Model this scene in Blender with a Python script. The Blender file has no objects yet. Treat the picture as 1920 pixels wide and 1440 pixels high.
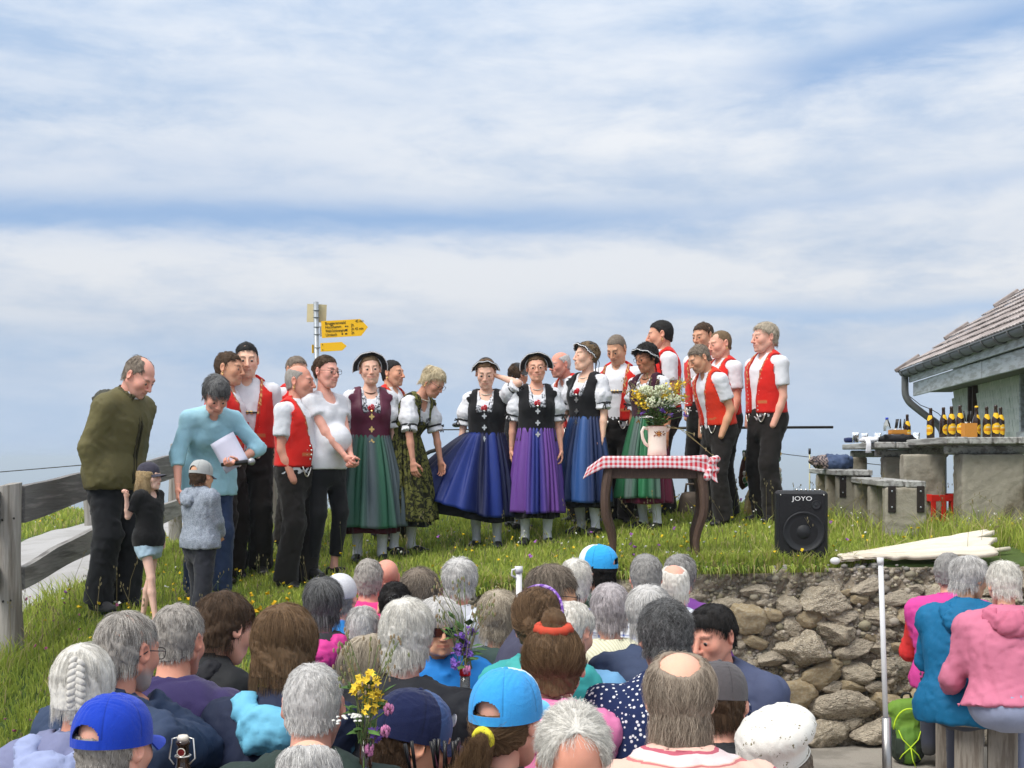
import bpy, math, random
import numpy as np
from mathutils import Vector, Matrix

SC = bpy.context.scene
COL = SC.collection
rng = np.random.default_rng(11)
random.seed(5)
R = math.radians

# ------------------------------------------------------------------ camera, sky, sun, exposure
FPX, CAMZ, HORIZ = 2400.0, 1.85, 860.0
cam = bpy.data.cameras.new('camera')
camo = bpy.data.objects.new('camera', cam)
COL.objects.link(camo)
camo.location = (0, 0, CAMZ)
camo.rotation_euler = (R(90), 0, 0)
cam.sensor_fit = 'HORIZONTAL'
cam.sensor_width = 36
cam.lens = 36 * FPX / 1920
cam.shift_y = (HORIZ - 720) / 1920
cam.clip_start, cam.clip_end = 0.05, 80000
SC.camera = camo

SUN_EL, SUN_AZ = R(52), R(228)          # azimuth from +Y (north) clockwise: behind the camera, to the left
sun = bpy.data.lights.new('sun', 'SUN')
sun.energy, sun.angle, sun.color = 2.0, R(26), (1.0, 0.955, 0.88)
suno = bpy.data.objects.new('sun', sun)
COL.objects.link(suno)
sd = Vector((math.sin(SUN_AZ) * math.cos(SUN_EL), math.cos(SUN_AZ) * math.cos(SUN_EL), math.sin(SUN_EL)))
suno.rotation_euler = sd.to_track_quat('Z', 'Y').to_euler()
suno.location = (0, 0, 30)

SC.view_settings.view_transform = 'Standard'
SC.view_settings.look = 'None'
SC.view_settings.exposure = 0.55
SC.view_settings.gamma = 1.0
SC.view_settings.use_curve_mapping = False
SC.render.engine = 'CYCLES'
SC.cycles.max_bounces = 6
SC.cycles.diffuse_bounces = 3
SC.cycles.glossy_bounces = 2
SC.cycles.transmission_bounces = 4
SC.cycles.transparent_max_bounces = 6
SC.cycles.volume_bounces = 0
SC.cycles.caustics_reflective = False
SC.cycles.caustics_refractive = False
SC.cycles.use_adaptive_sampling = True
SC.cycles.adaptive_threshold = 0.015
SC.cycles.use_denoising = True
try:
    SC.cycles.denoiser = 'OPENIMAGEDENOISE'
except Exception:
    pass


def lin(r, g, b):
    f = lambda c: (c / 255 / 12.92) if c / 255 <= 0.04045 else ((c / 255 + 0.055) / 1.055) ** 2.4
    return (f(r), f(g), f(b))


class NT:
    """small helper to write node maths"""
    def __init__(s, tree):
        s.t = tree
        s.n = tree.nodes
        s.l = tree.links

    def node(s, kind, ins=None, **kw):
        n = s.n.new(kind)
        for k, v in kw.items():
            setattr(n, k, v)
        for k, v in (ins or {}).items():
            s.set(n.inputs[k], v)
        return n

    def set(s, sock, v):
        if isinstance(v, NV):
            s.l.new(v.s, sock)
        elif isinstance(v, bpy.types.NodeSocket):
            s.l.new(v, sock)
        else:
            if sock.type == 'RGBA' and len(v) == 3:
                v = (*v, 1)
            sock.default_value = v

    def v(s, sock):
        return NV(s, sock)

    def m(s, op, a, b=None, c=None, clamp=False):
        n = s.n.new('ShaderNodeMath')
        n.operation = op
        n.use_clamp = clamp
        s.set(n.inputs[0], a)
        if b is not None:
            s.set(n.inputs[1], b)
        if c is not None:
            s.set(n.inputs[2], c)
        return NV(s, n.outputs[0])

    def mix(s, f, a, b, mode='MIX'):
        n = s.n.new('ShaderNodeMix')
        n.data_type = 'RGBA'
        n.blend_type = mode
        s.set(n.inputs[0], f)
        s.set(n.inputs[6], a)
        s.set(n.inputs[7], b)
        return n.outputs[2]

    def noise(s, vec, scale, detail=3, rough=.5, dist=0, color=False):
        n = s.n.new('ShaderNodeTexNoise')
        if vec is not None:
            s.set(n.inputs['Vector'], vec)
        n.inputs['Scale'].default_value = scale
        n.inputs['Detail'].default_value = detail
        n.inputs['Roughness'].default_value = rough
        n.inputs['Distortion'].default_value = dist
        return n.outputs['Color'] if color else NV(s, n.outputs['Fac'])

    def comb(s, x, y, z):
        n = s.n.new('ShaderNodeCombineXYZ')
        for i, q in enumerate((x, y, z)):
            s.set(n.inputs[i], q)
        return n.outputs[0]

    def ss(s, e0, e1, x):
        n = s.n.new('ShaderNodeMapRange')
        n.interpolation_type = 'SMOOTHSTEP'
        s.set(n.inputs['Value'], x)
        n.inputs['From Min'].default_value = e0
        n.inputs['From Max'].default_value = e1
        return NV(s, n.outputs[0])


class NV:
    def __init__(s, nt, sock):
        s.nt, s.s = nt, sock

    def __add__(s, o): return s.nt.m('ADD', s, o)
    __radd__ = __add__
    def __sub__(s, o): return s.nt.m('SUBTRACT', s, o)
    def __rsub__(s, o): return s.nt.m('SUBTRACT', o, s)
    def __mul__(s, o): return s.nt.m('MULTIPLY', s, o)
    __rmul__ = __mul__
    def __truediv__(s, o): return s.nt.m('DIVIDE', s, o)
    def __pow__(s, o): return s.nt.m('POWER', s, o)
    def clamp(s): return s.nt.m('ADD', s, 0.0, clamp=True)
    def abs(s): return s.nt.m('ABSOLUTE', s)


def make_world():
    w = bpy.data.worlds.new('World')
    SC.world = w
    w.use_nodes = True
    nt = NT(w.node_tree)
    nt.n.clear()
    sky = nt.node('ShaderNodeTexSky', sky_type='NISHITA', sun_disc=False, sun_elevation=SUN_EL, sun_rotation=SUN_AZ)
    sky.altitude = 1200
    sky.air_density, sky.dust_density, sky.ozone_density = 1.0, 1.2, 1.5
    tc = nt.node('ShaderNodeTexCoord')
    sep = nt.node('ShaderNodeSeparateXYZ', {0: tc.outputs['Generated']})
    x, y, z = (nt.v(sep.outputs[i]) for i in range(3))
    az = nt.m('ARCTAN2', x, y)
    el = nt.m('ARCSINE', z)
    # stretched cloud coordinates: layers lie flat and are seen edge-on near the horizon
    p1 = nt.comb(x * 1.0, y * 1.0, z * 3.3)
    n1 = nt.noise(p1, 3.4, 10, .60, .25)
    n2 = nt.noise(nt.comb(x, y, z * 3.6), 12.0, 9, .62, .3)
    n3 = nt.noise(nt.comb(x, y, z * 3.0), 1.9, 4, .5, .2)
    wob = (n1 - .5) * .05 + (n3 - .5) * .05 + (n2 - .5) * .02

    def band(e0, slope, w, a0=None, a1=None, amt=1.0):
        q = (el - (az * slope + e0) - wob) / w
        g = nt.m('EXPONENT', q * q * -1.0)
        if a0 is not None:
            g = g * nt.ss(a0, a1, az)
        return g * amt

    cover = nt.ss(.24, .56, n1 * .55 + n2 * .25 + n3 * .30)
    # openings where the blue shows
    gap = band(.176, .03, .016, .22, -.12, 1.05) + band(.186, .02, .011, -.2, .05, .40) + band(.250, .17, .015, .12, .26, .85) \
        + band(.112, -.015, .009, -.02, .16, .7) + band(.02, 0, .05, None, None, .22) + band(.205, 0, .02, -.05, -.2, .25) + band(.085, 0, .012, .05, -.2, .35)
    cover = (cover * .42 + .58 - gap * .80).clamp()
    # clouds: pale tops and blue-grey undersides
    shade = nt.ss(.35, .63, n1 * .40 + n3 * .18 + n2 * .42)
    under = band(.265, .02, .022, .06, -.14, .8) + band(.335, .06, .025, .12, -.2, .5) + band(.325, .02, .03, -.05, .15, .55)
    bright = band(.145, .02, .016, .4, -.1, .8) + band(.135, -.02, .015, -.15, .1, .7) + band(.235, .03, .022, .0, .12, .6) + band(.118, 0, .014, None, None, .4)
    shade = (shade * .75 + .13 - under * .40 + bright * .40).clamp()
    ccol = nt.mix(shade, lin(174, 194, 220), lin(226, 230, 236))
    ccol = nt.mix((nt.ss(.42, .75, el) * .8).clamp(), ccol, lin(228, 230, 232))
    ccol = nt.mix((nt.ss(.11, .0, el) * .75).clamp(), ccol, lin(196, 217, 245))
    blue = nt.mix(nt.ss(.0, .30, el), lin(166, 198, 238), lin(130, 168, 216))
    # the clear sky itself is the Nishita sky; a thin veil of haze lies over it
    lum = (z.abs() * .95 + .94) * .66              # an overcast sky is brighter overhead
    bsky = nt.node('ShaderNodeBackground', {'Color': sky.outputs[0], 'Strength': .075})
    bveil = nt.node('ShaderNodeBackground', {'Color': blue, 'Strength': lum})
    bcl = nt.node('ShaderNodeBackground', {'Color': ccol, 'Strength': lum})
    m0 = nt.node('ShaderNodeMixShader', {0: .78, 1: bsky.outputs[0], 2: bveil.outputs[0]})
    m1 = nt.node('ShaderNodeMixShader', {0: cover, 1: m0.outputs[0], 2: bcl.outputs[0]})
    out = nt.node('ShaderNodeOutputWorld', {0: m1.outputs[0]})
    w.cycles.sampling_method = 'MANUAL'
    w.cycles.sample_map_resolution = 512


make_world()

# ------------------------------------------------------------------ materials
MATS = {}


def mat(name, color=(.5, .5, .5), rough=.75, var=.12, scale=25, bump=.0, bscale=60, spec=.35, metal=0.0, attr=False, coat=0, sheen=0,
        sss=0, color2=None, c2scale=4, c2lo=.45, c2hi=.6, trans=0, stretch=None, ior=1.45, aniso=0, detail=4):
    key = name
    if key in MATS:
        return MATS[key]
    m = bpy.data.materials.new(name)
    m.use_nodes = True
    nt = NT(m.node_tree)
    b = m.node_tree.nodes['Principled BSDF']
    tc = nt.node('ShaderNodeTexCoord')
    vec = tc.outputs['Object']
    if stretch:
        mp = nt.node('ShaderNodeMapping', {'Vector': vec, 'Scale': stretch})
        vec = mp.outputs[0]
    if attr:
        base = nt.node('ShaderNodeAttribute', attribute_name='Col').outputs['Color']
    else:
        base = nt.node('ShaderNodeRGB').outputs[0]
        base.default_value = (*color, 1)
    if color2:
        f = nt.ss(c2lo, c2hi, nt.noise(vec, c2scale, 5, .6))
        base = nt.mix(f, base, color2)
    if var:
        nv = nt.noise(vec, scale, detail, .6)
        k = nv * (2 * var) + (1 - var)
        kk = nt.comb(k, k, k)
        base = nt.mix(1.0, base, kk, 'MULTIPLY')
    nt.set(b.inputs['Base Color'], base)
    b.inputs['Roughness'].default_value = rough
    b.inputs['Specular IOR Level'].default_value = spec
    b.inputs['Metallic'].default_value = metal
    b.inputs['IOR'].default_value = ior
    if coat:
        b.inputs['Coat Weight'].default_value = coat
    if sheen:
        b.inputs['Sheen Weight'].default_value = sheen
    if sss:
        b.inputs['Subsurface Weight'].default_value = sss
        b.inputs['Subsurface Radius'].default_value = (.012, .004, .002)
        b.inputs['Subsurface Scale'].default_value = .6
    if trans:
        b.inputs['Transmission Weight'].default_value = trans
    if aniso:
        b.inputs['Anisotropic'].default_value = aniso
    if bump:
        bn = nt.noise(vec, bscale, detail, .6)
        bp = nt.node('ShaderNodeBump', {'Height': bn, 'Strength': bump, 'Distance': .01})
        nt.set(b.inputs['Normal'], bp.outputs[0])
    m['nt'] = 1
    MATS[key] = m
    return m


# ------------------------------------------------------------------ mesh helpers
def tag(o, label=None, cat=None, group=None, kind=None):
    if label:
        o['label'] = label
    if cat:
        o['category'] = cat
    if group:
        o['group'] = group
    if kind:
        o['kind'] = kind
    return o


def link(name, data, parent=None, M=None):
    o = bpy.data.objects.new(name, data)
    COL.objects.link(o)
    if parent is not None:
        o.parent = parent
    if M is not None:
        o.matrix_local = M
    return o


def thing(name, loc, label, cat, group=None, rz=0.0):
    o = bpy.data.objects.new(name, None)
    o.empty_display_size = .1
    COL.objects.link(o)
    o.location = loc
    o.rotation_euler = (0, 0, rz)
    return tag(o, label, cat, group)


class MB:
    """mesh builder: collects vertex blocks with faces, material index and colour"""
    def __init__(s):
        s.V, s.F, s.MI, s.C, s.n = [], [], [], [], 0

    def add(s, V, faces, mi=0, col=None):
        V = np.asarray(V, dtype=np.float32).reshape(-1, 3)
        if isinstance(faces, np.ndarray):
            if len(faces):
                s.F.append(faces.astype(np.int64) + s.n)
                s.MI.append(np.full(len(faces), mi, np.int32) if np.isscalar(mi) else np.asarray(mi, np.int32))
        else:
            by = {}
            for f in faces:
                by.setdefault(len(f), []).append(f)
            for fs in by.values():
                s.F.append(np.array(fs, np.int64) + s.n)
                s.MI.append(np.full(len(fs), mi, np.int32))
        if col is None:
            col = (.5, .5, .5)
        col = np.asarray(col, np.float32)
        if col.ndim == 1:
            col = np.tile(col, (len(V), 1))
        s.C.append(col)
        s.V.append(V)
        s.n += len(V)
        return s

    def box(s, c, size, M=None, mi=0, col=None, bev=0.0):
        hx, hy, hz = (q / 2 for q in size)
        if bev:
            bev = min(bev, hx * .45, hy * .45, hz * .45)
            bx = _bevbox(hx, hy, hz, bev)
            P, faces = bx
        else:
            P = np.array([(x, y, z) for x in (-hx, hx) for y in (-hy, hy) for z in (-hz, hz)], np.float32)
            faces = [(0, 1, 3, 2), (4, 6, 7, 5), (0, 4, 5, 1), (2, 3, 7, 6), (0, 2, 6, 4), (1, 5, 7, 3)]
        if M is not None:
            P = P @ np.array(M.to_3x3()).T
        P = P + np.asarray(c, np.float32)
        return s.add(P, faces, mi, col)

    def tube(s, pts, rad, n=8, mi=0, col=None, cap=True, flat=None):
        pts = np.asarray(pts, np.float32)
        m = len(pts)
        rad = np.broadcast_to(np.asarray(rad, np.float32), (m,))
        T = np.gradient(pts, axis=0)
        T /= np.linalg.norm(T, axis=1, keepdims=True) + 1e-9
        ref = np.array((0, 0, 1.)) if abs(T[0, 2]) < .9 else np.array((1., 0, 0))
        u = np.cross(T[0], ref)
        u /= np.linalg.norm(u)
        rings = []
        a = np.linspace(0, 2 * np.pi, n, endpoint=False)
        for i in range(m):
            u = u - T[i] * u.dot(T[i])
            u /= np.linalg.norm(u) + 1e-9
            v = np.cross(T[i], u)
            fl = 1.0 if flat is None else flat
            rings.append(pts[i] + rad[i] * (np.cos(a)[:, None] * u + fl * np.sin(a)[:, None] * v))
        V = np.concatenate(rings)
        i, j = np.meshgrid(np.arange(m - 1), np.arange(n), indexing='ij')
        q = np.stack([i * n + j, i * n + (j + 1) % n, (i + 1) * n + (j + 1) % n, (i + 1) * n + j], -1).reshape(-1, 4)
        s.add(V, q, mi, col)
        if cap:
            s.F.append(np.array([list(range(n))[::-1]], np.int64) + s.n - len(V))
            s.F.append(np.array([[(m - 1) * n + k for k in range(n)]], np.int64) + s.n - len(V))
            s.MI += [np.array([mi], np.int32)] * 2
        return s

    def lathe(s, prof, n=20, c=(0, 0, 0), mi=0, col=None, sx=1, sy=1, M=None):
        prof = np.asarray(prof, np.float32)
        a = np.linspace(0, 2 * np.pi, n, endpoint=False)
        V = np.stack([prof[:, 0][:, None] * np.cos(a) * sx, prof[:, 0][:, None] * np.sin(a) * sy,
                      np.repeat(prof[:, 1][:, None], n, 1)], -1).reshape(-1, 3)
        if M is not None:
            V = V @ np.array(M.to_3x3()).T
        m = len(prof)
        i, j = np.meshgrid(np.arange(m - 1), np.arange(n), indexing='ij')
        q = np.stack([i * n + j, i * n + (j + 1) % n, (i + 1) * n + (j + 1) % n, (i + 1) * n + j], -1).reshape(-1, 4)
        return s.add(V + np.asarray(c, np.float32), q, mi, col)

    def ball(s, c, r, n=10, m=7, mi=0, col=None, M=None):
        t = np.linspace(0, np.pi, m)
        r = np.broadcast_to(np.asarray(r, np.float32), (3,))
        prof = np.stack([np.sin(t), -np.cos(t)], -1)
        prof[0, 0] = prof[-1, 0] = 1e-4
        a = np.linspace(0, 2 * np.pi, n, endpoint=False)
        V = np.stack([prof[:, 0][:, None] * np.cos(a), prof[:, 0][:, None] * np.sin(a), np.repeat(prof[:, 1][:, None], n, 1)], -1).reshape(-1, 3) * r
        if M is not None:
            V = V @ np.array(M.to_3x3()).T
        i, j = np.meshgrid(np.arange(m - 1), np.arange(n), indexing='ij')
        q = np.stack([i * n + j, i * n + (j + 1) % n, (i + 1) * n + (j + 1) % n, (i + 1) * n + j], -1).reshape(-1, 4)
        return s.add(V + np.asarray(c, np.float32), q, mi, col)

    def grid(s, P, mi=0, col=None, closed_u=False):
        """P (nu,nv,3) open sheet"""
        nu, nv = P.shape[:2]
        i, j = np.meshgrid(np.arange(nu if closed_u else nu - 1), np.arange(nv - 1), indexing='ij')
        i2 = (i + 1) % nu
        q = np.stack([i * nv + j, i2 * nv + j, i2 * nv + j + 1, i * nv + j + 1], -1).reshape(-1, 4)
        if col is not None and np.ndim(col) == 3:
            col = np.asarray(col).reshape(-1, 3)
        return s.add(P.reshape(-1, 3), q, mi, col)

    def shell(s, P, th, mi=0, col=None):
        """sheet with thickness th (inwards) and closed rims"""
        P = np.asarray(P, np.float32)
        du = np.gradient(P, axis=0)
        dv = np.gradient(P, axis=1)
        N = np.cross(du, dv)
        N /= np.linalg.norm(N, axis=2, keepdims=True) + 1e-9
        Q = P - N * th
        nu, nv = P.shape[:2]
        i, j = np.meshgrid(np.arange(nu - 1), np.arange(nv - 1), indexing='ij')
        q = np.stack([i * nv + j, (i + 1) * nv + j, (i + 1) * nv + j + 1, i * nv + j + 1], -1).reshape(-1, 4)
        o = nu * nv
        q2 = q[:, ::-1] + o
        rim = [k * nv for k in range(nu)] + [(nu - 1) * nv + k for k in range(1, nv)] + [k * nv + nv - 1 for k in range(nu - 2, -1, -1)] + [k for k in range(nv - 2, 0, -1)]
        rim = np.array(rim)
        nx = np.roll(rim, -1)
        q3 = np.stack([nx, rim, rim + o, nx + o], -1)
        if col is not None and np.ndim(col) == 3:
            col = np.asarray(col).reshape(-1, 3)
            col = np.concatenate([col, col])
        return s.add(np.concatenate([P.reshape(-1, 3), Q.reshape(-1, 3)]), np.concatenate([q, q2, q3]), mi, col)

    def prism(s, outline, depth, M=None, mi=0, col=None):
        """outline (x,z) counter-clockwise seen from -Y, extruded along +Y by depth"""
        o = np.asarray(outline, np.float32)
        n = len(o)
        V = np.concatenate([np.stack([o[:, 0], np.zeros(n), o[:, 1]], -1), np.stack([o[:, 0], np.full(n, depth), o[:, 1]], -1)])
        if M is not None:
            V = V @ np.array(M.to_3x3()).T + np.array(M.translation)
        faces = [tuple(range(n)), tuple(range(2 * n - 1, n - 1, -1))] + [((k + 1) % n, k, k + n, (k + 1) % n + n) for k in range(n)]
        return s.add(V, faces, mi, col)

    def mesh(s, name, mats, smooth=True, M=None, colors=True):
        V = np.concatenate(s.V) if s.V else np.zeros((0, 3), np.float32)
        if M is not None:
            V = V @ np.array(M.to_3x3(), np.float32).T + np.array(M.translation, np.float32)
        me = bpy.data.meshes.new(name)
        me.vertices.add(len(V))
        me.vertices.foreach_set('co', V.astype(np.float32).ravel())
        tot = np.concatenate([np.full(len(f), f.shape[1], np.int32) for f in s.F])
        loops = np.concatenate([f.ravel() for f in s.F]).astype(np.int32)
        st = np.concatenate([[0], np.cumsum(tot)[:-1]]).astype(np.int32)
        me.loops.add(len(loops))
        me.loops.foreach_set('vertex_index', loops)
        me.polygons.add(len(tot))
        me.polygons.foreach_set('loop_start', st)
        mi = np.concatenate(s.MI)
        me.polygons.foreach_set('material_index', mi)
        me.polygons.foreach_set('use_smooth', np.full(len(tot), bool(smooth)))
        if colors:
            ca = me.color_attributes.new('Col', 'FLOAT_COLOR', 'POINT')
            c = np.concatenate([np.concatenate(s.C), np.ones((len(V), 1), np.float32)], 1)
            ca.data.foreach_set('color', c.astype(np.float32).ravel())
        me.update(calc_edges=True)
        for m in (mats if isinstance(mats, (list, tuple)) else [mats]):
            me.materials.append(m)
        return me

    def obj(s, name, mats, parent=None, smooth=True, M=None, sharp=None):
        me = s.mesh(name, mats, smooth, M)
        if smooth and sharp is not None:
            try:
                me.set_sharp_from_angle(angle=R(sharp))
            except Exception:
                pass
        return link(name, me, parent)


def _bevbox(hx, hy, hz, b):
    """box whose 12 edges are chamfered"""
    V, idx = [], {}
    for sx in (-1, 1):
        for sy in (-1, 1):
            for sz in (-1, 1):
                for ax in range(3):
                    p = [sx * (hx - b), sy * (hy - b), sz * (hz - b)]
                    p[ax] = (sx * hx, sy * hy, sz * hz)[ax]
                    idx[(sx, sy, sz, ax)] = len(V)
                    V.append(p)
    F = []

    def q(keys):
        f = [idx[k] for k in keys]
        P = np.array([V[i] for i in f])
        n = np.cross(P[1] - P[0], P[2] - P[0])
        if n.dot(P.mean(0)) < 0:
            f = f[::-1]
        F.append(tuple(f))
    for ax in range(3):
        o = [a for a in range(3) if a != ax]
        for s in (-1, 1):
            ks = []
            for a, b2 in ((-1, -1), (1, -1), (1, 1), (-1, 1)):
                k = [0, 0, 0]
                k[ax], k[o[0]], k[o[1]] = s, a, b2
                ks.append((*k, ax))
            q(ks)
        for a in (-1, 1):
            for b2 in (-1, 1):
                ks = []
                for s, fx in ((-1, o[0]), (1, o[0]), (1, o[1]), (-1, o[1])):
                    k = [0, 0, 0]
                    k[ax], k[o[0]], k[o[1]] = s, a, b2
                    ks.append((*k, fx))
                q(ks)
    for sx in (-1, 1):
        for sy in (-1, 1):
            for sz in (-1, 1):
                q([(sx, sy, sz, 0), (sx, sy, sz, 1), (sx, sy, sz, 2)])
    return np.array(V, np.float32), F


def at(px, py, d):
    """point at distance d in front of the camera plane that shows at photo pixel (px, py)"""
    return Vector(((px - 960) / FPX * d, d, CAMZ - (py - HORIZ) / FPX * d))


def frame(fwd, up=(0, 0, 1), loc=(0, 0, 0)):
    """matrix whose -Y axis is fwd and whose Z is near up"""
    y = -Vector(fwd).normalized()
    x = y.cross(Vector(up)).normalized()
    z = x.cross(y)
    M = Matrix((x, y, z)).transposed().to_4x4()
    M.translation = loc
    return M


def V3(*a):
    return np.array(a, np.float32)


def unit(v):
    v = np.asarray(v, np.float32)
    return v / (np.linalg.norm(v) + 1e-9)


X_ = V3(1, 0, 0)


# ------------------------------------------------------------------ distance-field modelling
class Field:
    def __init__(s, lo, hi, h):
        s.lo = np.array(lo, np.float32)
        s.h = h
        s.n = np.ceil((np.array(hi) - s.lo) / h).astype(int) + 1
        s.ax = [(s.lo[i] + h * np.arange(s.n[i])).astype(np.float32) for i in range(3)]
        s.D = np.full(s.n, 1.0, np.float32)
        s.C = np.zeros(s.n, np.int8)

    def sl(s, lo, hi):
        a = np.clip(np.floor((np.array(lo) - s.lo) / s.h).astype(int), 0, s.n)
        b = np.clip(np.ceil((np.array(hi) - s.lo) / s.h).astype(int) + 1, 0, s.n)
        return tuple(slice(i, j) for i, j in zip(a, b))

    def g(s, sl=None):
        ax = s.ax if sl is None else [a[q] for a, q in zip(s.ax, sl)]
        return ax[0][:, None, None], ax[1][None, :, None], ax[2][None, None, :]

    def put(s, sl, d, k, c):
        A = s.D[sl]
        if A.size == 0:
            return
        if c is not None:
            C = s.C[sl]
            s.C[sl] = np.where(d < A, np.int8(c), C)
        r = np.minimum(A, d)
        if k > 0:
            hh = np.maximum(k - np.abs(A - d), 0)
            r = r - hh * hh * (.25 / k)
        s.D[sl] = r

    def sub(s, sl, d, k=0.0):
        A = s.D[sl]
        if A.size == 0:
            return
        r = np.maximum(A, -d)
        if k > 0:
            hh = np.maximum(k - np.abs(A + d), 0)
            r = r + hh * hh * (.25 / k)
        s.D[sl] = r

    def cone(s, a, b, ra, rb, k=.03, c=0, u=None, sa=1.0, sb=None, flat0=False, flat1=False, sub=False):
        a = np.asarray(a, np.float32)
        b = np.asarray(b, np.float32)
        sb = sa if sb is None else sb
        m = max(ra * max(sa, 1), rb * max(sb, 1)) + k + 2.5 * s.h
        sl = s.sl(np.minimum(a, b) - m, np.maximum(a, b) + m)
        x, y, z = s.g(sl)
        ab = b - a
        L = float(np.linalg.norm(ab)) + 1e-9
        px, py, pz = x - a[0], y - a[1], z - a[2]
        tt = (px * ab[0] + py * ab[1] + pz * ab[2]) / (L * L)
        t = np.clip(tt, 0, 1)
        qx, qy, qz = px - t * ab[0], py - t * ab[1], pz - t * ab[2]
        r = ra + (rb - ra) * t
        if u is not None:
            sc = 1.0 / (sa + (sb - sa) * t) - 1.0
            w = (qx * u[0] + qy * u[1] + qz * u[2]) * sc
            qx, qy, qz = qx + w * u[0], qy + w * u[1], qz + w * u[2]
        d = np.sqrt(qx * qx + qy * qy + qz * qz) - r
        if flat1:
            d = np.maximum(d, (tt - 1) * L)
        if flat0:
            d = np.maximum(d, -tt * L)
        if sub:
            s.sub(sl, d, k)
        else:
            s.put(sl, d, k, c)

    def ell(s, c0, r, rot=None, k=.02, c=0, sub=False):
        c0 = np.asarray(c0, np.float32)
        r = np.broadcast_to(np.asarray(r, np.float32), (3,))
        m = float(r.max()) + k + 2.5 * s.h
        sl = s.sl(c0 - m, c0 + m)
        x, y, z = s.g(sl)
        px, py, pz = x - c0[0], y - c0[1], z - c0[2]
        if rot is not None:
            Q = np.array(rot.to_3x3().transposed(), np.float32)
            px, py, pz = (Q[i, 0] * px + Q[i, 1] * py + Q[i, 2] * pz for i in range(3))
        k0 = np.sqrt((px / r[0]) ** 2 + (py / r[1]) ** 2 + (pz / r[2]) ** 2)
        k1 = np.sqrt((px / r[0] ** 2) ** 2 + (py / r[1] ** 2) ** 2 + (pz / r[2] ** 2) ** 2) + 1e-6
        d = k0 * (k0 - 1) / k1
        if sub:
            s.sub(sl, d, k)
        else:
            s.put(sl, d, k, c)

    def surf(s):
        D = s.D
        D[0], D[-1], D[:, 0], D[:, -1], D[:, :, 0], D[:, :, -1] = 1, 1, 1, 1, 1, 1
        S = D < 0
        off = [(i, j, k) for i in (0, 1) for j in (0, 1) for k in (0, 1)]
        n = s.n
        cnt = np.zeros(n - 1, np.int8)
        for o in off:
            cnt += S[o[0]:n[0] - 1 + o[0], o[1]:n[1] - 1 + o[1], o[2]:n[2] - 1 + o[2]]
        mixed = (cnt > 0) & (cnt < 8)
        ijk = np.argwhere(mixed)
        N = len(ijk)
        idx = np.full(n - 1, -1, np.int64)
        idx[mixed] = np.arange(N)
        V = [D[ijk[:, 0] + o[0], ijk[:, 1] + o[1], ijk[:, 2] + o[2]] for o in off]
        acc = np.zeros((N, 3), np.float32)
        m_ = np.zeros(N, np.float32)
        for a in range(8):
            for b in range(a + 1, 8):
                df = [off[b][q] - off[a][q] for q in range(3)]
                if sum(abs(q) for q in df) != 1:
                    continue
                e = (V[a] < 0) != (V[b] < 0)
                t = np.where(e, V[a] / np.where(e, V[a] - V[b], 1), 0)
                for q in range(3):
                    acc[:, q] += np.where(e, off[a][q] + t * df[q], 0)
                m_ += e
        P = (ijk + acc / m_[:, None]) * s.h + s.lo
        faces = []
        for axx in range(3):
            sl0 = [slice(1, -1)] * 3
            sl1 = [slice(1, -1)] * 3
            sl0[axx] = slice(0, -1)
            sl1[axx] = slice(1, None)
            S0, S1 = S[tuple(sl0)], S[tuple(sl1)]
            e = np.argwhere(S0 != S1)
            ins = S0[e[:, 0], e[:, 1], e[:, 2]]
            add = np.ones(3, int)
            add[axx] = 0
            e = e + add
            o1, o2 = (axx + 1) % 3, (axx + 2) % 3
            quad = []
            for d1, d2 in ((-1, -1), (0, -1), (0, 0), (-1, 0)):
                c = e.copy()
                c[:, o1] += d1
                c[:, o2] += d2
                quad.append(idx[c[:, 0], c[:, 1], c[:, 2]])
            q = np.stack(quad, -1)
            q[~ins] = q[~ins][:, ::-1]
            faces.append(q)
        Cn = [s.C[ijk[:, 0] + o[0], ijk[:, 1] + o[1], ijk[:, 2] + o[2]] for o in off]
        s.corner_c = Cn
        return P.astype(np.float32), np.concatenate(faces)

    def colors(s, pal):
        pal = np.asarray(pal, np.float32)
        return sum(pal[c] for c in s.corner_c) / 8.0


def relax(V, Q, it=1, f=.5):
    """Laplacian smoothing on quads"""
    n = len(V)
    a = np.concatenate([Q[:, 0], Q[:, 1], Q[:, 2], Q[:, 3]])
    b = np.concatenate([Q[:, 1], Q[:, 2], Q[:, 3], Q[:, 0]])
    cnt = np.bincount(a, minlength=n) + np.bincount(b, minlength=n)
    for _ in range(it):
        acc = np.stack([np.bincount(a, V[b, i], n) + np.bincount(b, V[a, i], n) for i in range(3)], -1)
        V = V + f * (acc / np.maximum(cnt, 1)[:, None] - V)
    return V.astype(np.float32)


def vnormals(V, Q):
    n = np.cross(V[Q[:, 2]] - V[Q[:, 0]], V[Q[:, 3]] - V[Q[:, 1]])
    N = np.zeros_like(V)
    for i in range(3):
        for c in range(4):
            N[:, i] += np.bincount(Q[:, c], n[:, i], len(V))
    return N / (np.linalg.norm(N, axis=1, keepdims=True) + 1e-9)


def wnoise(P, f, seed=0):
    """cheap smooth noise in about -1..1 from warped sines"""
    r = np.random.default_rng(seed)
    a = r.uniform(-1, 1, (6, 3))
    ph = r.uniform(0, 6.28, 6)
    q = P * f
    w = np.stack([np.sin(q @ a[i] * 2.1 + ph[i]) for i in range(3)], -1)
    q2 = q + w * .9
    return sum(np.sin(q2 @ (a[i] * (1 + .5 * i)) * 2.3 + ph[5 - i]) for i in range(6)) / 4.0
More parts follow.
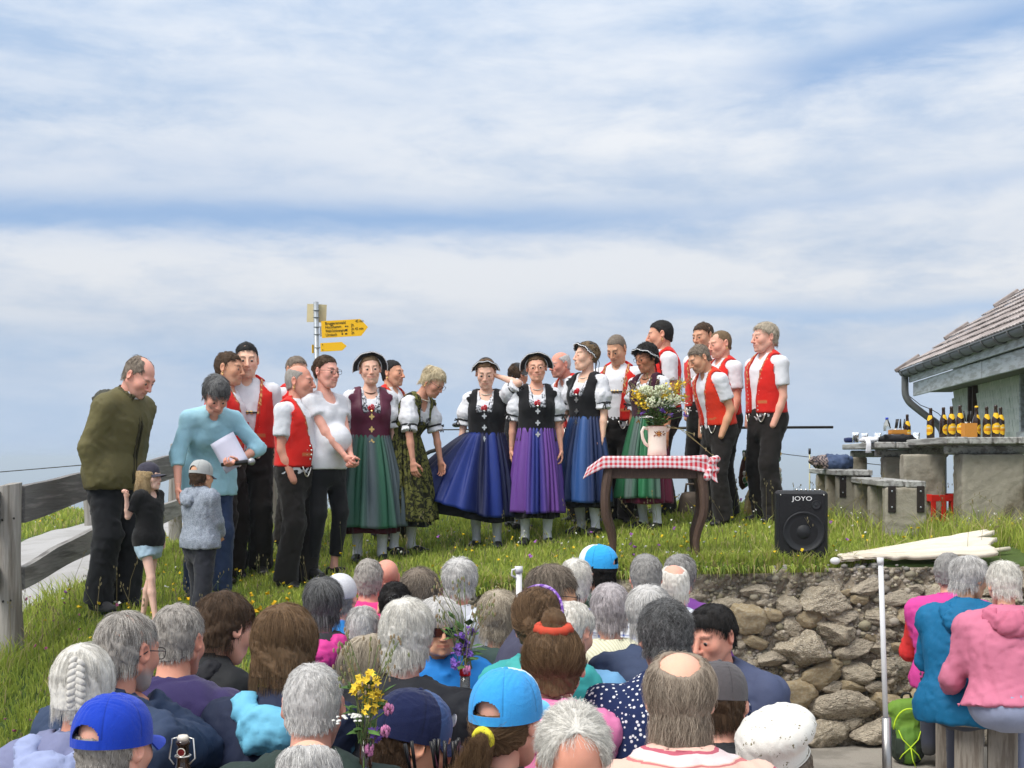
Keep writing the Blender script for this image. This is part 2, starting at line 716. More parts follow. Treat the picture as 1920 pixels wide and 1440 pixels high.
# ================================================================== people
SEC = {
    'm': [(-.13, .160, .112, .00), (.0, .170, .118, .00), (.12, .156, .112, .005), (.25, .166, .116, .005), (.36, .176, .116, .0), (.43, .150, .085, -.012), (.485, .085, .062, -.015)],
    'f': [(-.13, .168, .118, .00), (.0, .170, .118, .00), (.13, .124, .094, .005), (.25, .138, .098, .005), (.34, .150, .102, .0), (.42, .132, .078, -.010), (.475, .072, .055, -.012)],
    'k': [(-.13, .135, .105, .00), (.0, .138, .108, .00), (.13, .122, .100, .01), (.25, .128, .098, .01), (.34, .135, .098, .0), (.42, .120, .075, -.010), (.475, .070, .055, -.012)],
}


HEADN = []


class Sk:
    def __init__(s, sex='m', seated=False, lean=0, hunch=0, head=(0, 0, 0), nod=None, arms=None, feet=None, ts=1.0, belly=0, wide=1.0, hs=1.0, neckf=.0):
        hs = hs if hs != 1.0 else (.95 if seated else 1.07)
        s.sex, s.seated, s.ts, s.belly, s.wide, s.hs = sex, seated, ts, belly, wide, hs
        s.P = V3(0, 0, .55) if seated else V3(0, .12 * math.sin(R(lean)), .95)
        s.lean, s.hunch = R(lean), R(hunch)
        dt = .01
        s.tt = np.arange(-.2, .62, dt)
        ang = s.lean * np.clip(s.tt / .12, 0, 1) + s.hunch * np.clip(s.tt / .5, 0, 1.1)
        if seated:
            ang = s.lean + s.hunch * np.clip(s.tt / .5, 0, 1.1)
        py, pz = np.cumsum(-np.sin(ang)) * dt * ts, np.cumsum(np.cos(ang)) * dt * ts
        i0 = int(round(.2 / dt))
        s.cy, s.cz, s.ca = py - py[i0] + s.P[1], pz - pz[i0] + s.P[2], ang
        s.sec = [(t, rx * wide, ry, f) for t, rx, ry, f in SEC[sex]]
        s.sw = {'m': .185, 'f': .160, 'k': .140}[sex] * wide
        a = s.angle(.5)
        hp, hyw, hr = head                      # pitch down, yaw to own left, roll
        na = a * .55 + R(hp) * .45
        N = s.sp(.485)
        s.N = N
        s.neck_dir = V3(0, -math.sin(na), math.cos(na))
        s.Hc = N + s.neck_dir * (.185 if sex != 'k' else .165) + V3(0, -.012 - neckf, 0)
        Mh = Matrix.Rotation(R(hyw), 4, 'Z') @ Matrix.Rotation(R(hr), 4, 'Y') @ Matrix.Rotation(R(hp), 4, 'X')
        Mh.translation = Vector(s.Hc)
        q = np.random.default_rng(int(abs(lean * 7 + hp * 13 + hyw * 17 + hs * 1000 + wide * 900 + len(HEADN)))).uniform(-1, 1, 3)
        HEADN.append(0)
        s.MH = Mh @ Matrix.Diagonal((hs * (1 + .05 * q[0]), hs * (1 + .03 * q[1]), hs * (1 + .045 * q[2]), 1))
        # arms
        s.arm = []
        L1, L2 = {'m': (.295, .262), 'f': (.275, .245), 'k': (.25, .22)}[sex]
        arms = arms or ('down', 'down')
        for side, spec in ((1, arms[0]), (-1, arms[1])):    # own left (+x), own right (-x)
            S = s.sp(.435, side * s.sw, 0)
            if isinstance(spec, str):
                spec = ARMS[spec]
            if spec[0] == 'ik':
                T, pole = np.array(spec[1], np.float32) * V3(side, 1, 1), np.array(spec[2], np.float32) * V3(side, 1, 1)
                if seated:
                    T = T + V3(0, 0, s.sp(.435)[2] - 1.385)
                d = T - S
                L = min(float(np.linalg.norm(d)), (L1 + L2) * .995)
                d = unit(d)
                T = S + d * L
                ca = (L1 * L1 + L * L - L2 * L2) / (2 * L1 * L)
                pp = unit(pole - d * float(np.dot(pole, d)))
                E = S + d * (L1 * ca) + pp * (L1 * math.sqrt(max(0, 1 - ca * ca)))
                W = T
            else:
                E = S + unit(np.array(spec[0]) * (side, 1, 1)) * L1
                W = E + unit(np.array(spec[1]) * (side, 1, 1)) * L2
            hand = spec[3] if spec[0] == 'ik' and len(spec) > 3 else (spec[2] if spec[0] != 'ik' and len(spec) > 2 else 'relax')
            s.arm.append((side, S, E, W, hand))
        # legs
        s.leg = []
        feet = feet or ((.10, -.02), (.10, .03))
        for side, (fx, fy) in ((1, feet[0]), (-1, feet[1])):
            if seated:
                h = V3(side * .095, .0, .54)
                k = V3(side * (.12 + fx - .1), -.43, .53)
                an = V3(side * (.12 + fx - .1), -.42 + fy, .08)
            else:
                h = V3(side * .09, s.P[1], .93)
                an = V3(side * fx, fy + .02, .085)
                d = an - h
                L = float(np.linalg.norm(d))
                l1 = l2 = max(.428, L / 2 * 1.002)
                ca = (l1 * l1 + L * L - l2 * l2) / (2 * l1 * L)
                dd = unit(d)
                pole = unit(V3(side * .15, -1, 0) - dd * float(np.dot(V3(side * .15, -1, 0), dd)))
                k = h + dd * (l1 * ca) + pole * l1 * math.sqrt(max(0, 1 - ca * ca))
            s.leg.append((side, h, k, an))

    def angle(s, t):
        return float(np.interp(t, s.tt, s.ca))

    def sp(s, t, x=0., f=0.):
        a = s.angle(t)
        return V3(x, np.interp(t, s.tt, s.cy) - f * math.cos(a), np.interp(t, s.tt, s.cz) - f * math.sin(a))

    def section(s, t):
        q = np.array(s.sec)
        return [float(np.interp(t, q[:, 0], q[:, i])) for i in (1, 2, 3)]

    def skin_at(s, t, x, infl=0.0):
        """point on the front of the torso"""
        rx, ry, fo = s.section(t)
        f = fo + ry * math.sqrt(max(0.02, 1 - (x / rx) ** 2))
        if s.sex == 'f':
            for q in (-.068, .068):
                dd = 1 - ((x - q) / .07) ** 2 - ((t - .305) / .07) ** 2
                if dd > 0:
                    f = max(f, .072 + .058 * math.sqrt(dd))
        if s.belly:
            dd = 1 - (x / .15) ** 2 - ((t - .13) / .16) ** 2
            if dd > 0:
                f = max(f, .02 + (.10 + s.belly) * math.sqrt(dd))
        return s.sp(t, x, f + infl)

    def tf(s, F, sl=None):
        """torso coordinates (t along the spine, f forward) of grid points, by the mean lean"""
        x, y, z = F.g(sl)
        a = s.angle(.25)
        p0 = s.sp(.25)
        t = .25 + (-(y - p0[1]) * math.sin(a) + (z - p0[2]) * math.cos(a)) / s.ts
        f = -(y - p0[1]) * math.cos(a) - (z - p0[2]) * math.sin(a)
        return x, t, f


ARMS = {
    'down': ((.16, .10, -1), (.05, -.16, -1)),
    'back': ((.22, .30, -1), (-.25, .18, -1)),
    'pocket': ('ik', (.168, -.075, .845), (.50, 1, -.1), 'none'),
    'pocket2': ('ik', (.178, -.02, .845), (.8, .9, -.1), 'none'),
    'table': ((.25, -.45, -1), (-.25, -1, -.12)),
    'lap': ((.22, -.10, -1), (-.28, -1, -.35)),
    'clasp': ('ik', (.025, -.27, .93), (.8, .5, -.3), 'grip'),
}

# ------------------------------------------------------------------ head templates (made once)
HEADS = {}


def head_template(kind, fine=False):
    key = (kind, fine)
    if key in HEADS:
        return HEADS[key]
    sex, mood = kind.split('_') if '_' in kind else (kind, 'plain')
    h = .0042 if fine else .0052
    F = Field((-.105, -.14, -.16), (.105, .125, .135), h)
    m = sex == 'm'
    k = sex == 'k'
    jw = .060 if m else .053
    F.ell((0, .014, .036), (.074, .094, .082), k=.02)
    F.ell((0, -.022, -.028), (.0615 if m else .0575, .070, .076), k=.035)
    F.cone((-.019, -.050, -.088), (.019, -.050, -.088), .025, .025, k=.03)
    F.cone((.022, -.045, -.090), (jw - .002, .012, -.045), .021, .019, k=.03)
    F.cone((-.022, -.045, -.090), (-jw + .002, .012, -.045), .021, .019, k=.03)
    F.ell((0, -.082, -.098), (.020 if m else .016, .017, .016), k=.018)
    F.cone((-.036, -.078, .026), (.036, -.078, .026), .012 if m else .009, .012 if m else .009, k=.018)
    for q in (-1, 1):
        F.ell((q * .041, -.060, -.022), (.021, .024, .024), k=.03)
        F.ell((q * .031, -.104, .004), (.019, .019, .013), k=.012, sub=True)
    nl = 1.0 if m else .86
    if k:
        nl = .7
    F.cone((0, -.090, .018), (0, -.090 - .026 * nl, -.030), .0075, .0115 * nl, k=.010)
    for q in (-1, 1):
        F.ell((q * .0115 * nl, -.094 - .008 * nl, -.033), (.0085, .011, .008), k=.007)
    # eyes: lids
    for q in (-1, 1):
        F.ell((q * .031, -.0790, .003), (.0175, .0145, .0125), k=.004)
        F.ell((q * .031, -.0960, .0010), (.0135, .009, .0042 if mood == 'plain' else .0034), k=.003, sub=True)
    # mouth
    w = .024 if mood != 'smile' else .031
    up = .0 if mood != 'smile' else .007
    F.ell((0, -.082, -.062), (.033, .017, .026), k=.015)
    for q in (-1, 1):
        F.cone((0, -.0985, -.0575), (q * w, -.088, -.061 + up), .0058, .0035, k=.006)
        F.cone((0, -.0970, -.0690), (q * w * .9, -.088, -.064 + up), .0068, .0035, k=.006)
    for q in (-1, 1):
        F.cone((0, -.1065, -.0632), (q * w, -.093, -.0625 + up), .0032 if mood != 'smile' else .0048, .0018, k=.002, sub=True)
    # ears
    for q in (-1, 1):
        M = Matrix.Rotation(q * R(22), 3, 'Z') @ Matrix.Rotation(R(-12), 3, 'X')
        F.ell((q * .079, .016, .0), (.010, .021, .033), rot=M, k=.006)
        F.ell((q * .087, .012, .002), (.008, .012, .019), rot=M, k=.004, sub=True)
    V, Q = F.surf()
    V = relax(V, Q, 1, .4)
    # colours as multipliers of the skin tone and masks
    x, y, z = V.T
    lipm = np.exp(-((z + .0628 - up * np.abs(x) / w) / .0068) ** 4) * (np.abs(x) < w + .003) * (y < -.080)
    cheek = np.exp(-(((np.abs(x) - .042) / .022) ** 2 + ((z + .025) / .024) ** 2)) * (y < -.03)
    nose = np.exp(-((x / .016) ** 2 + ((z + .032) / .016) ** 2)) * (y < -.09)
    ear = (np.abs(x) > .074) * 1.0
    bx = np.abs(x)
    browz = .0265 + .006 * np.sin(np.clip((bx - .012) / .038, 0, 1) * 2.6) - .004
    brow = (np.abs(z - browz) < .0062) * (bx > .012) * (bx < .051) * (y < -.055)
    beard = ((z < -.04) & (y < .01)) * np.clip((-.04 - z) / .03, 0, 1)
    HEADS[key] = dict(V=V, Q=Q, lip=lipm, cheek=np.clip(cheek * .8 + nose * .7 + ear * .6, 0, 1), brow=brow * 1.0, beard=beard, smile=(mood == 'smile'), up=up, w=w)
    return HEADS[key]


HANDS = {}


def hand_template(kind):
    if kind in HANDS:
        return HANDS[kind]
    curl = {'relax': .75, 'fist': 1.9, 'grip': 1.45, 'flat': .25, 'pinch': 1.15}[kind]
    F = Field((-.085, -.075, -.215), (.04, .06, .03), .0038)
    U = V3(0, 1, 0)
    F.cone((0, 0, .02), (0, 0, -.03), .024, .022, k=.01, u=U, sa=1.1, sb=1.35)
    F.cone((0, 0, -.03), (0, .002, -.088), .019, .014, k=.012, u=U, sa=1.7, sb=2.7)
    for y, L, z0, fan in ((-.031, .072, -.090, -.10), (-.0105, .082, -.094, -.02), (.0105, .076, -.092, .05), (.030, .058, -.086, .14)):
        p = V3(0, y, z0)
        a = 0.12
        r = .0095 if y < .03 else .008
        for j, (fr, da) in enumerate(((.46, .42), (.30, .60), (.24, .5))):
            a += da * curl
            d = V3(-math.sin(a), fan * math.cos(a), -math.cos(a))
            q = p + unit(d) * (L * fr)
            F.cone(p, q, r, r * .9, k=.005)
            p, r = q, r * .9
    p = V3(-.004, -.026, -.028)
    for d, L, r0, r1 in (((-.45, -.75, -.75), .042, .0135, .011), ((-.5 - .2 * curl, -.30 + .12 * curl, -.9), .034, .011, .0095), ((-.4 - .3 * curl, .0 + .2 * curl, -.9), .026, .0095, .0075)):
        q = p + unit(d) * L
        F.cone(p, q, r0, r1, k=.007)
        p = q
    V, Q = F.surf()
    HANDS[kind] = (relax(V, Q, 1, .3), Q)
    return HANDS[kind]


SKIN = mat('skin', rough=.55, var=.06, scale=60, attr=True, sss=.12, spec=.35, bump=.03, bscale=220)
CLOTH = mat('cloth', rough=.88, var=.07, scale=90, attr=True, bump=.25, bscale=260, spec=.2, sheen=.15)
SOFTSHELL = mat('softshell_fabric', rough=.72, var=.06, scale=30, attr=True, bump=.12, bscale=60, spec=.3)
SATIN = mat('satin', rough=.50, var=.16, scale=22, attr=True, bump=.12, bscale=160, spec=.42, stretch=(3, 3, .6))
KNIT = mat('knit', rough=.95, var=.25, scale=160, attr=True, bump=.6, bscale=220, spec=.1, sheen=.3)
METALS = mat('silver', (.75, .73, .68), rough=.3, metal=1, var=.1)
GOLD = mat('gold', (.80, .55, .20), rough=.3, metal=1, var=.1)
LEATHER = mat('leather', (.02, .019, .018), rough=.4, var=.2, bump=.1, spec=.5)
BLACKPL = mat('black_frame', (.015, .014, .014), rough=.3, var=0, spec=.5)
LENS = mat('spectacle_lens', (.9, .93, .95), rough=.05, var=0, trans=.95)
DARKLENS = mat('dark_lens', (.008, .008, .009), rough=.08, var=0, spec=.8)

SKINS = {'fair': lin(230, 184, 162), 'pink': lin(230, 172, 150), 'tan': lin(216, 162, 132), 'red': lin(222, 156, 134), 'dark': lin(180, 124, 94), 'pale': lin(234, 196, 176)}
HAIRC = {
    'white': ((.90, .87, .80), (.62, .59, .54)), 'silver': ((.86, .84, .81), (.40, .385, .375)), 'grey': ((.52, .50, .48), (.18, .172, .165)), 'lilac': ((.72, .66, .67), (.33, .30, .31)),
    'darkgrey': ((.28, .28, .28), (.035, .033, .032)), 'salt': ((.72, .67, .61), (.15, .13, .115)), 'brown': ((.115, .068, .038), (.05, .030, .018)), 'lightbrown': ((.24, .145, .075), (.10, .058, .030)),
    'black': ((.028, .024, .022), (.010, .009, .009)), 'blond': ((.62, .47, .27), (.34, .23, .11)), 'ash': ((.64, .56, .44), (.32, .265, .20)), 'dkblond': ((.30, .205, .115), (.13, .085, .045)),
    'greybrown': ((.38, .315, .25), (.12, .092, .070)), 'platinum': ((.74, .66, .50), (.46, .38, .25)), 'mouse': ((.52, .43, .34), (.20, .155, .115)), 'bleach': ((.80, .70, .50), (.50, .40, .24)),
}
HM = {}


def hair_mats(key):
    if key in HM:
        return HM[key]
    c1, c2 = HAIRC[key]
    m = bpy.data.materials.new(key + '_hair')
    m.use_nodes = True
    nt = NT(m.node_tree)
    b = m.node_tree.nodes['Principled BSDF']
    hi = nt.node('ShaderNodeHairInfo')
    r = nt.v(hi.outputs['Random'])
    f = nt.ss(.2, .8, r * .55 + nt.v(nt.node('ShaderNodeAttribute', attribute_name='clump').outputs['Fac']) * .45)
    nt.set(b.inputs['Base Color'], nt.mix(f, tuple(q * .7 for q in c2), c1))
    b.inputs['Roughness'].default_value = .55
    b.inputs['Specular IOR Level'].default_value = .22
    mid = tuple((a * .30 + c * .62) for a, c in zip(c1, c2))  # mass tone darker than the strands, depth between them put into the colour
    m2 = mat(key + '_hair_mass', mid, rough=.6, var=.35, scale=40, stretch=(2.2, 2.2, .35), bump=.5, bscale=70, spec=.25)
    HM[key] = (m, m2)
    return HM[key]


E0c, E0r = V3(0, .014, .036), V3(.074, .094, .082)


def hair(P, style, colour, n=900, rad=.0007):
    """hair of person P: a mass hugging the skull plus loose strands. Returns the hair object."""
    st = dict(th=.008, zf=.068, zt=.034, zs=-.010, zb=-.075, L=.03, lift=.22, curl=.0, flow='crown', bob=0, ztop=None, bald=None, bun=None, pony=None, vol=0, crown=(.008, .05, .12), rough=.004, wide=0, yf=.0)
    st.update(style)
    fine = P.get('fine')
    h = .0055 if fine else .0068
    zlo = -.12 - st['bob']
    F = Field((-.15, -.15, min(zlo, -.13) - (.14 if st['pony'] else 0)), (.15, .19, .20), h)
    th = st['th']
    F.ell(E0c + V3(0, 0, st['vol'] * .5), E0r + th + V3(st['wide'], 0, st['vol'] * .5), k=0, c=0)
    F.cone((0, .028, -.01), (0, .030, st['zb'] + .01), .071 + th * .7, .058 + th * .8, k=.03, u=X_, sa=1.0, sb=1.0)
    if st['bob']:
        b = st['bob']
        F.cone((0, .025, .02), (0, .040, -.05 - b), .083 + th + st['wide'], .070 + th + st['wide'], k=.03, u=X_, sa=1.03, sb=1.12)
    x, y, z = F.g()
    # hairline
    phi = np.abs(np.arctan2(x, -(y - .014)))
    zl = np.interp(phi, [0, .45, .80, 1.15, 1.40, 1.62, 1.80, 2.1, math.pi], [st['zf'], st['zf'] - .002, st['zf'] - .012, st['zt'], st['zs'] - .004, st['zs'] - .010, min(st['zs'] + .0, .0) - .03, (st['zb'] + st['zs']) * .62, st['zb']]) if not st['bob'] else \
        np.interp(phi, [0, .45, .72, .95, 1.2, 1.5, 1.9, 2.4, math.pi], [st['zf'], st['zf'] - .004, st['zf'] - .02, -.03 - st['bob'] * .8, -.06 - st['bob'], -.055 - st['bob'], -.06 - st['bob'], -.06 - st['bob'], -.065 - st['bob']])
    d = (zl - z) * .8
    F.D = np.maximum(F.D, np.broadcast_to(d, F.D.shape).astype(np.float32))
    if st['ztop'] is not None:
        F.D = np.maximum(F.D, np.broadcast_to(z - st['ztop'], F.D.shape).astype(np.float32))
    if not st['bob'] and th < .011:                # leave the ears free
        for q in (-1, 1):
            F.ell((q * .090, .010, -.006), (.026, .024, .036), k=.006, sub=True)
    # face opening
    if st['bob']:
        F.ell((0, -.105, -.045), (.066, .075, .10 + st['bob'] * .6), k=.01, sub=True)
    if st['bald'] == 'top':
        F.ell((0, -.005, .105), (.064, .088, .075), k=.008, sub=True)
        F.ell((0, -.075, .075), (.062, .06, .06), k=.008, sub=True)
    elif st['bald'] == 'crown':
        F.ell((0, .060, .108), (.058, .070, .058), k=.012, sub=True)
    elif st['bald'] == 'front':
        F.ell((0, -.075, .095), (.068, .070, .070), k=.012, sub=True)
        F.ell((.0, -.01, .13), (.042, .06, .04), k=.012, sub=True)
    elif st['bald'] == 'fore':
        F.ell((0, -.085, .080), (.066, .068, .066), k=.012, sub=True)
    elif st['bald'] == 'temples':
        for q in (-1, 1):
            F.ell((q * .045, -.085, .085), (.028, .05, .05), k=.01, sub=True)
    x, y, z = F.g()
    if st['bun']:
        (bx, by, bz), br = st['bun']
        F.ell((bx, by, bz), (br, br * .8, br), k=.012)
    if st['pony']:
        p0, p1, r0, r1 = st['pony']
        F.cone(p0, p1, r0, r1, k=.012)
    V, Q = F.surf()
    if len(V) == 0:
        return None
    N = vnormals(V, Q)
    V = V + N * (wnoise(V, 42, 3) * st['rough'] + wnoise(V * V3(1, 1, .6), 22, int(P['d'] * 10)) * st['rough'] * .8)[:, None]
    M = P['MHs']
    ms, mm = hair_mats(colour)
    mb = MB().add(V, Q)
    ho = mb.obj('hair', mm, P['root'], True, M)
    # loose strands
    r = np.random.default_rng(abs(hash((round(P['d'] * 100), colour))) % 99999 if False else int(P['d'] * 1000) + len(V))
    cand = np.arange(len(V))
    out = (N @ V3(0, 0, 1) > -.6) & (V[:, 2] > V[:, 2].min() + (.035 if st['bob'] else .008))
    cand = cand[out]
    ii = r.choice(cand, n)
    p = V[ii] + r.normal(0, .0025, (n, 3)).astype(np.float32) - N[ii] * .003
    cr = np.array(st['crown'], np.float32)
    npts = 7 if st['curl'] or st['L'] > .06 else 5
    L = st['L'] * 1.25 * r.uniform(.55, 1.15, n)[:, None].astype(np.float32)
    pts = [p]
    fx = r.normal(0, .20, (n, 3)).astype(np.float32)
    up = st['lift'] * .75 * r.uniform(.1, 1.7, n)[:, None].astype(np.float32)
    ph = r.uniform(0, 6.28, n)
    for j in range(npts - 1):
        q = pts[-1]
        nn = (q - E0c) / (E0r ** 2)
        low = (q[:, 2] < -.03)[:, None]
        nn = np.where(low, (q - V3(0, .03, 0)) * V3(1, 1, 0.0) + 1e-5, nn)
        nn /= np.linalg.norm(nn, axis=1, keepdims=True)
        if st['flow'] == 'crown':
            v = q - cr
            v = v / (np.linalg.norm(v, axis=1, keepdims=True) + 1e-6) + V3(0, 0, -.35)
            v = np.where((q[:, 1] < -.03)[:, None], v + V3(.35, -.35, 0), v)
        elif st['flow'] == 'back':
            v = np.tile(V3(0, 1, -.15), (n, 1)) + np.where((np.abs(q[:, :1]) > .05), V3(0, .2, -.5), V3(0, 0, 0))
        elif st['flow'] == 'up':                   # pulled up to a bun or ponytail
            b = np.array(st['bun'][0] if st['bun'] else st['pony'][0], np.float32)
            v = b - q
            v /= np.linalg.norm(v, axis=1, keepdims=True) + 1e-6
        elif st['flow'] == 'side':
            v = np.tile(V3(1, .3, -.4), (n, 1))
        else:                                      # falling
            v = (q - cr) * V3(4, 4, 2)
            v = v / (np.linalg.norm(v, axis=1, keepdims=True) + 1e-6) * .8 + V3(0, 0, -1)
        v = v + fx + r.normal(0, .10, (n, 3))
        v = v - nn * (v * nn).sum(1, keepdims=True)
        v /= np.linalg.norm(v, axis=1, keepdims=True) + 1e-6
        if st['curl']:
            b = np.cross(v, nn)
            v = v + b * (np.sin(ph + j * 1.9) * st['curl'])[:, None] + nn * (np.cos(ph * 1.3 + j * 1.7) * st['curl'] * .6)[:, None]
        v = v + nn * (up * (1 - .5 * j / npts))
        pts.append((q + v * (L / (npts - 1))).astype(np.float32))
    A = np.stack(pts, 1)
    g = np.arange(0, n, 14)                        # locks: strands drawn towards a leading strand at their tips
    near = np.concatenate([((A[k:k + 400, None, 0] - A[None, g, 0]) ** 2).sum(2).argmin(1) for k in range(0, n, 400)])
    wj = (.42 * np.linspace(0, 1, npts) ** 1.2)[None, :, None].astype(np.float32)
    A = A + wj * (A[g][near] - A)
    lockv = r.random(len(g))[near] * .7 + .15
    A = A @ np.array(M.to_3x3(), np.float32).T + np.array(M.translation, np.float32)
    cu = bpy.data.hair_curves.new('hair_strands')
    cu.add_curves([npts] * n)
    cu.attributes['position'].data.foreach_set('vector', A.reshape(-1, 3).astype(np.float32).ravel())
    ra = cu.attributes.get('radius') or cu.attributes.new('radius', 'FLOAT', 'POINT')
    taper = np.linspace(1, .35, npts)
    ra.data.foreach_set('value', np.tile(taper * rad, n).astype(np.float32))
    cl = cu.attributes.new('clump', 'FLOAT', 'CURVE')
    cl.data.foreach_set('value', np.clip(lockv + .25 * wnoise(p * V3(1, 1, .5), 40, 6), 0, 1).astype(np.float32))
    cu.materials.append(ms)
    so = link('hair_strands', cu, ho)
    so['kind'] = 'stuff'
    return ho


# ------------------------------------------------------------------ body
def body(P):
    sk, tone, tmul = P['sk'], SKINS[P['skin']], P['s']
    sex = sk.sex
    h = .0145 if not sk.seated else .017
    F = Field((-.75, -.85, -.02) if not sk.seated else (-.62, -.75, .3), (.75, .55, 1.80) if not sk.seated else (.62, .35, 1.45 + .2), h)
    for (t0, a0, b0, f0), (t1, a1, b1, f1) in list(zip(sk.sec[:-1], sk.sec[1:]))[1 if sk.seated else 0:]:
        F.cone(sk.sp(t0, 0, f0), sk.sp(t1, 0, f1), b0, b1, k=.03, u=X_, sa=a0 / b0, sb=a1 / b1)
    if sex == 'f':
        for q in (-1, 1):
            F.ell(sk.sp(.305, q * .068, .066), (.058, .054, .058), k=.03)
    if sk.belly:
        F.ell(sk.sp(.13, 0, .02), (.145, .09 + sk.belly, .15), k=.03)
    nr = {'m': .056, 'f': .046, 'k': .044}[sex] * sk.hs
    top = sk.Hc + np.array(sk.MH.to_3x3() @ Vector((0, .022, -.05)), np.float32)
    F.cone(sk.sp(.455, 0, -.012), top, nr * 1.12, nr * .98, k=.03)
    m = {'m': 1.0, 'f': .84, 'k': .78}[sex]
    for side, S, E, W, hand in sk.arm:
        F.cone(sk.sp(.44, side * sk.sw * .5, -.01), S, .062 * m, .060 * m, k=.03)
        F.cone(S, E, .050 * m, .038 * m, k=.03)
        F.cone(E, E + (W - E) * .35, .038 * m, .039 * m, k=.015)
        F.cone(E + (W - E) * .35, W, .039 * m, .025 * m, k=.015, u=unit(np.cross(W - E, V3(0, 1, .2))), sa=1.0, sb=1.15)
    if not sk.seated:
        for side, hp, kn, an in sk.leg:
            F.cone(hp, kn, .088 * m, .056 * m, k=.03)
            F.cone(kn, kn + (an - kn) * .35 + V3(0, .012, 0), .054 * m, .056 * m, k=.02)
            F.cone(kn + (an - kn) * .35 + V3(0, .012, 0), an, .056 * m, .034 * m, k=.02)
            F.cone(an, an + V3(0, .03, -.05), .034 * m, .034 * m, k=.02)
            F.cone(an + V3(0, .0, -.045), an + V3(side * .03, -.13, -.06), .034 * m, .022, k=.02, u=X_, sa=1.0, sb=1.7)
    V, Q = F.surf()
    V = relax(V, Q, 1, .4)
    mb = MB()
    tone = np.array(tone, np.float32) * (1 + np.random.default_rng(P['seed']).uniform(-.07, .07)) * V3(1, *(1 + np.random.default_rng(P['seed'] + 1).uniform(-.05, .04, 2)))
    mb.add(V, Q, 0, np.clip(tone * (1 + .05 * wnoise(V, 9, 2))[:, None], 0, 1))
    # head
    ht = head_template(sex + '_' + P.get('mood', 'plain'), P.get('fine', False))
    c = np.tile(tone, (len(ht['V']), 1))
    c = c * (1 - ht['cheek'][:, None] * np.array((.0, .12, .11)) * P.get('flush', 1.0))
    lipc = np.array(lin(176, 92, 84) if sex != 'm' else lin(176, 110, 96))
    c = c + (lipc - c) * (ht['lip'] * .62)[:, None]
    hc = P.get('hairc') or 'brown'
    bc = np.array(HAIRC[hc][1]) * 1.1
    c = c + (bc - c) * (ht['brow'] * .5)[:, None]
    if P.get('beard'):
        c = c + (np.array(P['beard']) - c) * (ht['beard'] * .7)[:, None]
    if sex == 'm':
        c = c * (1 - ht['beard'][:, None] * np.array((.10, .06, .04)))
    M = np.array(P['MHs'].to_3x3(), np.float32)
    T = np.array(P['MHs'].translation, np.float32)
    if P.get('blank'):
        pass
    mb.add(ht['V'] @ M.T + T, ht['Q'], 0, c)
    # eyeballs
    for q in (-1, 1):
        e = MB().ball((0, 0, 0), .0125, 12, 9, M=Matrix.Rotation(R(90), 3, 'X'))
        ev = e.V[0] + V3(q * .031, -.0800, .001)
        if P.get('shut'):
            ec = np.tile(tone * .9, (len(ev), 1))
        else:
            dx = e.V[0]
            g = P.get('gaze', (0, -.25))
            dirn = unit(V3(g[0], -1, g[1]))
            cs = (dx / .0125) @ dirn
            ec = np.where((cs > .76)[:, None], np.array((.025, .02, .018)), np.array((.50, .48, .46)))
        mb.add(ev @ M.T + T, np.concatenate([f for f in e.F if f.shape[1] == 4]), 0, ec)
    if ht['smile']:
        # teeth, set just behind the lips
        a = np.linspace(-1, 1, 9)
        w = ht['w'] * .72
        G = np.stack([np.stack([a * w, -.0965 + .010 * a ** 2, np.full(9, z) + ht['up'] * a ** 2 * .7], -1) for z in (-.0605, -.0655)], 0)
        mb.grid(G @ M.T + T, 0, (.72, .70, .65))
    # hands
    for side, S, E, W, hand in sk.arm:
        if hand == 'none':                             # the hand is inside a pocket
            continue
        HV, HQ = hand_template(hand)
        HV = HV * V3(side, 1, 1)
        if side < 0:
            HQ = HQ[:, ::-1]
        z = -unit(W - E)
        tw = P.get('twist', {}).get(side, 0)
        y = V3(0, 1, 0) if abs(z[1]) < .85 else V3(0, 0, 1)
        y = unit(y - z * float(np.dot(y, z)))
        x = np.cross(y, z)
        if tw:
            Rm = np.array(Matrix.Rotation(R(tw * side), 3, Vector(z)))
            x, y = Rm @ x, Rm @ y
        Mh = np.stack([x, y, z], 1).astype(np.float32)
        sc = {'m': 1.0, 'f': .92, 'k': .85}[sex]
        mb.add((HV * sc) @ Mh.T + W, HQ, 0, tone * V3(1, .94, .92))
    P['toS'](mb)
    return mb.obj('body', SKIN, P['root'])


def garment(P, name, F, pal, material, relax_it=1, folds=.004, ff=9, seed=None, colfn=None, seams=None):
    V, Q = F.surf()
    if len(V) == 0:
        return None
    c = F.colors(pal)
    V = relax(V, Q, relax_it, .5)
    if folds:
        sd_ = P['seed'] if seed is None else seed
        N = vnormals(V, Q)
        d = wnoise(V * V3(1, 1, .55), ff * .8, sd_) * folds + wnoise(V * V3(1, 1, .8) + 3, ff * 1.9, sd_ + 1) * folds * .3
        d += np.maximum(0, wnoise(V * V3(.8, .8, 1.6), ff * 1.6, sd_ + 2) - .25) * folds * 1.2
        cr = wnoise(V * V3(1, 1, 1.5) + V[:, :1] * V3(0, 0, .8) + 7, ff * .62, sd_ + 5)
        d -= np.exp(-(cr / .10) ** 2) * folds * .9
        V = V + N * d[:, None]
    if colfn is not None:
        c = colfn(V, c)
    mb = MB().add(V, Q, 0, c)
    P['toS'](mb)
    return mb.obj(name, material, P['root'])


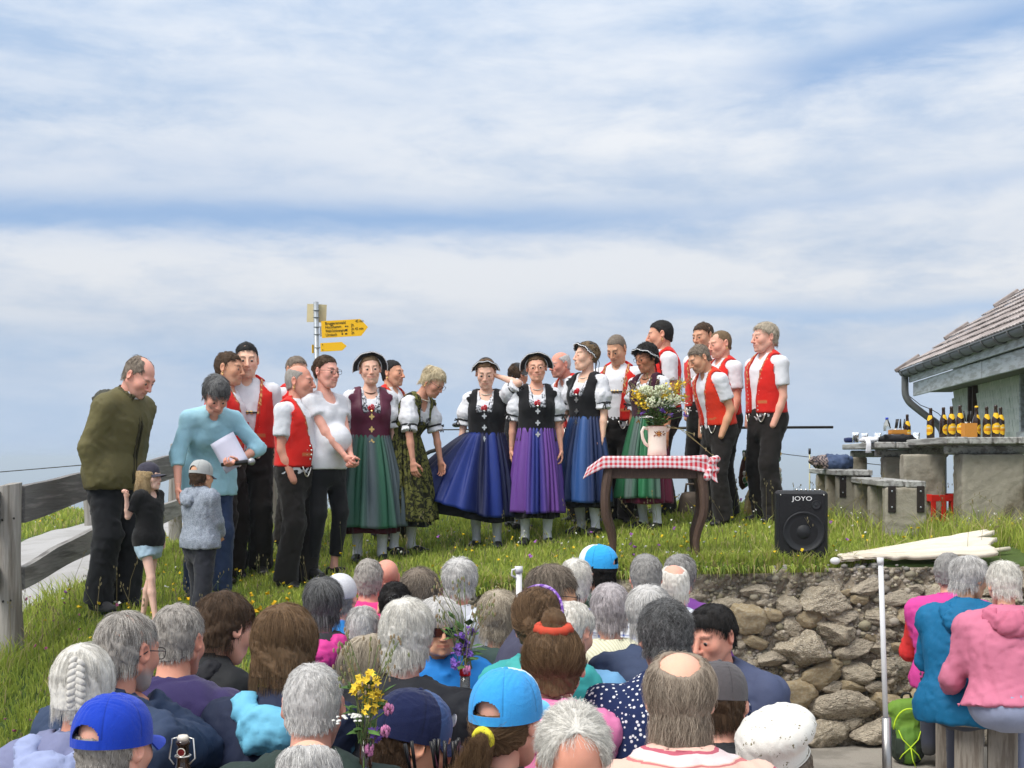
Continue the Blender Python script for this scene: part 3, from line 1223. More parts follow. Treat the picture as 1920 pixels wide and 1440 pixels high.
def bounds(sk, lo=None, hi=None):
    pts = [a for q in sk.arm for a in q[1:4]] + [sk.sp(-.15), sk.sp(.5)]
    pts = np.array(pts)
    l, h = pts.min(0) - .16, pts.max(0) + .16
    l[0], h[0] = min(l[0], -.30), max(h[0], .30)
    l[1], h[1] = min(l[1], sk.P[1] - .26), max(h[1], sk.P[1] + .24)
    return l, h


def torso(F, sk, infl, t0, t1, c=0, k=.04, fr=0., flat0=True, flat1=False, shoulders=True):
    """clothing around the trunk from t0 to t1"""
    ts = [t0] + [q[0] for q in sk.sec if t0 + .02 < q[0] < t1 - .02] + [t1]
    for i in range(len(ts) - 1):
        a0, b0, f0 = sk.section(ts[i])
        a1, b1, f1 = sk.section(ts[i + 1])
        w0 = infl + (fr if ts[i] < .05 else 0)
        w1 = infl + (fr if ts[i + 1] < .05 else 0)
        F.cone(sk.sp(ts[i], 0, f0), sk.sp(ts[i + 1], 0, f1), b0 + w0, b1 + w1, k=k if i else 0, u=X_, sa=(a0 + w0) / (b0 + w0), sb=(a1 + w1) / (b1 + w1), c=c, flat0=flat0 and i == 0, flat1=flat1 and i == len(ts) - 2)
    if sk.sex == 'f' and t1 > .3:
        for q in (-1, 1):
            F.ell(sk.sp(.305, q * .068, .064), .056 + infl, k=.04, c=c)
    if sk.belly and t0 < .15 and shoulders:
        F.ell(sk.sp(.13, 0, .02), (.145 + infl, .09 + sk.belly + infl, .15 + infl), k=.04, c=c)
    if flat0:
        x, y, z = F.g()
        p0, a = sk.sp(t0), sk.angle(t0 * .5)
        F.D = np.maximum(F.D, ((y - p0[1]) * math.sin(a) - (z - p0[2]) * math.cos(a)).astype(np.float32) + 0 * F.D)
    if shoulders and t1 > .40:
        for side, S, E, W, hd in sk.arm:
            F.cone(sk.sp(.44, side * sk.sw * .45, -.012), S, .062 + infl * .6, .052 + infl, k=.03, c=c)


def sleeves(F, sk, r0, r1, upto=1.0, fore=None, c=0, k=.03, flat=True, only=None, cuff=None):
    for side, S, E, W, hd in sk.arm:
        if only and side != only:
            continue
        if fore is None:
            F.cone(S, S + (E - S) * upto, r0, r1, k=k, c=c, flat1=flat)
        else:
            F.cone(S, E, r0, (r0 + r1) * .5, k=k, c=c)
            F.cone(E, E + (W - E) * fore, (r0 + r1) * .5, r1, k=.03, c=c, flat1=flat)


def new_person(label, head, d, yaw, sex='m', s=None, group=None, skin='fair', seated=False, seat=None, cat='person', ground=None, name='person', **kw):
    pose = {k: kw.pop(k) for k in ('lean', 'hunch', 'arms', 'feet', 'ts', 'belly', 'wide', 'hs', 'neckf') if k in kw}
    hd = kw.pop('hd', (0, 0, 0))
    sk = Sk(sex, seated, head=hd, **pose)
    w = at(head[0], head[1], d)
    c, s_ = math.cos(R(yaw)), math.sin(R(yaw))
    if seated:
        sc = s or 1.0
        # bring the seat to the bench by stretching the trunk a little
        ts = (w.z - seat) / sc
        ts = ts - (sk.Hc[2] - .45)          # missing height
        pose['ts'] = min(1.25, max(.72, 1 + ts / .50))
        sk = Sk(sex, seated, head=hd, **pose)
        off = sk.Hc * sc
        z0 = w.z - off[2]
    else:
        g = ground
        x0, y0 = w.x, w.y
        for _ in range(3):
            gz = terrain(x0, y0) if ground is None else ground
            sc = s or (w.z - gz) / float(sk.Hc[2])
            off = sk.Hc * sc
            x0, y0 = w.x - (c * off[0] - s_ * off[1]), w.y - (s_ * off[0] + c * off[1])
        z0 = gz
    x0, y0 = w.x - (c * off[0] - s_ * off[1]), w.y - (s_ * off[0] + c * off[1])
    root = thing(name, (x0, y0, z0), label, cat, group, R(yaw))
    P = dict(sk=sk, s=sc, root=root, skin=skin, d=d, seed=int(head[0] * 7 + head[1]), label=label, **kw)
    Ms = Matrix.Scale(sc, 4)
    P['MHs'] = sk.MH.copy()

    def toS(mb):
        mb.V = [v * sc for v in mb.V]
    P['toS'] = toS
    P['fine'] = kw.get('fine', False)
    return P


def finish_head(P):
    """after the body (built in unscaled space) the head matrix is used for hair and hats in scaled space"""
    P['MHs'] = Matrix.Scale(P['s'], 4) @ P['sk'].MH


def put_on_head(P, name, mb, material, smooth=True, sharp=None, parent=None):
    M = P['MHs']
    o = mb.obj(name, material, parent or P['root'], smooth, M, sharp)
    return o


# ------------------------------------------------------------------ things worn on the head
def glasses(P, dark=False, col=None, r=.0016, rnd=False):
    mb = MB()
    for q in (-1, 1):
        a = np.linspace(0, 2 * np.pi, 21)
        n = 2.0 if rnd else 3.2
        cx, cz = np.sign(np.cos(a)) * np.abs(np.cos(a)) ** (2 / n), np.sign(np.sin(a)) * np.abs(np.sin(a)) ** (2 / n)
        w, hh = (.024, .018) if not dark else (.029, .021)
        pts = np.stack([q * .033 + cx * w, -.106 + .25 * np.abs(q * .033 + cx * w) ** 1.6, .002 + cz * hh], -1)
        mb.tube(pts, r, 5, cap=False)
        mb.tube([(q * .056, -.101, .008), (q * .074, -.075, .010), (q * .083, .0, .008), (q * .080, .035, -.012)], r * 1.1, 5)
        lens = np.concatenate([pts[:-1], pts[:-1].mean(0, keepdims=True)])
        f = [(i, (i + 1) % 20, 20) for i in range(20)]
        P.setdefault('_lens', []).append((lens, f))
    mb.tube([(-.011, -.107, .006), (0, -.110, .009), (.011, -.107, .006)], r, 5)
    o = put_on_head(P, 'glasses', mb, BLACKPL if col is None else mat('frame_%d%d%d' % tuple(int(c * 99) for c in col), col, rough=.35, var=0))
    if dark:
        lb = MB()
        for lens, f in P['_lens']:
            lb.add(lens, f)
        put_on_head(P, 'dark_lens', lb, DARKLENS, parent=o)
    return o


def earrings(P, sides=(1, -1), gold=True):
    for q in sides:
        mb = MB()
        a = np.linspace(0, 6.28, 9)
        mb.tube(np.stack([np.full(9, q * .083), .008 + .006 * np.cos(a), -.036 + .006 * np.sin(a)], -1), .0018, 5)
        mb.ball((q * .083, .008, -.050), (.005, .005, .008), 8, 6)
        mb.ball((q * .083, .008, -.064), .0035, 8, 6)
        put_on_head(P, 'earring', mb, GOLD)


def cap(P, col, col2=None, visor=None, opening=True, tilt=0, yawc=0, th=.010, visor_len=.075, button=True, vcol=None, visor_up=0, tall=0):
    """baseball cap with panels, visor and the opening over its strap"""
    pal = [col, col2 or col, vcol or col]
    mb = MB()
    nu, nv = 181, 47
    ph = np.linspace(0, 2 * np.pi, nu)
    th_ = np.linspace(0, 1, nv)
    Rr = E0r + th + V3(.002, .002, .006 + tall)
    G = np.zeros((nu, nv, 3), np.float32)
    C = np.zeros((nu, nv, 3), np.float32)
    for j, t in enumerate(th_):
        el = t * np.pi / 2
        rr = math.cos(el) ** .80
        seam = 1 - .010 * (np.abs(np.cos(ph * 3)) < .12)
        G[:, j, 0] = Rr[0] * rr * np.sin(ph) * seam
        G[:, j, 1] = -Rr[1] * rr * np.cos(ph) * seam
        G[:, j, 2] = Rr[2] * math.sin(el) ** .92 * (1 if j < nv - 1 else .999)
        front = (np.cos(ph) > .5)
        sm_ = (np.abs(np.cos(ph * 3)) < .07) & (j > 0)
        C[:, j] = np.where(front[:, None], np.array(pal[1]), np.array(pal[0])) * np.where(sm_, .62, 1)[:, None]  # colour darkened along the panel seams to make them look deeper
    wob = wnoise(G.reshape(-1, 3), 26, P['seed']).reshape(nu, nv)
    G *= (1 + .020 * (wob + .5 * wnoise(G.reshape(-1, 3), 60, P['seed'] + 3).reshape(nu, nv)) * np.linspace(.3, 1, nv))[:, :, None]
    G += E0c + V3(0, 0, -.004)
    base_z = E0c[2] - .004
    # band below the dome
    B = np.stack([G[:, 0] + V3(0, 0, -.022), G[:, 0]], 1)
    keep = np.ones(nu - 1, bool)
    if opening:
        back = np.abs(((ph + np.pi) % (2 * np.pi)) - np.pi)
    G2 = G
    mbs = MB()
    # cut the opening by skipping faces
    i, j = np.meshgrid(np.arange(nu - 1), np.arange(nv - 1), indexing='ij')
    phc = (ph[:-1] + ph[1:]) / 2
    zc = (G[:-1, :-1, 2] + G[1:, 1:, 2]) / 2 - base_z
    bk = np.abs(phc - np.pi)[:, None] * .085
    hole = (bk ** 2 + (zc * 1.05) ** 2) < .040 ** 2 if opening else np.zeros((nu - 1, nv - 1), bool)
    q = np.stack([i * nv + j, (i + 1) * nv + j, (i + 1) * nv + j + 1, i * nv + j + 1], -1)[~hole]
    off = len(G.reshape(-1, 3))
    In = (G - E0c) * .972 + E0c
    mbs.add(np.concatenate([G.reshape(-1, 3), In.reshape(-1, 3)]), np.concatenate([q, q[:, ::-1] + off]), 0, np.concatenate([C.reshape(-1, 3), C.reshape(-1, 3) * .8]))
    mbs.shell(np.stack([B[:, 0], B[:, 1] * V3(1.004, 1.004, 1)], 1), .004, 0, np.repeat(C[:, :1], 2, 1))
    if button:
        mbs.ball((0, E0c[1], E0c[2] + Rr[2] - .004), (.008, .008, .005), 8, 5, col=pal[0])
    # visor
    nu2, nv2 = 17, 7
    a = np.linspace(-1.02, 1.02, nu2)
    Vg = np.zeros((nu2, nv2, 3), np.float32)
    for jj, t in enumerate(np.linspace(0, 1, nv2)):
        Vg[:, jj, 0] = (Rr[0] - .002) * np.sin(a) * (1 + .06 * t)
        Vg[:, jj, 1] = E0c[1] - (Rr[1] - .003) * np.cos(a) - visor_len * t * np.cos(a * 1.35).clip(0) ** .6
        Vg[:, jj, 2] = base_z - .012 - (.012 - visor_up) * t - .020 * (np.sin(a) ** 2) * (.3 + t)
    mbs.shell(Vg[:, ::-1], .005, 0, pal[2])
    M = Matrix.Rotation(R(yawc), 4, 'Z') @ Matrix.Rotation(R(tilt), 4, 'X')
    mbs.V = [v @ np.array(M.to_3x3(), np.float32).T for v in mbs.V]
    return put_on_head(P, 'cap', mbs, CLOTH, True, 50)


WHITELACE = mat('white_lace', (.72, .73, .76), rough=.85, var=.25, scale=120, bump=.5, bscale=150)
BLACKLACE = mat('black_lace', (.012, .012, .014), rough=.65, var=.4, scale=120, bump=.6, bscale=140, sheen=.2)
GREYLACE = mat('black_and_white_lace', (.40, .42, .46), rough=.9, var=.3, scale=60, color2=(.03, .03, .035), c2scale=55, c2lo=.46, c2hi=.56, bump=.4, bscale=150)


def bonnet(P, style='wheel', tilt=32, shift=(0, 0, 0), brown=False):
    """Sunday bonnet: dark stiff brim standing round the head with a white frilled edge, and a dark crown at the back"""
    mb = MB()
    nu, nv = 41, 6
    a = np.linspace(-1.75, 1.75, nu)
    if style == 'front':
        a = np.linspace(-1.5, 1.5, nu)
    G = np.zeros((nu, nv, 3), np.float32)
    for j, t in enumerate(np.linspace(0, 1, nv)):
        r = .086 + (.060 if style == 'wheel' else .036) * t
        G[:, j, 0] = r * np.sin(a) * .95
        G[:, j, 2] = r * np.cos(a) * 1.0 + .022
        G[:, j, 1] = .018 * (1 - t) - .024 * t * (1 - .5 * np.abs(a)) + .006 * np.sin(a * 9) * t
    M = Matrix.Rotation(R(tilt), 4, 'X')
    mb.shell(G, .007, 0)
    mb.ell = None
    # crown behind the brim
    mb.ball((0, .052, .046), (.074, .066, .076), 18, 12, M=None)
    o = None
    wb = MB()
    e = G[:, -1] + V3(0, -.004, 0)
    zig = np.stack([np.zeros(nu), np.where(np.arange(nu) % 2, -.004, .004), np.where(np.arange(nu) % 2, .004, -.002)], -1)
    wb.tube(e + zig * .8, .0042, 5)
    wb.tube(G[:, 1] + V3(0, -.006, 0) + zig * .6, .0038, 5)
    Rm = np.array(M.to_3x3(), np.float32)
    sh = np.array(shift, np.float32)
    for b in (mb, wb):
        b.V = [(v - V3(0, .03, .03)) @ Rm.T + V3(0, .03, .03) + sh for v in b.V]
    o = put_on_head(P, 'bonnet', mb, BLACKLACE, True, 45)
    put_on_head(P, 'white_frill', wb, WHITELACE, parent=o)
    rb = MB()
    for q in (-1, 1):
        rb.tube([(q * .03, .085, .0), (q * .035, .11, -.05), (q * .03, .105, -.12), (q * .04, .10, -.17)], .008, 6, flat=.25)
    put_on_head(P, 'ribbon', rb, BLACKLACE, parent=o)
    return o


def scarf_tube(pts, r, name, P, material, col=(.5, .5, .5), parent=None, flat=None, n=6):
    mb = MB().tube(pts, r, n, col=col, flat=flat)
    P['toS'](mb)
    return mb.obj(name, material, parent or P['root'])


# ------------------------------------------------------------------ garments used by several people
RED = lin(212, 40, 34)


def shoes(P, col=(.02, .02, .022), buckle=False):
    sk = P['sk']
    for side, hp, kn, an in sk.leg:
        F = Field(an + V3(-.10, -.24, -.095), an + V3(.10, .13, .06), .010)
        F.cone(an + V3(0, .035, -.045), an + V3(side * .015, -.07, -.052), .043, .040, k=.02, c=0)
        F.cone(an + V3(side * .015, -.07, -.055), an + V3(side * .03, -.15, -.062), .040, .026, k=.02, u=X_, sa=1.0, sb=1.6, c=0)
        x, y, z = F.g()
        F.D = np.maximum(F.D, (an[2] - .083 - z) + 0 * F.D)
        F.D = np.maximum(F.D, (z - (an[2] - .012)) + 0 * F.D)
        o = garment(P, 'shoe', F, [col], LEATHER if col[0] < .03 else CLOTH, folds=0)
        if buckle:
            b = MB().box(an + V3(side * .012, -.065, -.004), (.045, .03, .008), Matrix.Rotation(R(18), 4, 'X'), bev=.002)
            P['toS'](b)
            b.obj('shoe_buckle', METALS, o, False)


def trousers(P, col, r=(.098, .078, .085), mat_=None, folds=.004, zend=.05, top=.05, name='trousers'):
    sk = P['sk']
    fs = np.array([q[3] for q in sk.leg] + [q[2] for q in sk.leg])
    lo = np.minimum(fs.min(0) - .16, (-.26, sk.P[1] - .22, 0.0))
    hi = np.maximum(fs.max(0) + .16, (.26, sk.P[1] + .24, 0))
    hi[2] = sk.sp(top)[2] + .12
    lo[2] = 0
    F = Field(lo, hi, .0155)
    torso(F, sk, .018, -.13, top, flat0=False, flat1=True, shoulders=False)
    m = {'m': 1.0, 'f': .92, 'k': .82}[sk.sex]
    for side, hp, kn, an in sk.leg:
        F.ell(hp + V3(0, .045, -.03), (.095 * m, .10, .11), k=.04)
        F.cone(hp + V3(0, .01, -.02), kn, r[0] * m, r[1] * m, k=.035)
        e = kn + (an - kn) * ((kn[2] - zend) / max(.05, kn[2] - an[2]))
        F.cone(kn, e, r[1] * m, r[2] * m, k=.02, flat1=True)
    return garment(P, name, F, [col], mat_ or CLOTH, folds=folds * 1.8, ff=8)


def shirt(P, col, infl=.013, sleeve=.62, collar=True, t0=-.06, mat_=None, folds=.005, r=(.064, .070), fore=None, name='shirt', nk=.045, fit=1.0):
    sk = P['sk']
    lo, hi = bounds(sk)
    lo[2] = sk.sp(t0)[2] - .10
    F = Field(lo, hi, .0145)
    torso(F, sk, infl, t0, .485, fr=.018 if t0 < -.08 else 0)
    m = {'m': 1.0, 'f': .86, 'k': .82}[sk.sex]
    sleeves(F, sk, r[0] * m, r[1] * m, sleeve, fore)
    if collar:
        F.cone(sk.sp(.455, 0, -.008), sk.sp(.455, 0, -.008) + sk.neck_dir * .085, .066 * m + .006, .062 * m + .004, k=.02, flat1=True)
        F.cone(sk.sp(.455, 0, -.008) + sk.neck_dir * .05, sk.sp(.455, 0, -.008) + sk.neck_dir * .14, .058 * m, .056 * m, k=0, sub=True)
        # open throat
        F.cone(sk.sp(.47, 0, .09), sk.sp(.505, 0, .06), .012, .034, k=.01, sub=True)
    else:
        F.cone(sk.sp(.43, 0, -.005) + sk.neck_dir * .02, sk.sp(.47, 0, 0) + sk.neck_dir * .12, nk * 1.35, nk * 1.5, k=.012, sub=True)
        F.ell(sk.sp(.47, 0, .06), (.075 * m, .07, .06), k=.012, sub=True)
    return garment(P, name, F, [col], mat_ or CLOTH, folds=folds * .8)


def vest(P, col=RED, open_=(.03, .085), studs=True, t0=.0, chain=True, infl=.034):
    """sleeveless embroidered waistcoat, open in front"""
    sk = P['sk']
    lo, hi = bounds(sk)
    lo[2] = sk.sp(t0)[2] - .10
    hi[2] = sk.sp(.5)[2] + .12
    lo[0], hi[0] = max(lo[0], -.36), min(hi[0], .36)
    F = Field(lo, hi, .0125)
    torso(F, sk, infl, t0, .485, fr=.012)
    F.cone(sk.sp(.45, 0, -.01), sk.sp(.45, 0, -.01) + sk.neck_dir * .055, .076, .072, k=.02, flat1=True)
    F.cone(sk.sp(.44, 0, 0), sk.sp(.44, 0, 0) + sk.neck_dir * .16, .064, .068, k=0, sub=True)
    for side, S, E, W, hd in sk.arm:
        u = unit(E - S)
        F.cone(S - u * .01 + V3(side * .01, 0, 0), S + u * .20 + V3(side * .04, 0, 0), .084, .074, k=.004, sub=True)
        F.cone(S + V3(side * -.005, 0, .02), S + V3(side * .25, 0, .02), .088, .12, k=.004, sub=True)
    x, t, f = sk.tf(F)
    w = open_[0] + (open_[1] - open_[0]) * np.clip((t - .12) / .30, 0, 1)
    dr = np.maximum(np.abs(x) - w, -f + .0) + 0 * F.D
    F.D = np.maximum(F.D, -dr)
    a = sk.angle(.25)
    p0 = sk.sp(.25)

    def colfn(V, c):
        tt = .25 + (-(V[:, 1] - p0[1]) * math.sin(a) + (V[:, 2] - p0[2]) * math.cos(a)) / sk.ts
        ff = -(V[:, 1] - p0[1]) * math.cos(a) - (V[:, 2] - p0[2]) * math.sin(a)
        ww = open_[0] + (open_[1] - open_[0]) * np.clip((tt - .12) / .30, 0, 1)
        edge = (np.abs(V[:, 0]) < ww + .022) & (ff > .02)
        lapel = edge & (tt > .26) & (np.abs(V[:, 0]) > ww + .004)
        orn = (np.sin(tt * 160) * np.sin(V[:, 0] * 190) > .35)
        c = np.where((edge & ~lapel)[:, None], np.array(col) * .72, c)
        c = np.where(lapel[:, None], np.where(orn[:, None], np.array((.62, .42, .16)), np.array((.34, .075, .04))), c)
        pocket = (np.abs(tt - .10) < .007) & (np.abs(np.abs(V[:, 0]) - .105) < .035) & (ff > 0)
        c = np.where(pocket[:, None], np.array((.55, .16, .06)), c)
        hem = tt < t0 + .014
        c = np.where(hem[:, None], np.array(col) * .7, c)
        return c
    o = garment(P, 'vest', F, [col], CLOTH, folds=.0025, colfn=colfn)
    if studs:
        mb = MB()
        for side in (-1, 1):
            for t in np.arange(.03, .34, .034):
                wx = open_[0] + (open_[1] - open_[0]) * min(1, max(0, (t - .12) / .30)) + .030
                for dx in (0, .028):
                    p = sk.skin_at(t, side * (wx + dx), infl + .004)
                    mb.ball(p, .0088 if dx == 0 else .0065, 6, 5)
        for side in (-1, 1):
            mb.ball(sk.skin_at(.425, side * .105, infl + .006), .010, 6, 5)
        P['toS'](mb)
        so = mb.obj('silver_studs', METALS, o)
        so['kind'] = 'stuff'
    if chain:
        for side in (-1, 1):
            p0_, p1 = sk.skin_at(.0, side * .05, .03), sk.skin_at(.005, side * .125, .03)
            pts = [p0_ + (p1 - p0_) * q + V3(0, -.01, -.075 * math.sin(math.pi * q)) for q in np.linspace(0, 1, 9)]
            mb = MB().tube(pts, .0055, 6)
            P['toS'](mb)
            mb.obj('watch_chain', METALS, P['root'])
    return o


def braces(P):
    """dark leather braces with a brass breast strap, over the shirt"""
    sk = P['sk']
    mb = MB()
    for q in (-1, 1):
        pts = [sk.skin_at(t, q * (.080 + .03 * t), .016) for t in np.linspace(.0, .42, 12)]
        mb.tube(pts, .016, 6, flat=.3)
    pts = [sk.skin_at(.27, x, .022) for x in np.linspace(-.08, .08, 9)]
    mb.tube(pts, .02, 6, flat=.35)
    P['toS'](mb)
    o = mb.obj('braces', LEATHER, P['root'])
    b = MB()
    for x in (-.05, -.02, .01, .04):
        b.box(sk.skin_at(.27, x, .032), (.02, .006, .026), bev=.002)
    P['toS'](b)
    b.obj('brass_plate', GOLD, o)
    return o


def skirt_shell(P, name, material, col, t_top=.12, z_hem=.42, r_top=None, r_hem=(.33, .28), span=None, n_pleat=22, amp=.016, off=0., flare=None, shift=(0, 0), seed=0, colfn=None, th=.006, nu=None, lift=None):
    """pleated cloth hanging from the waist; span=None goes all round, else the angle range in degrees about the front"""
    sk = P['sk']
    r = np.random.default_rng(seed)
    top = sk.sp(t_top)
    a0, b0, f0 = sk.section(t_top)
    rt = (a0 + .016 + off, b0 + .016 + off) if r_top is None else (r_top[0] + off, r_top[1] + off)
    if span is None:
        th_ = np.linspace(-np.pi, np.pi, nu or 181)
    else:
        th_ = np.linspace(R(span[0]), R(span[1]), nu or 131)
    nv = 30
    G = np.zeros((len(th_), nv, 3), np.float32)
    ph = r.uniform(0, 6.28, 8)
    for j, t in enumerate(np.linspace(0, 1, nv)):
        g = t ** .72
        hang = 1 - (1 - t) ** 2
        rx = rt[0] + (r_hem[0] + off - rt[0]) * (.62 * hang + .38 * t)
        ry = rt[1] + (r_hem[1] + off - rt[1]) * (.62 * hang + .38 * t)
        warp = th_ + .10 * np.sin(th_ * 3 + ph[0]) + .05 * np.sin(th_ * 7 + ph[1]) + .05 * t * np.sin(th_ * 2 + ph[6])
        fine = np.sin(warp * n_pleat + ph[2] + .5 * np.sin(t * 2 + ph[5]))
        broad = np.sin(warp * n_pleat * .37 + ph[3] + t * .8) + .6 * np.sin(warp * n_pleat * .61 + ph[4]) + .5 * np.sin(warp * n_pleat * .2 + ph[7] - t * 1.5)
        fine = np.sign(fine) * np.abs(fine) ** .8
        dr = amp * (.12 + .98 * g) * (fine * (1 - .62 * t) + broad * .95 * t)
        lx = 1.0
        if flare is not None:
            fa, fs = flare
            lx = 1 + fs * g * np.clip(np.cos(th_ - R(fa)), 0, 1) ** 2
        G[:, j, 0] = top[0] + (rx + dr) * np.sin(th_) * lx + shift[0] * g
        G[:, j, 1] = top[1] - (ry + dr) * np.cos(th_) * lx + shift[1] * g
        zz = top[2] + (z_hem - top[2]) * t
        zl = 0
        if lift is not None:
            la, lz = lift
            zl = lz * g * np.clip(np.cos(th_ - R(la)), 0, 1) ** 2
        G[:, j, 2] = zz + zl + .006 * np.sin(th_ * 4 + ph[5]) * g
    c = np.tile(np.asarray(col, np.float32), (len(th_), nv, 1))
    if colfn:
        c = colfn(G, c, th_)
    mb = MB().shell(G, th, 0, c)
    P['toS'](mb)
    return mb.obj(name, material, P['root'])


def bodice(P, col, infl=.030, material=None, tb=.0, neck_w=.075, neck_t=.315, point=True, trim=None):
    sk = P['sk']
    lo, hi = bounds(sk)
    lo[2] = sk.sp(tb)[2] - .16
    hi[2] = sk.sp(.5)[2] + .06
    lo[0], hi[0] = -.28, .28
    F = Field(lo, hi, .0115)
    torso(F, sk, infl, tb, .455)
    x, t, f = sk.tf(F)
    if point:
        F.cone(sk.sp(.06, 0, .088), sk.sp(-.015, 0, .100), .045, .030, k=.01, u=X_, sa=1.7, sb=1.9, flat1=True)
    for side, S, E, W, hd in sk.arm:
        u = unit(E - S)
        F.cone(S - u * .02 + V3(side * .015, 0, 0), S + u * .2 + V3(side * .02, 0, 0), .070, .075, k=.006, sub=True)
        F.cone(S + V3(side * .0, 0, .02), S + V3(side * .25, 0, .03), .062, .10, k=.006, sub=True)
    F.cone(sk.sp(.42, 0, 0), sk.sp(.47, 0, 0) + sk.neck_dir * .1, .072, .085, k=.006, sub=True)
    dr = np.maximum(np.maximum(np.abs(x) - neck_w, neck_t - t), -f) + 0 * F.D
    F.D = np.maximum(F.D, -dr)
    return garment(P, 'bodice', F, [col], material or CLOTH, folds=.0015)


def dirndl_blouse(P, lace=True):
    sk = P['sk']
    lo, hi = bounds(sk)
    lo[2] = sk.sp(.05)[2] - .05
    F = Field(lo, hi, .0135)
    torso(F, sk, .012, .05, .47)
    F.cone(sk.sp(.44, 0, -.005), sk.sp(.44, 0, -.005) + sk.neck_dir * .12, .060, .064, k=.01, sub=True)
    F.ell(sk.sp(.47, 0, .05), (.055, .06, .075), k=.01, sub=True)
    pal = [(.74, .75, .79), (.74, .75, .79)]
    for side, S, E, W, hd in sk.arm:
        d = E - S
        F.cone(S + d * .10, S + d * .50, .066, .086, k=.03, c=1)
        F.cone(S + d * .50, S + d * .72, .086, .060, k=.02, c=1)
        F.cone(S + d * .74, S + d * .92, .056, .078, k=.012, c=1, flat1=True)
    o = garment(P, 'blouse', F, pal, CLOTH, folds=.006, ff=16)
    for side, S, E, W, hd in sk.arm:
        d = unit(E - S)
        c0 = S + (E - S) * .73
        u = unit(np.cross(d, V3(0, 1, 0)))
        v = np.cross(d, u)
        pts = [c0 + (u * math.cos(a) + v * math.sin(a)) * .064 for a in np.linspace(0, 2 * math.pi, 19)]
        mb = MB().tube(pts, .010, 6)
        # bow
        b0 = c0 + unit(V3(side * .8, -.6, 0)) * .070
        for q in (-1, 1):
            mb.tube([b0, b0 + V3(q * .022, -.012, .012), b0 + V3(q * .034, -.006, -.004), b0], .006, 5)
            mb.tube([b0, b0 + V3(q * .012, -.012, -.03), b0 + V3(q * .02, -.010, -.055)], .006, 5)
        P['toS'](mb)
        mb.obj('ribbon', BLACKLACE, o)
    if lace:
        # lace kerchief: two bands from the shoulders to the neckline and round the back
        mb = MB()
        for q in (-1, 1):
            cols = []
            for u_ in np.linspace(-1, 1, 7):
                row = []
                for t in np.linspace(0, 1, 12):
                    tt = .455 - .155 * t
                    xx = q * (.074 - .030 * t + u_ * .030 * (1 - .35 * t))
                    p = sk.skin_at(min(tt, .44), xx, .030 + .004 * math.sin(u_ * 9 + t * 5))
                    if tt > .43:
                        p = p + V3(0, .03, .012) * ((tt - .43) / .025)
                    row.append(p)
                cols.append(row)
            G = np.array(cols, np.float32)
            if q > 0:
                G = G[::-1]
            mb.shell(G, .005)
            # over the shoulder and down the upper arm edge
            cols = []
            for u_ in np.linspace(-1, 1, 6):
                row = []
                for ang in np.linspace(-1.35, 1.5, 12):
                    base = sk.sp(.44, q * (.095 + u_ * .032), -.01)
                    row.append(base + V3(0, -.082 * math.sin(-ang) * -1 if False else .088 * math.sin(ang), .082 * math.cos(ang) - .018 + .004 * math.sin(ang * 7 + u_ * 4) - abs(u_) * .004))
                cols.append(row)
            G = np.array(cols, np.float32)
            if q > 0:
                G = G[::-1]
            mb.shell(G[:, ::-1], .005)
        P['toS'](mb)
        mb.obj('lace_kerchief', GREYLACE, o)
    return o


ROSE = mat('red_rose', lin(200, 22, 40), rough=.6, var=.2, scale=60)
LEAFM = mat('leaf_green', (.06, .13, .03), rough=.6, var=.3, scale=40, spec=.3)


def rose(P, t=.345, x=0.0):
    sk = P['sk']
    c = sk.skin_at(t, x, .036)
    mb = MB()
    r = np.random.default_rng(3)
    for k in range(13):
        a = k * 2.4
        rr = .005 + .0021 * k
        d = V3(math.cos(a), -.45 + .02 * k, math.sin(a) * .8)
        p = c + V3(math.cos(a) * rr, -.018 + rr * .45, math.sin(a) * rr * .85)
        M = Vector(unit(d)).to_track_quat('Z', 'Y').to_matrix()
        mb.ball(p, (.006 + .0011 * k, .006 + .0009 * k, .004), 8, 5, M=M)
    P['toS'](mb)
    o = mb.obj('rose', ROSE, P['root'])
    lb = MB()
    lb.ball(c + V3(.02, .004, -.030), (.014, .004, .012), 7, 5)
    P['toS'](lb)
    lb.obj('leaf', LEAFM, o)


def clasps(P, n=3, gold=False, t1=.27, t0=.06, infl=.046):
    sk = P['sk']
    mb = MB()
    for i, t in enumerate(np.linspace(t1, t0, n)):
        c = sk.skin_at(t, 0, infl)
        z = .024
        o = []
        for k in range(16):
            a = k / 16 * 2 * math.pi
            rr = z * (.42 + .58 * abs(math.cos(2 * a)) ** 1.5)
            o.append((rr * math.cos(a), rr * math.sin(a) * 1.15))
        mb.prism(o, .008, Matrix.Translation(Vector(c) + Vector((0, -.004, 0))))
    mb.ball(sk.skin_at(t1 + .045, 0, infl), .012, 8, 6)
    P['toS'](mb)
    return mb.obj('clasps', GOLD if gold else METALS, P['root'], False)


def necklace(P, col=(.6, .55, .45), t=.435):
    sk = P['sk']
    pts = []
    for a in np.linspace(-2.3, 2.3, 25):
        c = sk.N + sk.neck_dir * .012
        pts.append(c + V3(.056 * math.sin(a), -.062 * math.cos(a) - .004, -.030 * math.cos(a)))
    mb = MB()
    for p in pts:
        mb.ball(p, .0058, 6, 5)
    P['toS'](mb)
    mb.obj('necklace', mat('beads_%d' % int(col[0] * 99), col, rough=.35, var=.2, scale=80), P['root'])


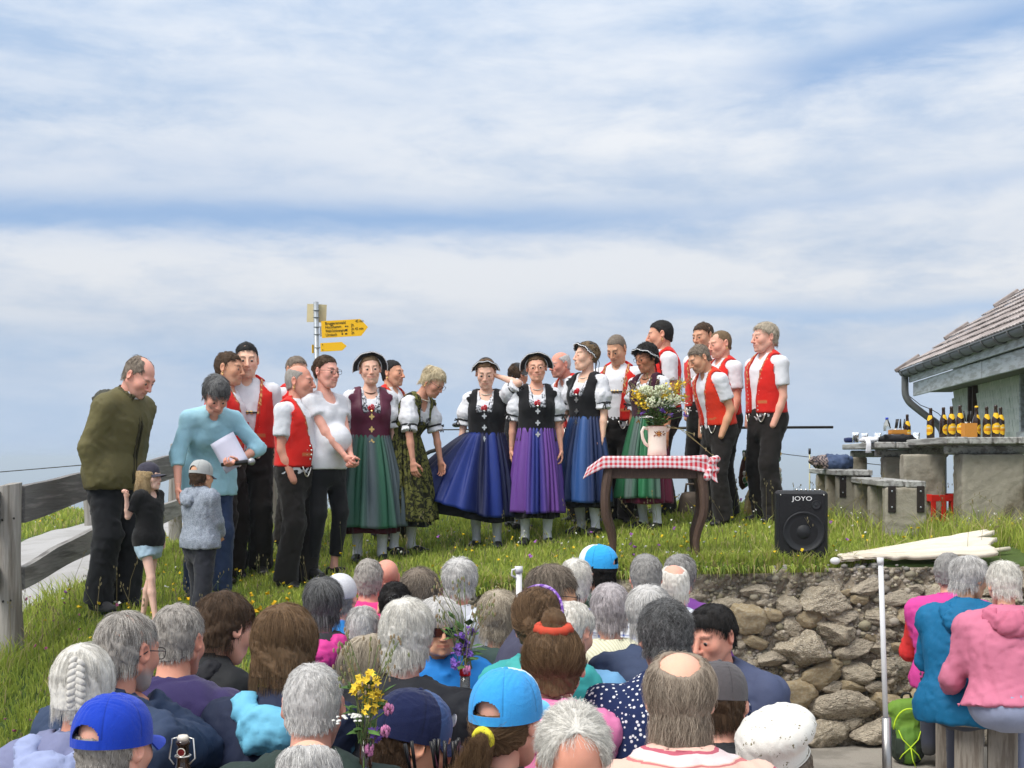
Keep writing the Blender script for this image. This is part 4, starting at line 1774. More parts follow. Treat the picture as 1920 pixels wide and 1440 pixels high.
def stockings(P, col=(.66, .67, .72)):
    sk = P['sk']
    o = None
    for side, hp, kn, an in sk.leg:
        F = Field(np.minimum(kn, an) - V3(.10, .18, .11), np.maximum(kn, an) + V3(.10, .12, .10), .0115)
        F.cone(kn + V3(0, 0, .05), kn + (an - kn) * .35 + V3(0, .012, 0), .052, .057, k=.02)
        F.cone(kn + (an - kn) * .35 + V3(0, .012, 0), an, .057, .037, k=.02)
        F.cone(an, an + V3(0, .02, -.045), .037, .036, k=.02)
        F.cone(an + V3(0, -.0, -.03), an + V3(side * .02, -.10, -.055), .035, .026, k=.02)
        o = garment(P, 'stocking', F, [col], KNIT, folds=.0015)
    return o


def hoodpart(P, col, material, m):
    sk = P['sk']
    m = m * P.get('hoodk', 1.0)
    c0 = sk.sp(.44, 0, -.06)
    F = Field(c0 - V3(.24, .26, .22), c0 + V3(.24, .24, .24), .0115)
    for q in (-1, 1):
        F.cone(sk.sp(.490, q * .070 * m, .045), sk.sp(.478, q * .098 * m, -.075), .030, .042, k=.02)
        F.cone(sk.sp(.478, q * .098 * m, -.075), sk.sp(.395, q * .03, -.160), .042, .046, k=.03)
    F.ell(sk.sp(.415, 0, -.155), (.112 * m, .056 * m, .080 * m), k=.02)
    F.ell(sk.sp(.495, 0, -.110), (.070 * m, .040, .060), k=.012, sub=True)
    return garment(P, 'hood', F, [col], material, folds=.009, ff=11)


def jacket(P, cols, parts=None, infl=.034, r=(.078, .058), hood=False, collar='stand', mat_=None, folds=.007, fore=.94, t0=-.11, name='jacket', h=.0155, colfn=None, hoodc=None, fr=.016):
    """long-sleeved jacket or jumper of a seated person; cols = (body, sleeve, collar)"""
    sk = P['sk']
    lo, hi = bounds(sk)
    lo[2] = sk.sp(t0)[2] - .12
    hi[2] = sk.sp(.5)[2] + .16
    hi[1] += .06
    F = Field(lo, hi, h)
    torso(F, sk, infl, t0, .475, c=0, k=.05, fr=fr)
    m = {'m': 1.0, 'f': .88, 'k': .80}[sk.sex]
    # trapezius slope
    F.cone(sk.sp(.47, 0, -.025), sk.sp(.445, .10 * sk.wide, -.02), .058 * m, .060 * m, k=.04, c=0)
    F.cone(sk.sp(.47, 0, -.025), sk.sp(.445, -.10 * sk.wide, -.02), .058 * m, .060 * m, k=.04, c=0)
    sleeves(F, sk, r[0] * m, r[1] * m, 1.0, fore, c=1, k=.04)
    nb = sk.sp(.46, 0, -.012)
    nd = sk.neck_dir
    if collar == 'stand':
        F.cone(nb, nb + nd * .085, .076 * m, .068 * m, k=.02, c=2, flat1=True)
        F.cone(nb + nd * .05, nb + nd * .15, .060 * m, .060 * m, k=0, sub=True)
    elif collar == 'turn':
        F.cone(nb, nb + nd * .055, .080 * m, .074 * m, k=.02, c=2, flat1=True)
        F.cone(nb + nd * .03, nb + nd * .15, .062 * m, .062 * m, k=0, sub=True)
    elif collar == 'low':
        F.cone(nb + nd * .012, nb + nd * .15, .062 * m, .066 * m, k=.01, sub=True)
    if hood:
        hoodpart(P, hoodc or cols[0], mat_ or SOFTSHELL, m)
    cols = list(cols)
    while len(cols) < 3:
        cols.append(cols[0])
    cols.append(hoodc or cols[0])
    return garment(P, name, F, cols[:4], mat_ or SOFTSHELL, folds=folds, ff=8, colfn=colfn)


def seated_legs(P, col=(.05, .055, .08)):
    sk = P['sk']
    F = Field((-.34, -.70, -.01), (.34, .25, .80), .024)
    F.ell(sk.sp(.0, 0, -.01), (.205, .165, .13), k=.04)
    F.cone(sk.sp(.0), sk.sp(.07), .135, .128, k=.03, u=X_, sa=1.4, sb=1.35)
    for side, hp, kn, an in sk.leg:
        F.cone(hp, kn, .088, .070, k=.04)
        F.cone(kn, an, .066, .055, k=.03)
        F.cone(an + V3(0, .03, -.04), an + V3(0, -.14, -.05), .04, .035, k=.03, c=1)
    return garment(P, 'trousers', F, [col, (.05, .05, .05)], CLOTH, folds=.004)
# ================================================================== the place
CTRL = np.array([
    (-3.13, 8, .62), (-2.64, 8.5, .83), (-2.2, 8.2, .76), (-1.95, 9.2, .872), (-1.6, 9.5, .88), (-1.34, 9.6, .99), (-1.1, 9.95, 1.05), (-.7, 10, 1.09),
    (-.2, 10.4, 1.12), (.6, 10.5, 1.225), (1.15, 10.5, 1.26), (1.7, 10.6, 1.295), (2.2, 10.8, 1.30), (2.8, 9.8, 1.235), (3.5, 9.3, 1.25), (2.9, 11.4, 1.30),
    (.8, 8.5, 1.11), (1.25, 8.45, 1.13), (1.9, 8.4, 1.14), (2.6, 8.3, 1.14), (-.25, 8.4, .99), (3.6, 8.4, 1.16), (-5.5, 14.3, .87), (-5.6, 16.8, .97), (-7, 17, 1.20), (-8, 15, 1.10),
    (-3.2, 12, 1.02), (-3.2, 10, .86), (0, 12, 1.37), (-.6, 11.6, 1.37), (-2.1, 11, 1.20), (1.5, 12.2, 1.40), (3.2, 13, 1.36), (4.5, 10, 1.27), (6, 12, 1.2), (-4.3, 8.5, .60), (-5.5, 9.0, .55), (-8, 9, .7), (-3.2, 15, 1.1), (-4, 6.5, .5)])


def _tps():
    n = len(CTRL)
    d = np.linalg.norm(CTRL[:, None, :2] - CTRL[None, :, :2], axis=2)
    K = np.where(d > 0, d * d * np.log(d + 1e-12), 0) + np.eye(n) * .03
    Pm = np.concatenate([np.ones((n, 1)), CTRL[:, :2]], 1)
    A = np.zeros((n + 3, n + 3))
    A[:n, :n], A[:n, n:], A[n:, :n] = K, Pm, Pm.T
    return np.linalg.solve(A, np.concatenate([CTRL[:, 2], np.zeros(3)]))


TW = _tps()


def upper(x, y):
    x, y = np.broadcast_arrays(np.asarray(x, float), np.asarray(y, float))
    sh = x.shape
    q = np.stack([x.ravel(), y.ravel()], -1)
    q[:, 0] = np.clip(q[:, 0], -9, 6.5)
    q[:, 1] = np.clip(q[:, 1], 6, 17.5)
    d = np.linalg.norm(q[:, None] - CTRL[None, :, :2], axis=2)
    U = np.where(d > 0, d * d * np.log(d + 1e-12), 0)
    z = U @ TW[:-3] + TW[-3] + q @ TW[-2:]
    return z.reshape(sh)


def sstep(a, b, x):
    t = np.clip((x - a) / (b - a), 0, 1)
    return t * t * (3 - 2 * t)


def terrain_v(x, y):
    x, y = np.broadcast_arrays(np.asarray(x, float), np.asarray(y, float))
    yF = np.interp(x, [-4, -3.3, -2, -.6, -.3], [7.5, 7.7, 7.95, 8.25, 8.40])
    z = upper(x, np.maximum(y, yF))
    slope = .40 + 45 * sstep(-.62, -.30, x)
    z = z - np.maximum(yF - y, 0) * slope
    yc = np.interp(x, [-9, -5, -3, -1, 3, 6], [18.2, 17.2, 14.0, 12.3, 12.6, 13.0])
    t = np.maximum(y - yc, 0)
    z = z - .05 * t * t - .04 * t
    z = z + .012 * np.sin(x * 5.1 + y * 2.3) * np.sin(y * 4.3 - x * 1.7)
    return np.maximum(z, -.25 - 20 * (y > 12) - np.maximum(y - 12, 0) * .3)


def terrain(x, y):
    return float(terrain_v(x, y))


GROUND = mat('meadow_soil', (.075, .115, .028), rough=.95, var=.35, scale=14, color2=(.11, .095, .035), c2scale=3.2, c2lo=.55, c2hi=.72, bump=.6, bscale=40)


def build_ground():
    xs = np.concatenate([np.arange(-16, -9, .5), np.arange(-9, 6, .11), np.arange(6, 14, .5)])
    ys = np.concatenate([np.arange(3.5, 8.3, .11), [8.36, 8.40, 8.45], np.arange(8.5, 13.5, .11), np.arange(13.5, 20, .25), np.arange(20, 40, 1.0)])
    X, Y = np.meshgrid(xs, ys, indexing='ij')
    Z = terrain_v(X, Y)
    mb = MB().grid(np.stack([X, Y, Z], -1))
    tag(mb.obj('meadow_ground', GROUND), kind='structure')
    # gravel yard where the audience sits
    X, Y = np.meshgrid(np.linspace(-9, 9, 60), np.linspace(-14, 8.5, 70), indexing='ij')
    mb = MB().grid(np.stack([X, Y, 0 * X + .006 * np.sin(X * 3) * np.sin(Y * 2.6)], -1))
    yard = mat('gravel_yard', (.36, .33, .29), rough=.95, var=.30, scale=110, color2=(.25, .23, .20), c2scale=2.2, bump=.5, bscale=140, detail=6)
    tag(mb.obj('yard', yard), kind='structure')
    # road beyond the fence
    ys = np.linspace(5.5, 24, 90)
    us = np.linspace(0, 1, 10)
    Yg, Ug = np.meshgrid(ys, us, indexing='ij')
    x0 = -5.55 - .06 * np.sin(Yg * 1.3) - .02 * (Yg - 14)
    x1 = -3.42 + .05 * np.sin(Yg * 2.1)
    Xg = x0 + (x1 - x0) * Ug
    Zg = terrain_v(Xg, Yg) + .03 + .03 * np.sin(Ug * math.pi)
    mb = MB().grid(np.stack([Xg, Yg, Zg], -1)[::-1])
    road = mat('road_surface', (.40, .39, .385), rough=.9, var=.10, scale=60, color2=(.34, .33, .32), c2scale=1.6, bump=.2, bscale=160)
    tag(mb.obj('road', road), kind='structure')
    # far land: from the foot of the hill out to the horizon
    r = np.concatenate([[30, 45, 80, 150, 300, 600, 1000], np.linspace(1500, 16000, 70), [20000, 28000, 40000]])
    a = np.linspace(-math.pi, math.pi, 241)
    Rg, Ag = np.meshgrid(r, a, indexing='ij')
    X, Y = Rg * np.sin(Ag), Rg * np.cos(Ag)
    base = np.interp(Rg, [30, 80, 300, 1000, 3000, 40000], [-16, -45, -150, -330, -380, -360])
    P3 = np.stack([X / 1500, Y / 1500, 0 * X], -1).reshape(-1, 3)
    hl = (wnoise(P3, .9, 4) * 70 + wnoise(P3, 2.3, 9) * 45 + np.abs(wnoise(P3, .45, 12)) * 140).reshape(X.shape)
    Z = base + hl * np.interp(Rg, [500, 2500, 18000, 30000], [0, 1, 1.0, 0])
    mb = MB().grid(np.stack([X, Y, Z], -1))
    far = mat('far_land', (.05, .075, .03), rough=1, var=.3, scale=.004, color2=(.025, .045, .022), c2scale=.0015)
    tag(mb.obj('hills', far), kind='structure')
    # the air over the valley
    mb = MB().box((0, 0, -295), (90000, 90000, 604.6))
    hz = bpy.data.materials.new('haze_air')
    hz.use_nodes = True
    nt = NT(hz.node_tree)
    nt.n.clear()
    v = nt.node('ShaderNodeVolumePrincipled')
    v.inputs['Color'].default_value = (.80, .91, 1.0, 1)
    v.inputs['Density'].default_value = HAZE
    v.inputs['Anisotropy'].default_value = .2
    nt.node('ShaderNodeOutputMaterial', {1: v.outputs[0]})
    tag(mb.obj('haze', hz, smooth=False), kind='stuff')


HAZE = 7e-4
build_ground()

# ------------------------------------------------------------------ stone wall
STONE = mat('nagelfluh_stone', (.30, .245, .175), rough=.93, var=.40, scale=38, color2=(.46, .41, .33), c2scale=26, c2lo=.50, c2hi=.62, bump=.7, bscale=55, detail=6)
STONE2 = mat('nagelfluh_stone_pale', (.39, .33, .25), rough=.93, var=.40, scale=45, color2=(.25, .205, .155), c2scale=18, c2lo=.48, c2hi=.6, bump=.7, bscale=60, detail=6)
STONE3 = mat('sandstone', (.34, .265, .16), rough=.9, var=.25, scale=30, bump=.4, bscale=70, color2=(.40, .34, .24), c2scale=9)
MATRIX = mat('rubble_mortar', (.27, .22, .16), rough=.96, var=.45, scale=60, color2=(.40, .35, .28), c2scale=40, c2lo=.5, c2hi=.62, bump=.9, bscale=70, detail=7)


for _m in (STONE, STONE2, MATRIX):              # pebbles baked into the rock: cells of their own tone with grooves between
    _n = NT(_m.node_tree)
    _b = _n.n['Principled BSDF']
    _tc = _n.node('ShaderNodeTexCoord').outputs['Object']
    _sc = 42.0 if _m is MATRIX else 7.0
    _w = _n.node('ShaderNodeVectorMath', {0: _tc, 1: _n.noise(_tc, _sc * .8, 3, color=True)}, operation='MULTIPLY_ADD')
    _w.inputs[1].default_value = (1, 1, 1)
    _w2 = _n.node('ShaderNodeVectorMath', {0: _n.noise(_tc, _sc * .5, 3, color=True)}, operation='SCALE')
    _w2.inputs['Scale'].default_value = .22 / _sc
    _n.l.new(_w2.outputs[0], _w.inputs[2])
    _vo = _n.node('ShaderNodeTexVoronoi', {'Vector': _w.outputs[0], 'Scale': _sc})
    _k = _n.v(_n.node('ShaderNodeSeparateColor', {0: _vo.outputs['Color']}).outputs[0])
    _old = _b.inputs['Base Color'].links[0].from_socket
    _t = _k * .70 + 1.0
    _c = _n.mix(1.0, _old, _n.comb(_t * .94, _t * .97, _t * 1.0), 'MULTIPLY')
    _n.set(_b.inputs['Base Color'], _c)
    _h = _n.ss(.62, .05, _n.v(_vo.outputs['Distance'])) + _n.noise(_tc, _sc * 4, 4) * .4
    _bp = _n.node('ShaderNodeBump', {'Height': _h, 'Strength': .55, 'Distance': .02 if _m is MATRIX else .10})
    _n.l.new(_bp.outputs[0], _b.inputs['Normal'])


def ico(sub=2):
    import bmesh
    bm = bmesh.new()
    bmesh.ops.create_icosphere(bm, subdivisions=sub, radius=1)
    V = np.array([v.co[:] for v in bm.verts], np.float32)
    Fc = np.array([[v.index for v in f.verts] for f in bm.faces], np.int64)
    bm.free()
    return V, Fc


ICO1, ICO2, ICO4 = ico(1), ico(2), ico(4)
WY = 8.30


def wall_top(x):
    return np.interp(x, [-.6, -.2, .4, 1.2, 2.2, 4.5], [.93, .985, 1.07, 1.12, 1.135, 1.15])


def build_wall():
    root = thing('stone_wall', (1.9, WY, 0), 'rough conglomerate stone retaining wall holding up the grass stage', 'wall')
    off = np.array((-1.9, -WY, 0), np.float32)
    r = np.random.default_rng(8)
    # rubble core
    xs, zs = np.linspace(-.55, 4.6, 330), np.linspace(-.05, 1.0, 70)
    X, T = np.meshgrid(xs, zs, indexing='ij')
    Z = T * wall_top(X)
    P = np.stack([X, 0 * X, Z], -1).reshape(-1, 3)
    d = wnoise(P, 4.5, 1) * .035 + wnoise(P, 12, 2) * .020 + wnoise(P, 30, 3) * .012 + r.normal(0, .004, len(P))
    lay = np.abs(np.sin(Z.ravel() * 13 + wnoise(P, 2, 7) * 1.5)) ** .5 * .03
    Yd = np.minimum(WY - .005 - d * 1.2 - lay + .08 * (Z.ravel() / 1.1), WY + .075)
    G = np.stack([X, Yd.reshape(X.shape), Z], -1)
    top = G[:, -1:] + np.array((0, .12, .0))
    top2 = G[:, -1:] + np.array((0, .40, -.03))
    G = np.concatenate([G, top, top2], 1) + off
    mb = MB().grid(G)
    mb.obj('rubble_core', MATRIX, root, True)
    # stones: a dozen shapes, shared
    shapes = []
    for k in range(14):
        V, Fc = ICO4
        q = V.copy()
        # planes cut the ball to a block with rounded corners
        for _ in range(11):
            n = unit(r.normal(0, 1, 3))
            c = r.uniform(.55, .86)
            dd = q @ n
            q = q - np.maximum(dd - c, 0)[:, None] * n * .93
        q = q * (1 + .10 * wnoise(V, 2.2, 20 + k) + .05 * wnoise(V, 6, 40 + k) + .03 * wnoise(V, 15, 60 + k))[:, None]
        shapes.append(MB().add(q, Fc).mesh('stone', (STONE, STONE2, STONE3)[0 if k < 7 else 1 if k < 12 else 2], True))
    n = 0
    placed = []
    big = [(2.02, .92, .20, .115), (2.55, .78, .12, .18), (3.0, .86, .24, .10), (1.55, .55, .13, .14), (1.9, .60, .22, .16), (2.75, .52, .40, .15), (3.45, .60, .18, .20), (1.85, .33, .10, .09), (2.15, .27, .24, .12), (2.55, .42, .16, .09),
           (3.2, .30, .22, .14), (2.9, .18, .18, .10), (1.5, .80, .16, .13), (.9, .86, .2, .1), (.35, .85, .22, .12), (-.1, .80, .22, .12), (.6, .62, .2, .12), (1.15, .60, .2, .13), (1.3, .30, .2, .14), (3.55, .88, .2, .12), (2.42, .12, .25, .11), (3.7, .25, .2, .15)]
    big = [(x, z, rx * .82, rz * .78) for x, z, rx, rz in big]
    cand = [(x, z, rx, rz) for x, z, rx, rz in big[::2]]
    for _ in range(900):
        cand.append((r.uniform(-.5, 4.4), r.uniform(.05, 1.02), r.uniform(.045, .15), 0))
    for x, z, rx, rz in cand:
        if rz == 0:
            rz = rx * r.uniform(.38, .66)
        if z + rz * .7 > wall_top(x):
            continue
        if any((abs(x - a) / (rx + c) * 1.12) ** 2 + (abs(z - b) / (rz + e) * 1.12) ** 2 < .72 for a, b, c, e in placed):
            continue
        if len(placed) > 290:
            break
        placed.append((x, z, rx, rz))
    for x, z, rx, rz in placed:
        me = shapes[r.integers(len(shapes)) if rx > .09 else r.integers(7, 14)]
        dep = min(rx, rz) * r.uniform(.9, 1.3)
        o = link('stone', me, root)
        o.location = Vector((x, WY - .045 + .10 * z / 1.1 + dep * r.uniform(.0, .25) - .02, z)) + Vector(off.tolist())
        o.scale = (rx * 1.22, dep * 1.2, rz * 1.22)
        o.rotation_euler = (r.uniform(-.25, .25), r.uniform(-.3, .3), r.uniform(-.35, .35))
    # pebbles set in the mortar
    V, Fc = ICO1
    mb = MB()
    for _ in range(6000):
        x, t = r.uniform(-.5, 4.5), r.uniform(.02, 1.0) ** .85
        z = t * wall_top(x)
        p = np.array([[x, 0, z]])
        y = min(WY - .01 - 1.2 * (wnoise(p, 4.5, 1) * .035 + wnoise(p, 12, 2) * .02)[0] - .02 + .08 * z / 1.1, WY + .07)
        s = r.uniform(.006, .020) * (1 + (r.random() < .08))
        q = V * np.array((s * r.uniform(.8, 1.5), s, s * r.uniform(.6, 1.0))) * r.uniform(.85, 1.15, (len(V), 1))
        g = r.uniform(.14, .44)
        mb.add(q + np.array((x, y, z)) + off, Fc, 0, (g * 1.06, g * .95, g * r.uniform(.62, .85)))
    for _ in range(260):                       # gravel along the top edge
        x = r.uniform(-.3, 4.5)
        s = r.uniform(.008, .022)
        q = V * np.array((s * 1.3, s, s * .8))
        g = r.uniform(.16, .42)
        mb.add(q + np.array((x, WY + r.uniform(.02, .26), wall_top(x) + r.uniform(-.01, .02))) + off, Fc, 0, (g, g * .95, g * .86))
    o = mb.obj('pebbles', mat('pebble', rough=.85, var=.2, scale=90, attr=True, bump=.3, bscale=150), root)
    o['kind'] = 'stuff'


build_wall()

# ------------------------------------------------------------------ meadow plants
GRASSM = mat('grass_blade', rough=.62, var=.12, scale=8, attr=True, spec=.25)
_nt = NT(GRASSM.node_tree)
_tr = _nt.node('ShaderNodeBsdfTranslucent', {'Color': _nt.n['Principled BSDF'].inputs['Base Color'].links[0].from_socket})
_mx = _nt.node('ShaderNodeMixShader', {0: .42, 1: _nt.n['Principled BSDF'].outputs[0], 2: _tr.outputs[0]})
_nt.l.new(_mx.outputs[0], _nt.n['Material Output'].inputs[0])


def blades(n, xr, yr, hmean, r, wmul=1.0, ok=None, pal=0, lean=.5):
    x, y = r.uniform(*xr, n), r.uniform(*yr, n)
    z = terrain_v(x, y)
    m = z > .03
    if ok is not None:
        m &= ok(x, y)
    x, y, z = x[m], y[m], z[m]
    n = len(x)
    clump = wnoise(np.stack([x, y, 0 * x], -1), 1.7, 31) * .5 + wnoise(np.stack([x, y, 0 * x], -1), 6, 32) * .5
    h = hmean * r.uniform(.45, 1.35, n) * (1 + .45 * clump)
    a = r.uniform(0, 2 * np.pi, n)
    w = .0042 * wmul * r.uniform(.6, 1.4, n)
    ln = lean * r.uniform(.1, 1.2, n) * h
    dx, dy = np.cos(a) * ln, np.sin(a) * ln
    b = r.uniform(0, 2 * np.pi, n)
    sx, sy = np.cos(b) * w, np.sin(b) * w
    base = np.stack([x, y, z - .01], -1)
    S = np.stack([sx, sy, 0 * sx], -1)
    mid = base + np.stack([dx * .35, dy * .35, h * .62], -1)
    tip = base + np.stack([dx, dy, h * r.uniform(.85, 1.0, n)], -1)
    V = np.stack([base - S, base + S, mid + S * .8, mid - S * .8, tip], 1).reshape(-1, 3)
    k = np.arange(n)[:, None] * 5
    Q = k + np.array([0, 1, 2, 3])
    T = k + np.array([3, 2, 4])
    g1, g2, g3, dry = np.array((.40, .48, .085)), np.array((.57, .60, .14)), np.array((.25, .35, .07)), np.array((.55, .48, .22))
    u = np.clip(r.random(n) * .7 + .3 * (clump * .5 + .5), 0, 1)[:, None]
    c = np.where(u < .5, g3 + (g1 - g3) * (u / .5), g1 + (g2 - g1) * ((u - .5) / .5))
    c = np.where((r.random(n) < (.06 if pal == 0 else .16))[:, None], dry, c) * r.uniform(.8, 1.2, (n, 1))
    return V.astype(np.float32), Q, T, np.repeat(c, 5, 0)


def off_road(x, y):
    return ~((x > -5.7) & (x < -3.38)) & ~((x > 2.15) & (x < 3.5) & (y < 8.35 + (x - 2.1) * .45))


def build_grass():
    r = np.random.default_rng(21)
    mb = MB()
    for n, xr, yr, h, wm, pal in ((100000, (-3.5, 5.2), (8.22, 12.6), .062, 1.2, 0), (56000, (-4.2, -.1), (5.6, 8.35), .066, 1.0, 0), (9000, (-.2, 4.6), (8.28, 8.5), .07, .9, 0),
                                  (26000, (-10, -5.5), (11, 18.5), .10, 2.2, 1), (6000, (-3.45, -2.2), (12, 14.5), .10, 1.8, 1), (7000, (-4.0, -3.35), (5.6, 9.5), .10, 1.0, 1)):
        V, Q, T, c = blades(n, xr, yr, h, r, wm, off_road, pal)
        mb.add(V, Q, 0, c)
        mb.F.append(T.astype(np.int64) + mb.n - len(V))
        mb.MI.append(np.zeros(len(T), np.int32))
    # tall tufts along the wall, table legs and columns
    for n, xr, yr, h in ((1800, (-.2, 4.4), (8.32, 8.9), .12), (2000, (3.0, 4.6), (8.5, 9.6), .20), (1500, (2.5, 4.4), (9.2, 11.5), .17), (1100, (-3.3, 3), (9.8, 12.2), .13), (9000, (-.4, 4.5), (8.38, 8.5), .12), (1500, (-3.4, -2.9), (7.0, 9.5), .17)):
        V, Q, T, c = blades(n, xr, yr, h, r, 1.0, off_road, 1, .8)
        mb.add(V, Q, 0, c)
        mb.F.append(T.astype(np.int64) + mb.n - len(V))
        mb.MI.append(np.zeros(len(T), np.int32))
    for _ in range(150):
        x0, y0 = r.uniform(-.4, 4.4), WY + r.uniform(.0, .05)
        z0 = wall_top(x0) + .0
        if 2.0 < x0 < 3.5:
            continue
        for _ in range(r.integers(8, 24)):
            x, h = x0 + r.normal(0, .035), r.uniform(.06, .15)
            dx, dy, w = r.normal(0, .03), -r.uniform(.02, .10), .0045
            up = r.uniform(-.5, .9) * h
            V = np.array([(x - w, y0, z0 - .02), (x + w, y0, z0 - .02), (x + dx * .5 + w, y0 + dy * .5, z0 + abs(up) * .5 + .02), (x + dx * .5 - w, y0 + dy * .5, z0 + abs(up) * .5 + .02), (x + dx, y0 + dy, z0 + up)])
            mb.add(V, [(0, 1, 2, 3), (3, 2, 4)], 0, np.array([(.32, .43, .07), (.46, .53, .12), (.19, .29, .06), (.46, .40, .18)][r.integers(4)]) * r.uniform(.8, 1.15))
    tag(mb.obj('grass', GRASSM, None, False), kind='stuff')
    # seed stalks
    mb = MB()
    for _ in range(420):
        x, y = r.uniform(-3.2, 4.4), r.uniform(8.35, 11.8)
        if r.random() < .3:
            x, y = r.uniform(-3.6, -.6), r.uniform(6.2, 8.6)
        z = terrain(x, y)
        if z < .1:
            continue
        h = r.uniform(.16, .42)
        dx, dy = r.normal(0, .10, 2)
        c = (.16, .19, .06) if r.random() < .5 else (.26, .22, .11)
        pts = [(x, y, z), (x + dx * .3, y + dy * .3, z + h * .6), (x + dx, y + dy, z + h)]
        mb.tube(pts, (.0018, .0015, .001), 3, 0, c, cap=False)
        for k in range(r.integers(2, 6)):
            p = np.array(pts[2]) + r.normal(0, .010, 3) - np.array((dx * .2, 0, .10 * h)) * k * .4
            mb.ball(p, (.0035, .0035, .010), 5, 4, 0, (.30, .26, .14))
    tag(mb.obj('seed_stalks', GRASSM, None, False), kind='stuff')
    # meadow flowers
    mb = MB()

    def flower(x, y, kind):
        z = terrain(x, y)
        if z < .05 or not off_road(np.array(x), np.array(y)):
            return
        h = r.uniform(.05, .17)
        top = np.array((x + r.normal(0, .02), y + r.normal(0, .02), z + h))
        mb.tube([(x, y, z), top], .0016, 3, 0, (.10, .16, .04), cap=False)
        col, s = {'y': ((.72, .50, .02), .011), 'w': ((.72, .72, .66), .010), 'p': ((.34, .12, .42), .015), 'r': ((.26, .06, .14), .010), 'd': ((.80, .48, .01), .018)}[kind]
        s *= r.uniform(.7, 1.3)
        n = 7
        a = np.arange(n) / n * 2 * np.pi
        ring = np.stack([np.cos(a) * s, np.sin(a) * s, .35 * s * np.cos(a * 3.5)], -1)
        M = np.array(Matrix.Rotation(r.uniform(-.8, .8), 3, 'X') @ Matrix.Rotation(r.uniform(-.8, .8), 3, 'Y'))
        V = np.concatenate([ring, [[0, 0, s * .5], [0, 0, -s * .5]]]) @ M.T + top
        mb.add(V, [(i, (i + 1) % n, n) for i in range(n)] + [((i + 1) % n, i, n + 1) for i in range(n)], 0, np.array(col) * r.uniform(.8, 1.15))
    for _ in range(520):
        flower(r.uniform(-3.2, 4.4), r.uniform(8.35, 12.2), r.choice(list('yyyyywwwp')))
    for _ in range(110):
        flower(r.uniform(-2.2, -1.0), r.uniform(6.8, 8.6), r.choice(list('ddyy')))
    for _ in range(60):
        flower(r.uniform(-3.6, -2.0), r.uniform(6.5, 8.5), r.choice(list('yyrr')))
    for _ in range(40):
        flower(r.uniform(-3.5, -3.2), r.uniform(7.9, 9.0), 'r')
    for _ in range(420):
        flower(r.uniform(-9, -5.6), r.uniform(12, 18), r.choice(list('yyyww')))
    for px, py in ((868, 1040), (860, 1095), (1192, 1028)):
        p = at(px, py, 8.5)
        flower(p.x, p.y, 'p')
    tag(mb.obj('meadow_flowers', mat('petal', rough=.7, var=.1, attr=True), None, False), kind='stuff')
    # creeping thyme on the wall edge
    mb = MB()
    V, Fc = ICO1
    for n, x0, x1, dy in ((1500, -.55, .50, .28), (260, .60, .95, .10), (260, -1.1, -.45, .3)):
        for _ in range(n):
            x = r.uniform(x0, x1)
            y = WY - .06 + abs(r.normal(0, dy * .6))
            z = max(terrain(x, max(y, WY + .06)), 0) + r.uniform(-.02, .04) - max(0, WY - y) * 1.2
            s = r.uniform(.006, .014)
            c = [(.23, .10, .17), (.17, .07, .10), (.09, .12, .04), (.15, .17, .06), (.20, .11, .08)][r.integers(5)]
            mb.add(V * s * r.uniform(.7, 1.3, (len(V), 1)) + np.array((x, y, z)), Fc, 0, c)
    tag(mb.obj('creeping_thyme', mat('thyme', rough=.8, var=.2, attr=True), None, False), kind='stuff')


build_grass()

# ------------------------------------------------------------------ fence, signs
OLDWOOD = mat('weathered_wood', (.30, .29, .275), rough=.9, var=.38, scale=9, stretch=(7, .5, 7), color2=(.16, .15, .145), c2scale=3.5, c2lo=.46, c2hi=.66, bump=.5, bscale=22)
OLDWOODZ = mat('weathered_post', (.33, .31, .285), rough=.9, var=.38, scale=9, stretch=(7, 7, .45), color2=(.19, .17, .145), c2scale=3.5, c2lo=.46, c2hi=.66, bump=.5, bscale=22)
DARKRAIL = mat('dark_rail_wood', (.17, .162, .158), rough=.88, var=.40, scale=9, stretch=(7, .45, 7), color2=(.30, .285, .275), c2scale=4, c2lo=.5, c2hi=.7, bump=.5, bscale=22)
NAIL = mat('iron_nail', (.05, .045, .04), rough=.6, metal=.7)


def fence_post(parent, x, y, z0, h, rr, name='post', m=None, seed=0):
    r = np.random.default_rng(seed)
    mb = MB()
    n, k = 16, 12
    a = np.linspace(0, 2 * np.pi, n, endpoint=False)
    prof = 1 + .07 * np.sin(a * 2 + 1) + .05 * np.sin(a * 3 + seed)
    rings = []
    for t in np.linspace(0, 1, k):
        q = rr * prof * (1.04 - .08 * t) * (1 + .02 * r.normal(0, 1, n))
        rings.append(np.stack([x + q * np.cos(a) + .012 * math.sin(t * 4 + seed), y + q * np.sin(a), np.full(n, z0 - .15 + (h + .15) * t) + (.012 * np.sin(a + 1) if t == 1 else 0)], -1))
    rings.append(rings[-1] * .15 + rings[-1].mean(0) * .85 + np.array((0, 0, .008)))
    G = np.array(rings).transpose(1, 0, 2)
    mb.grid(G, closed_u=True)
    mb.F.append(np.array([[i * (k + 1) + k for i in range(n)]], np.int64))
    mb.MI.append(np.zeros(1, np.int32))
    return mb.obj(name, m or OLDWOODZ, parent, True, sharp=40)


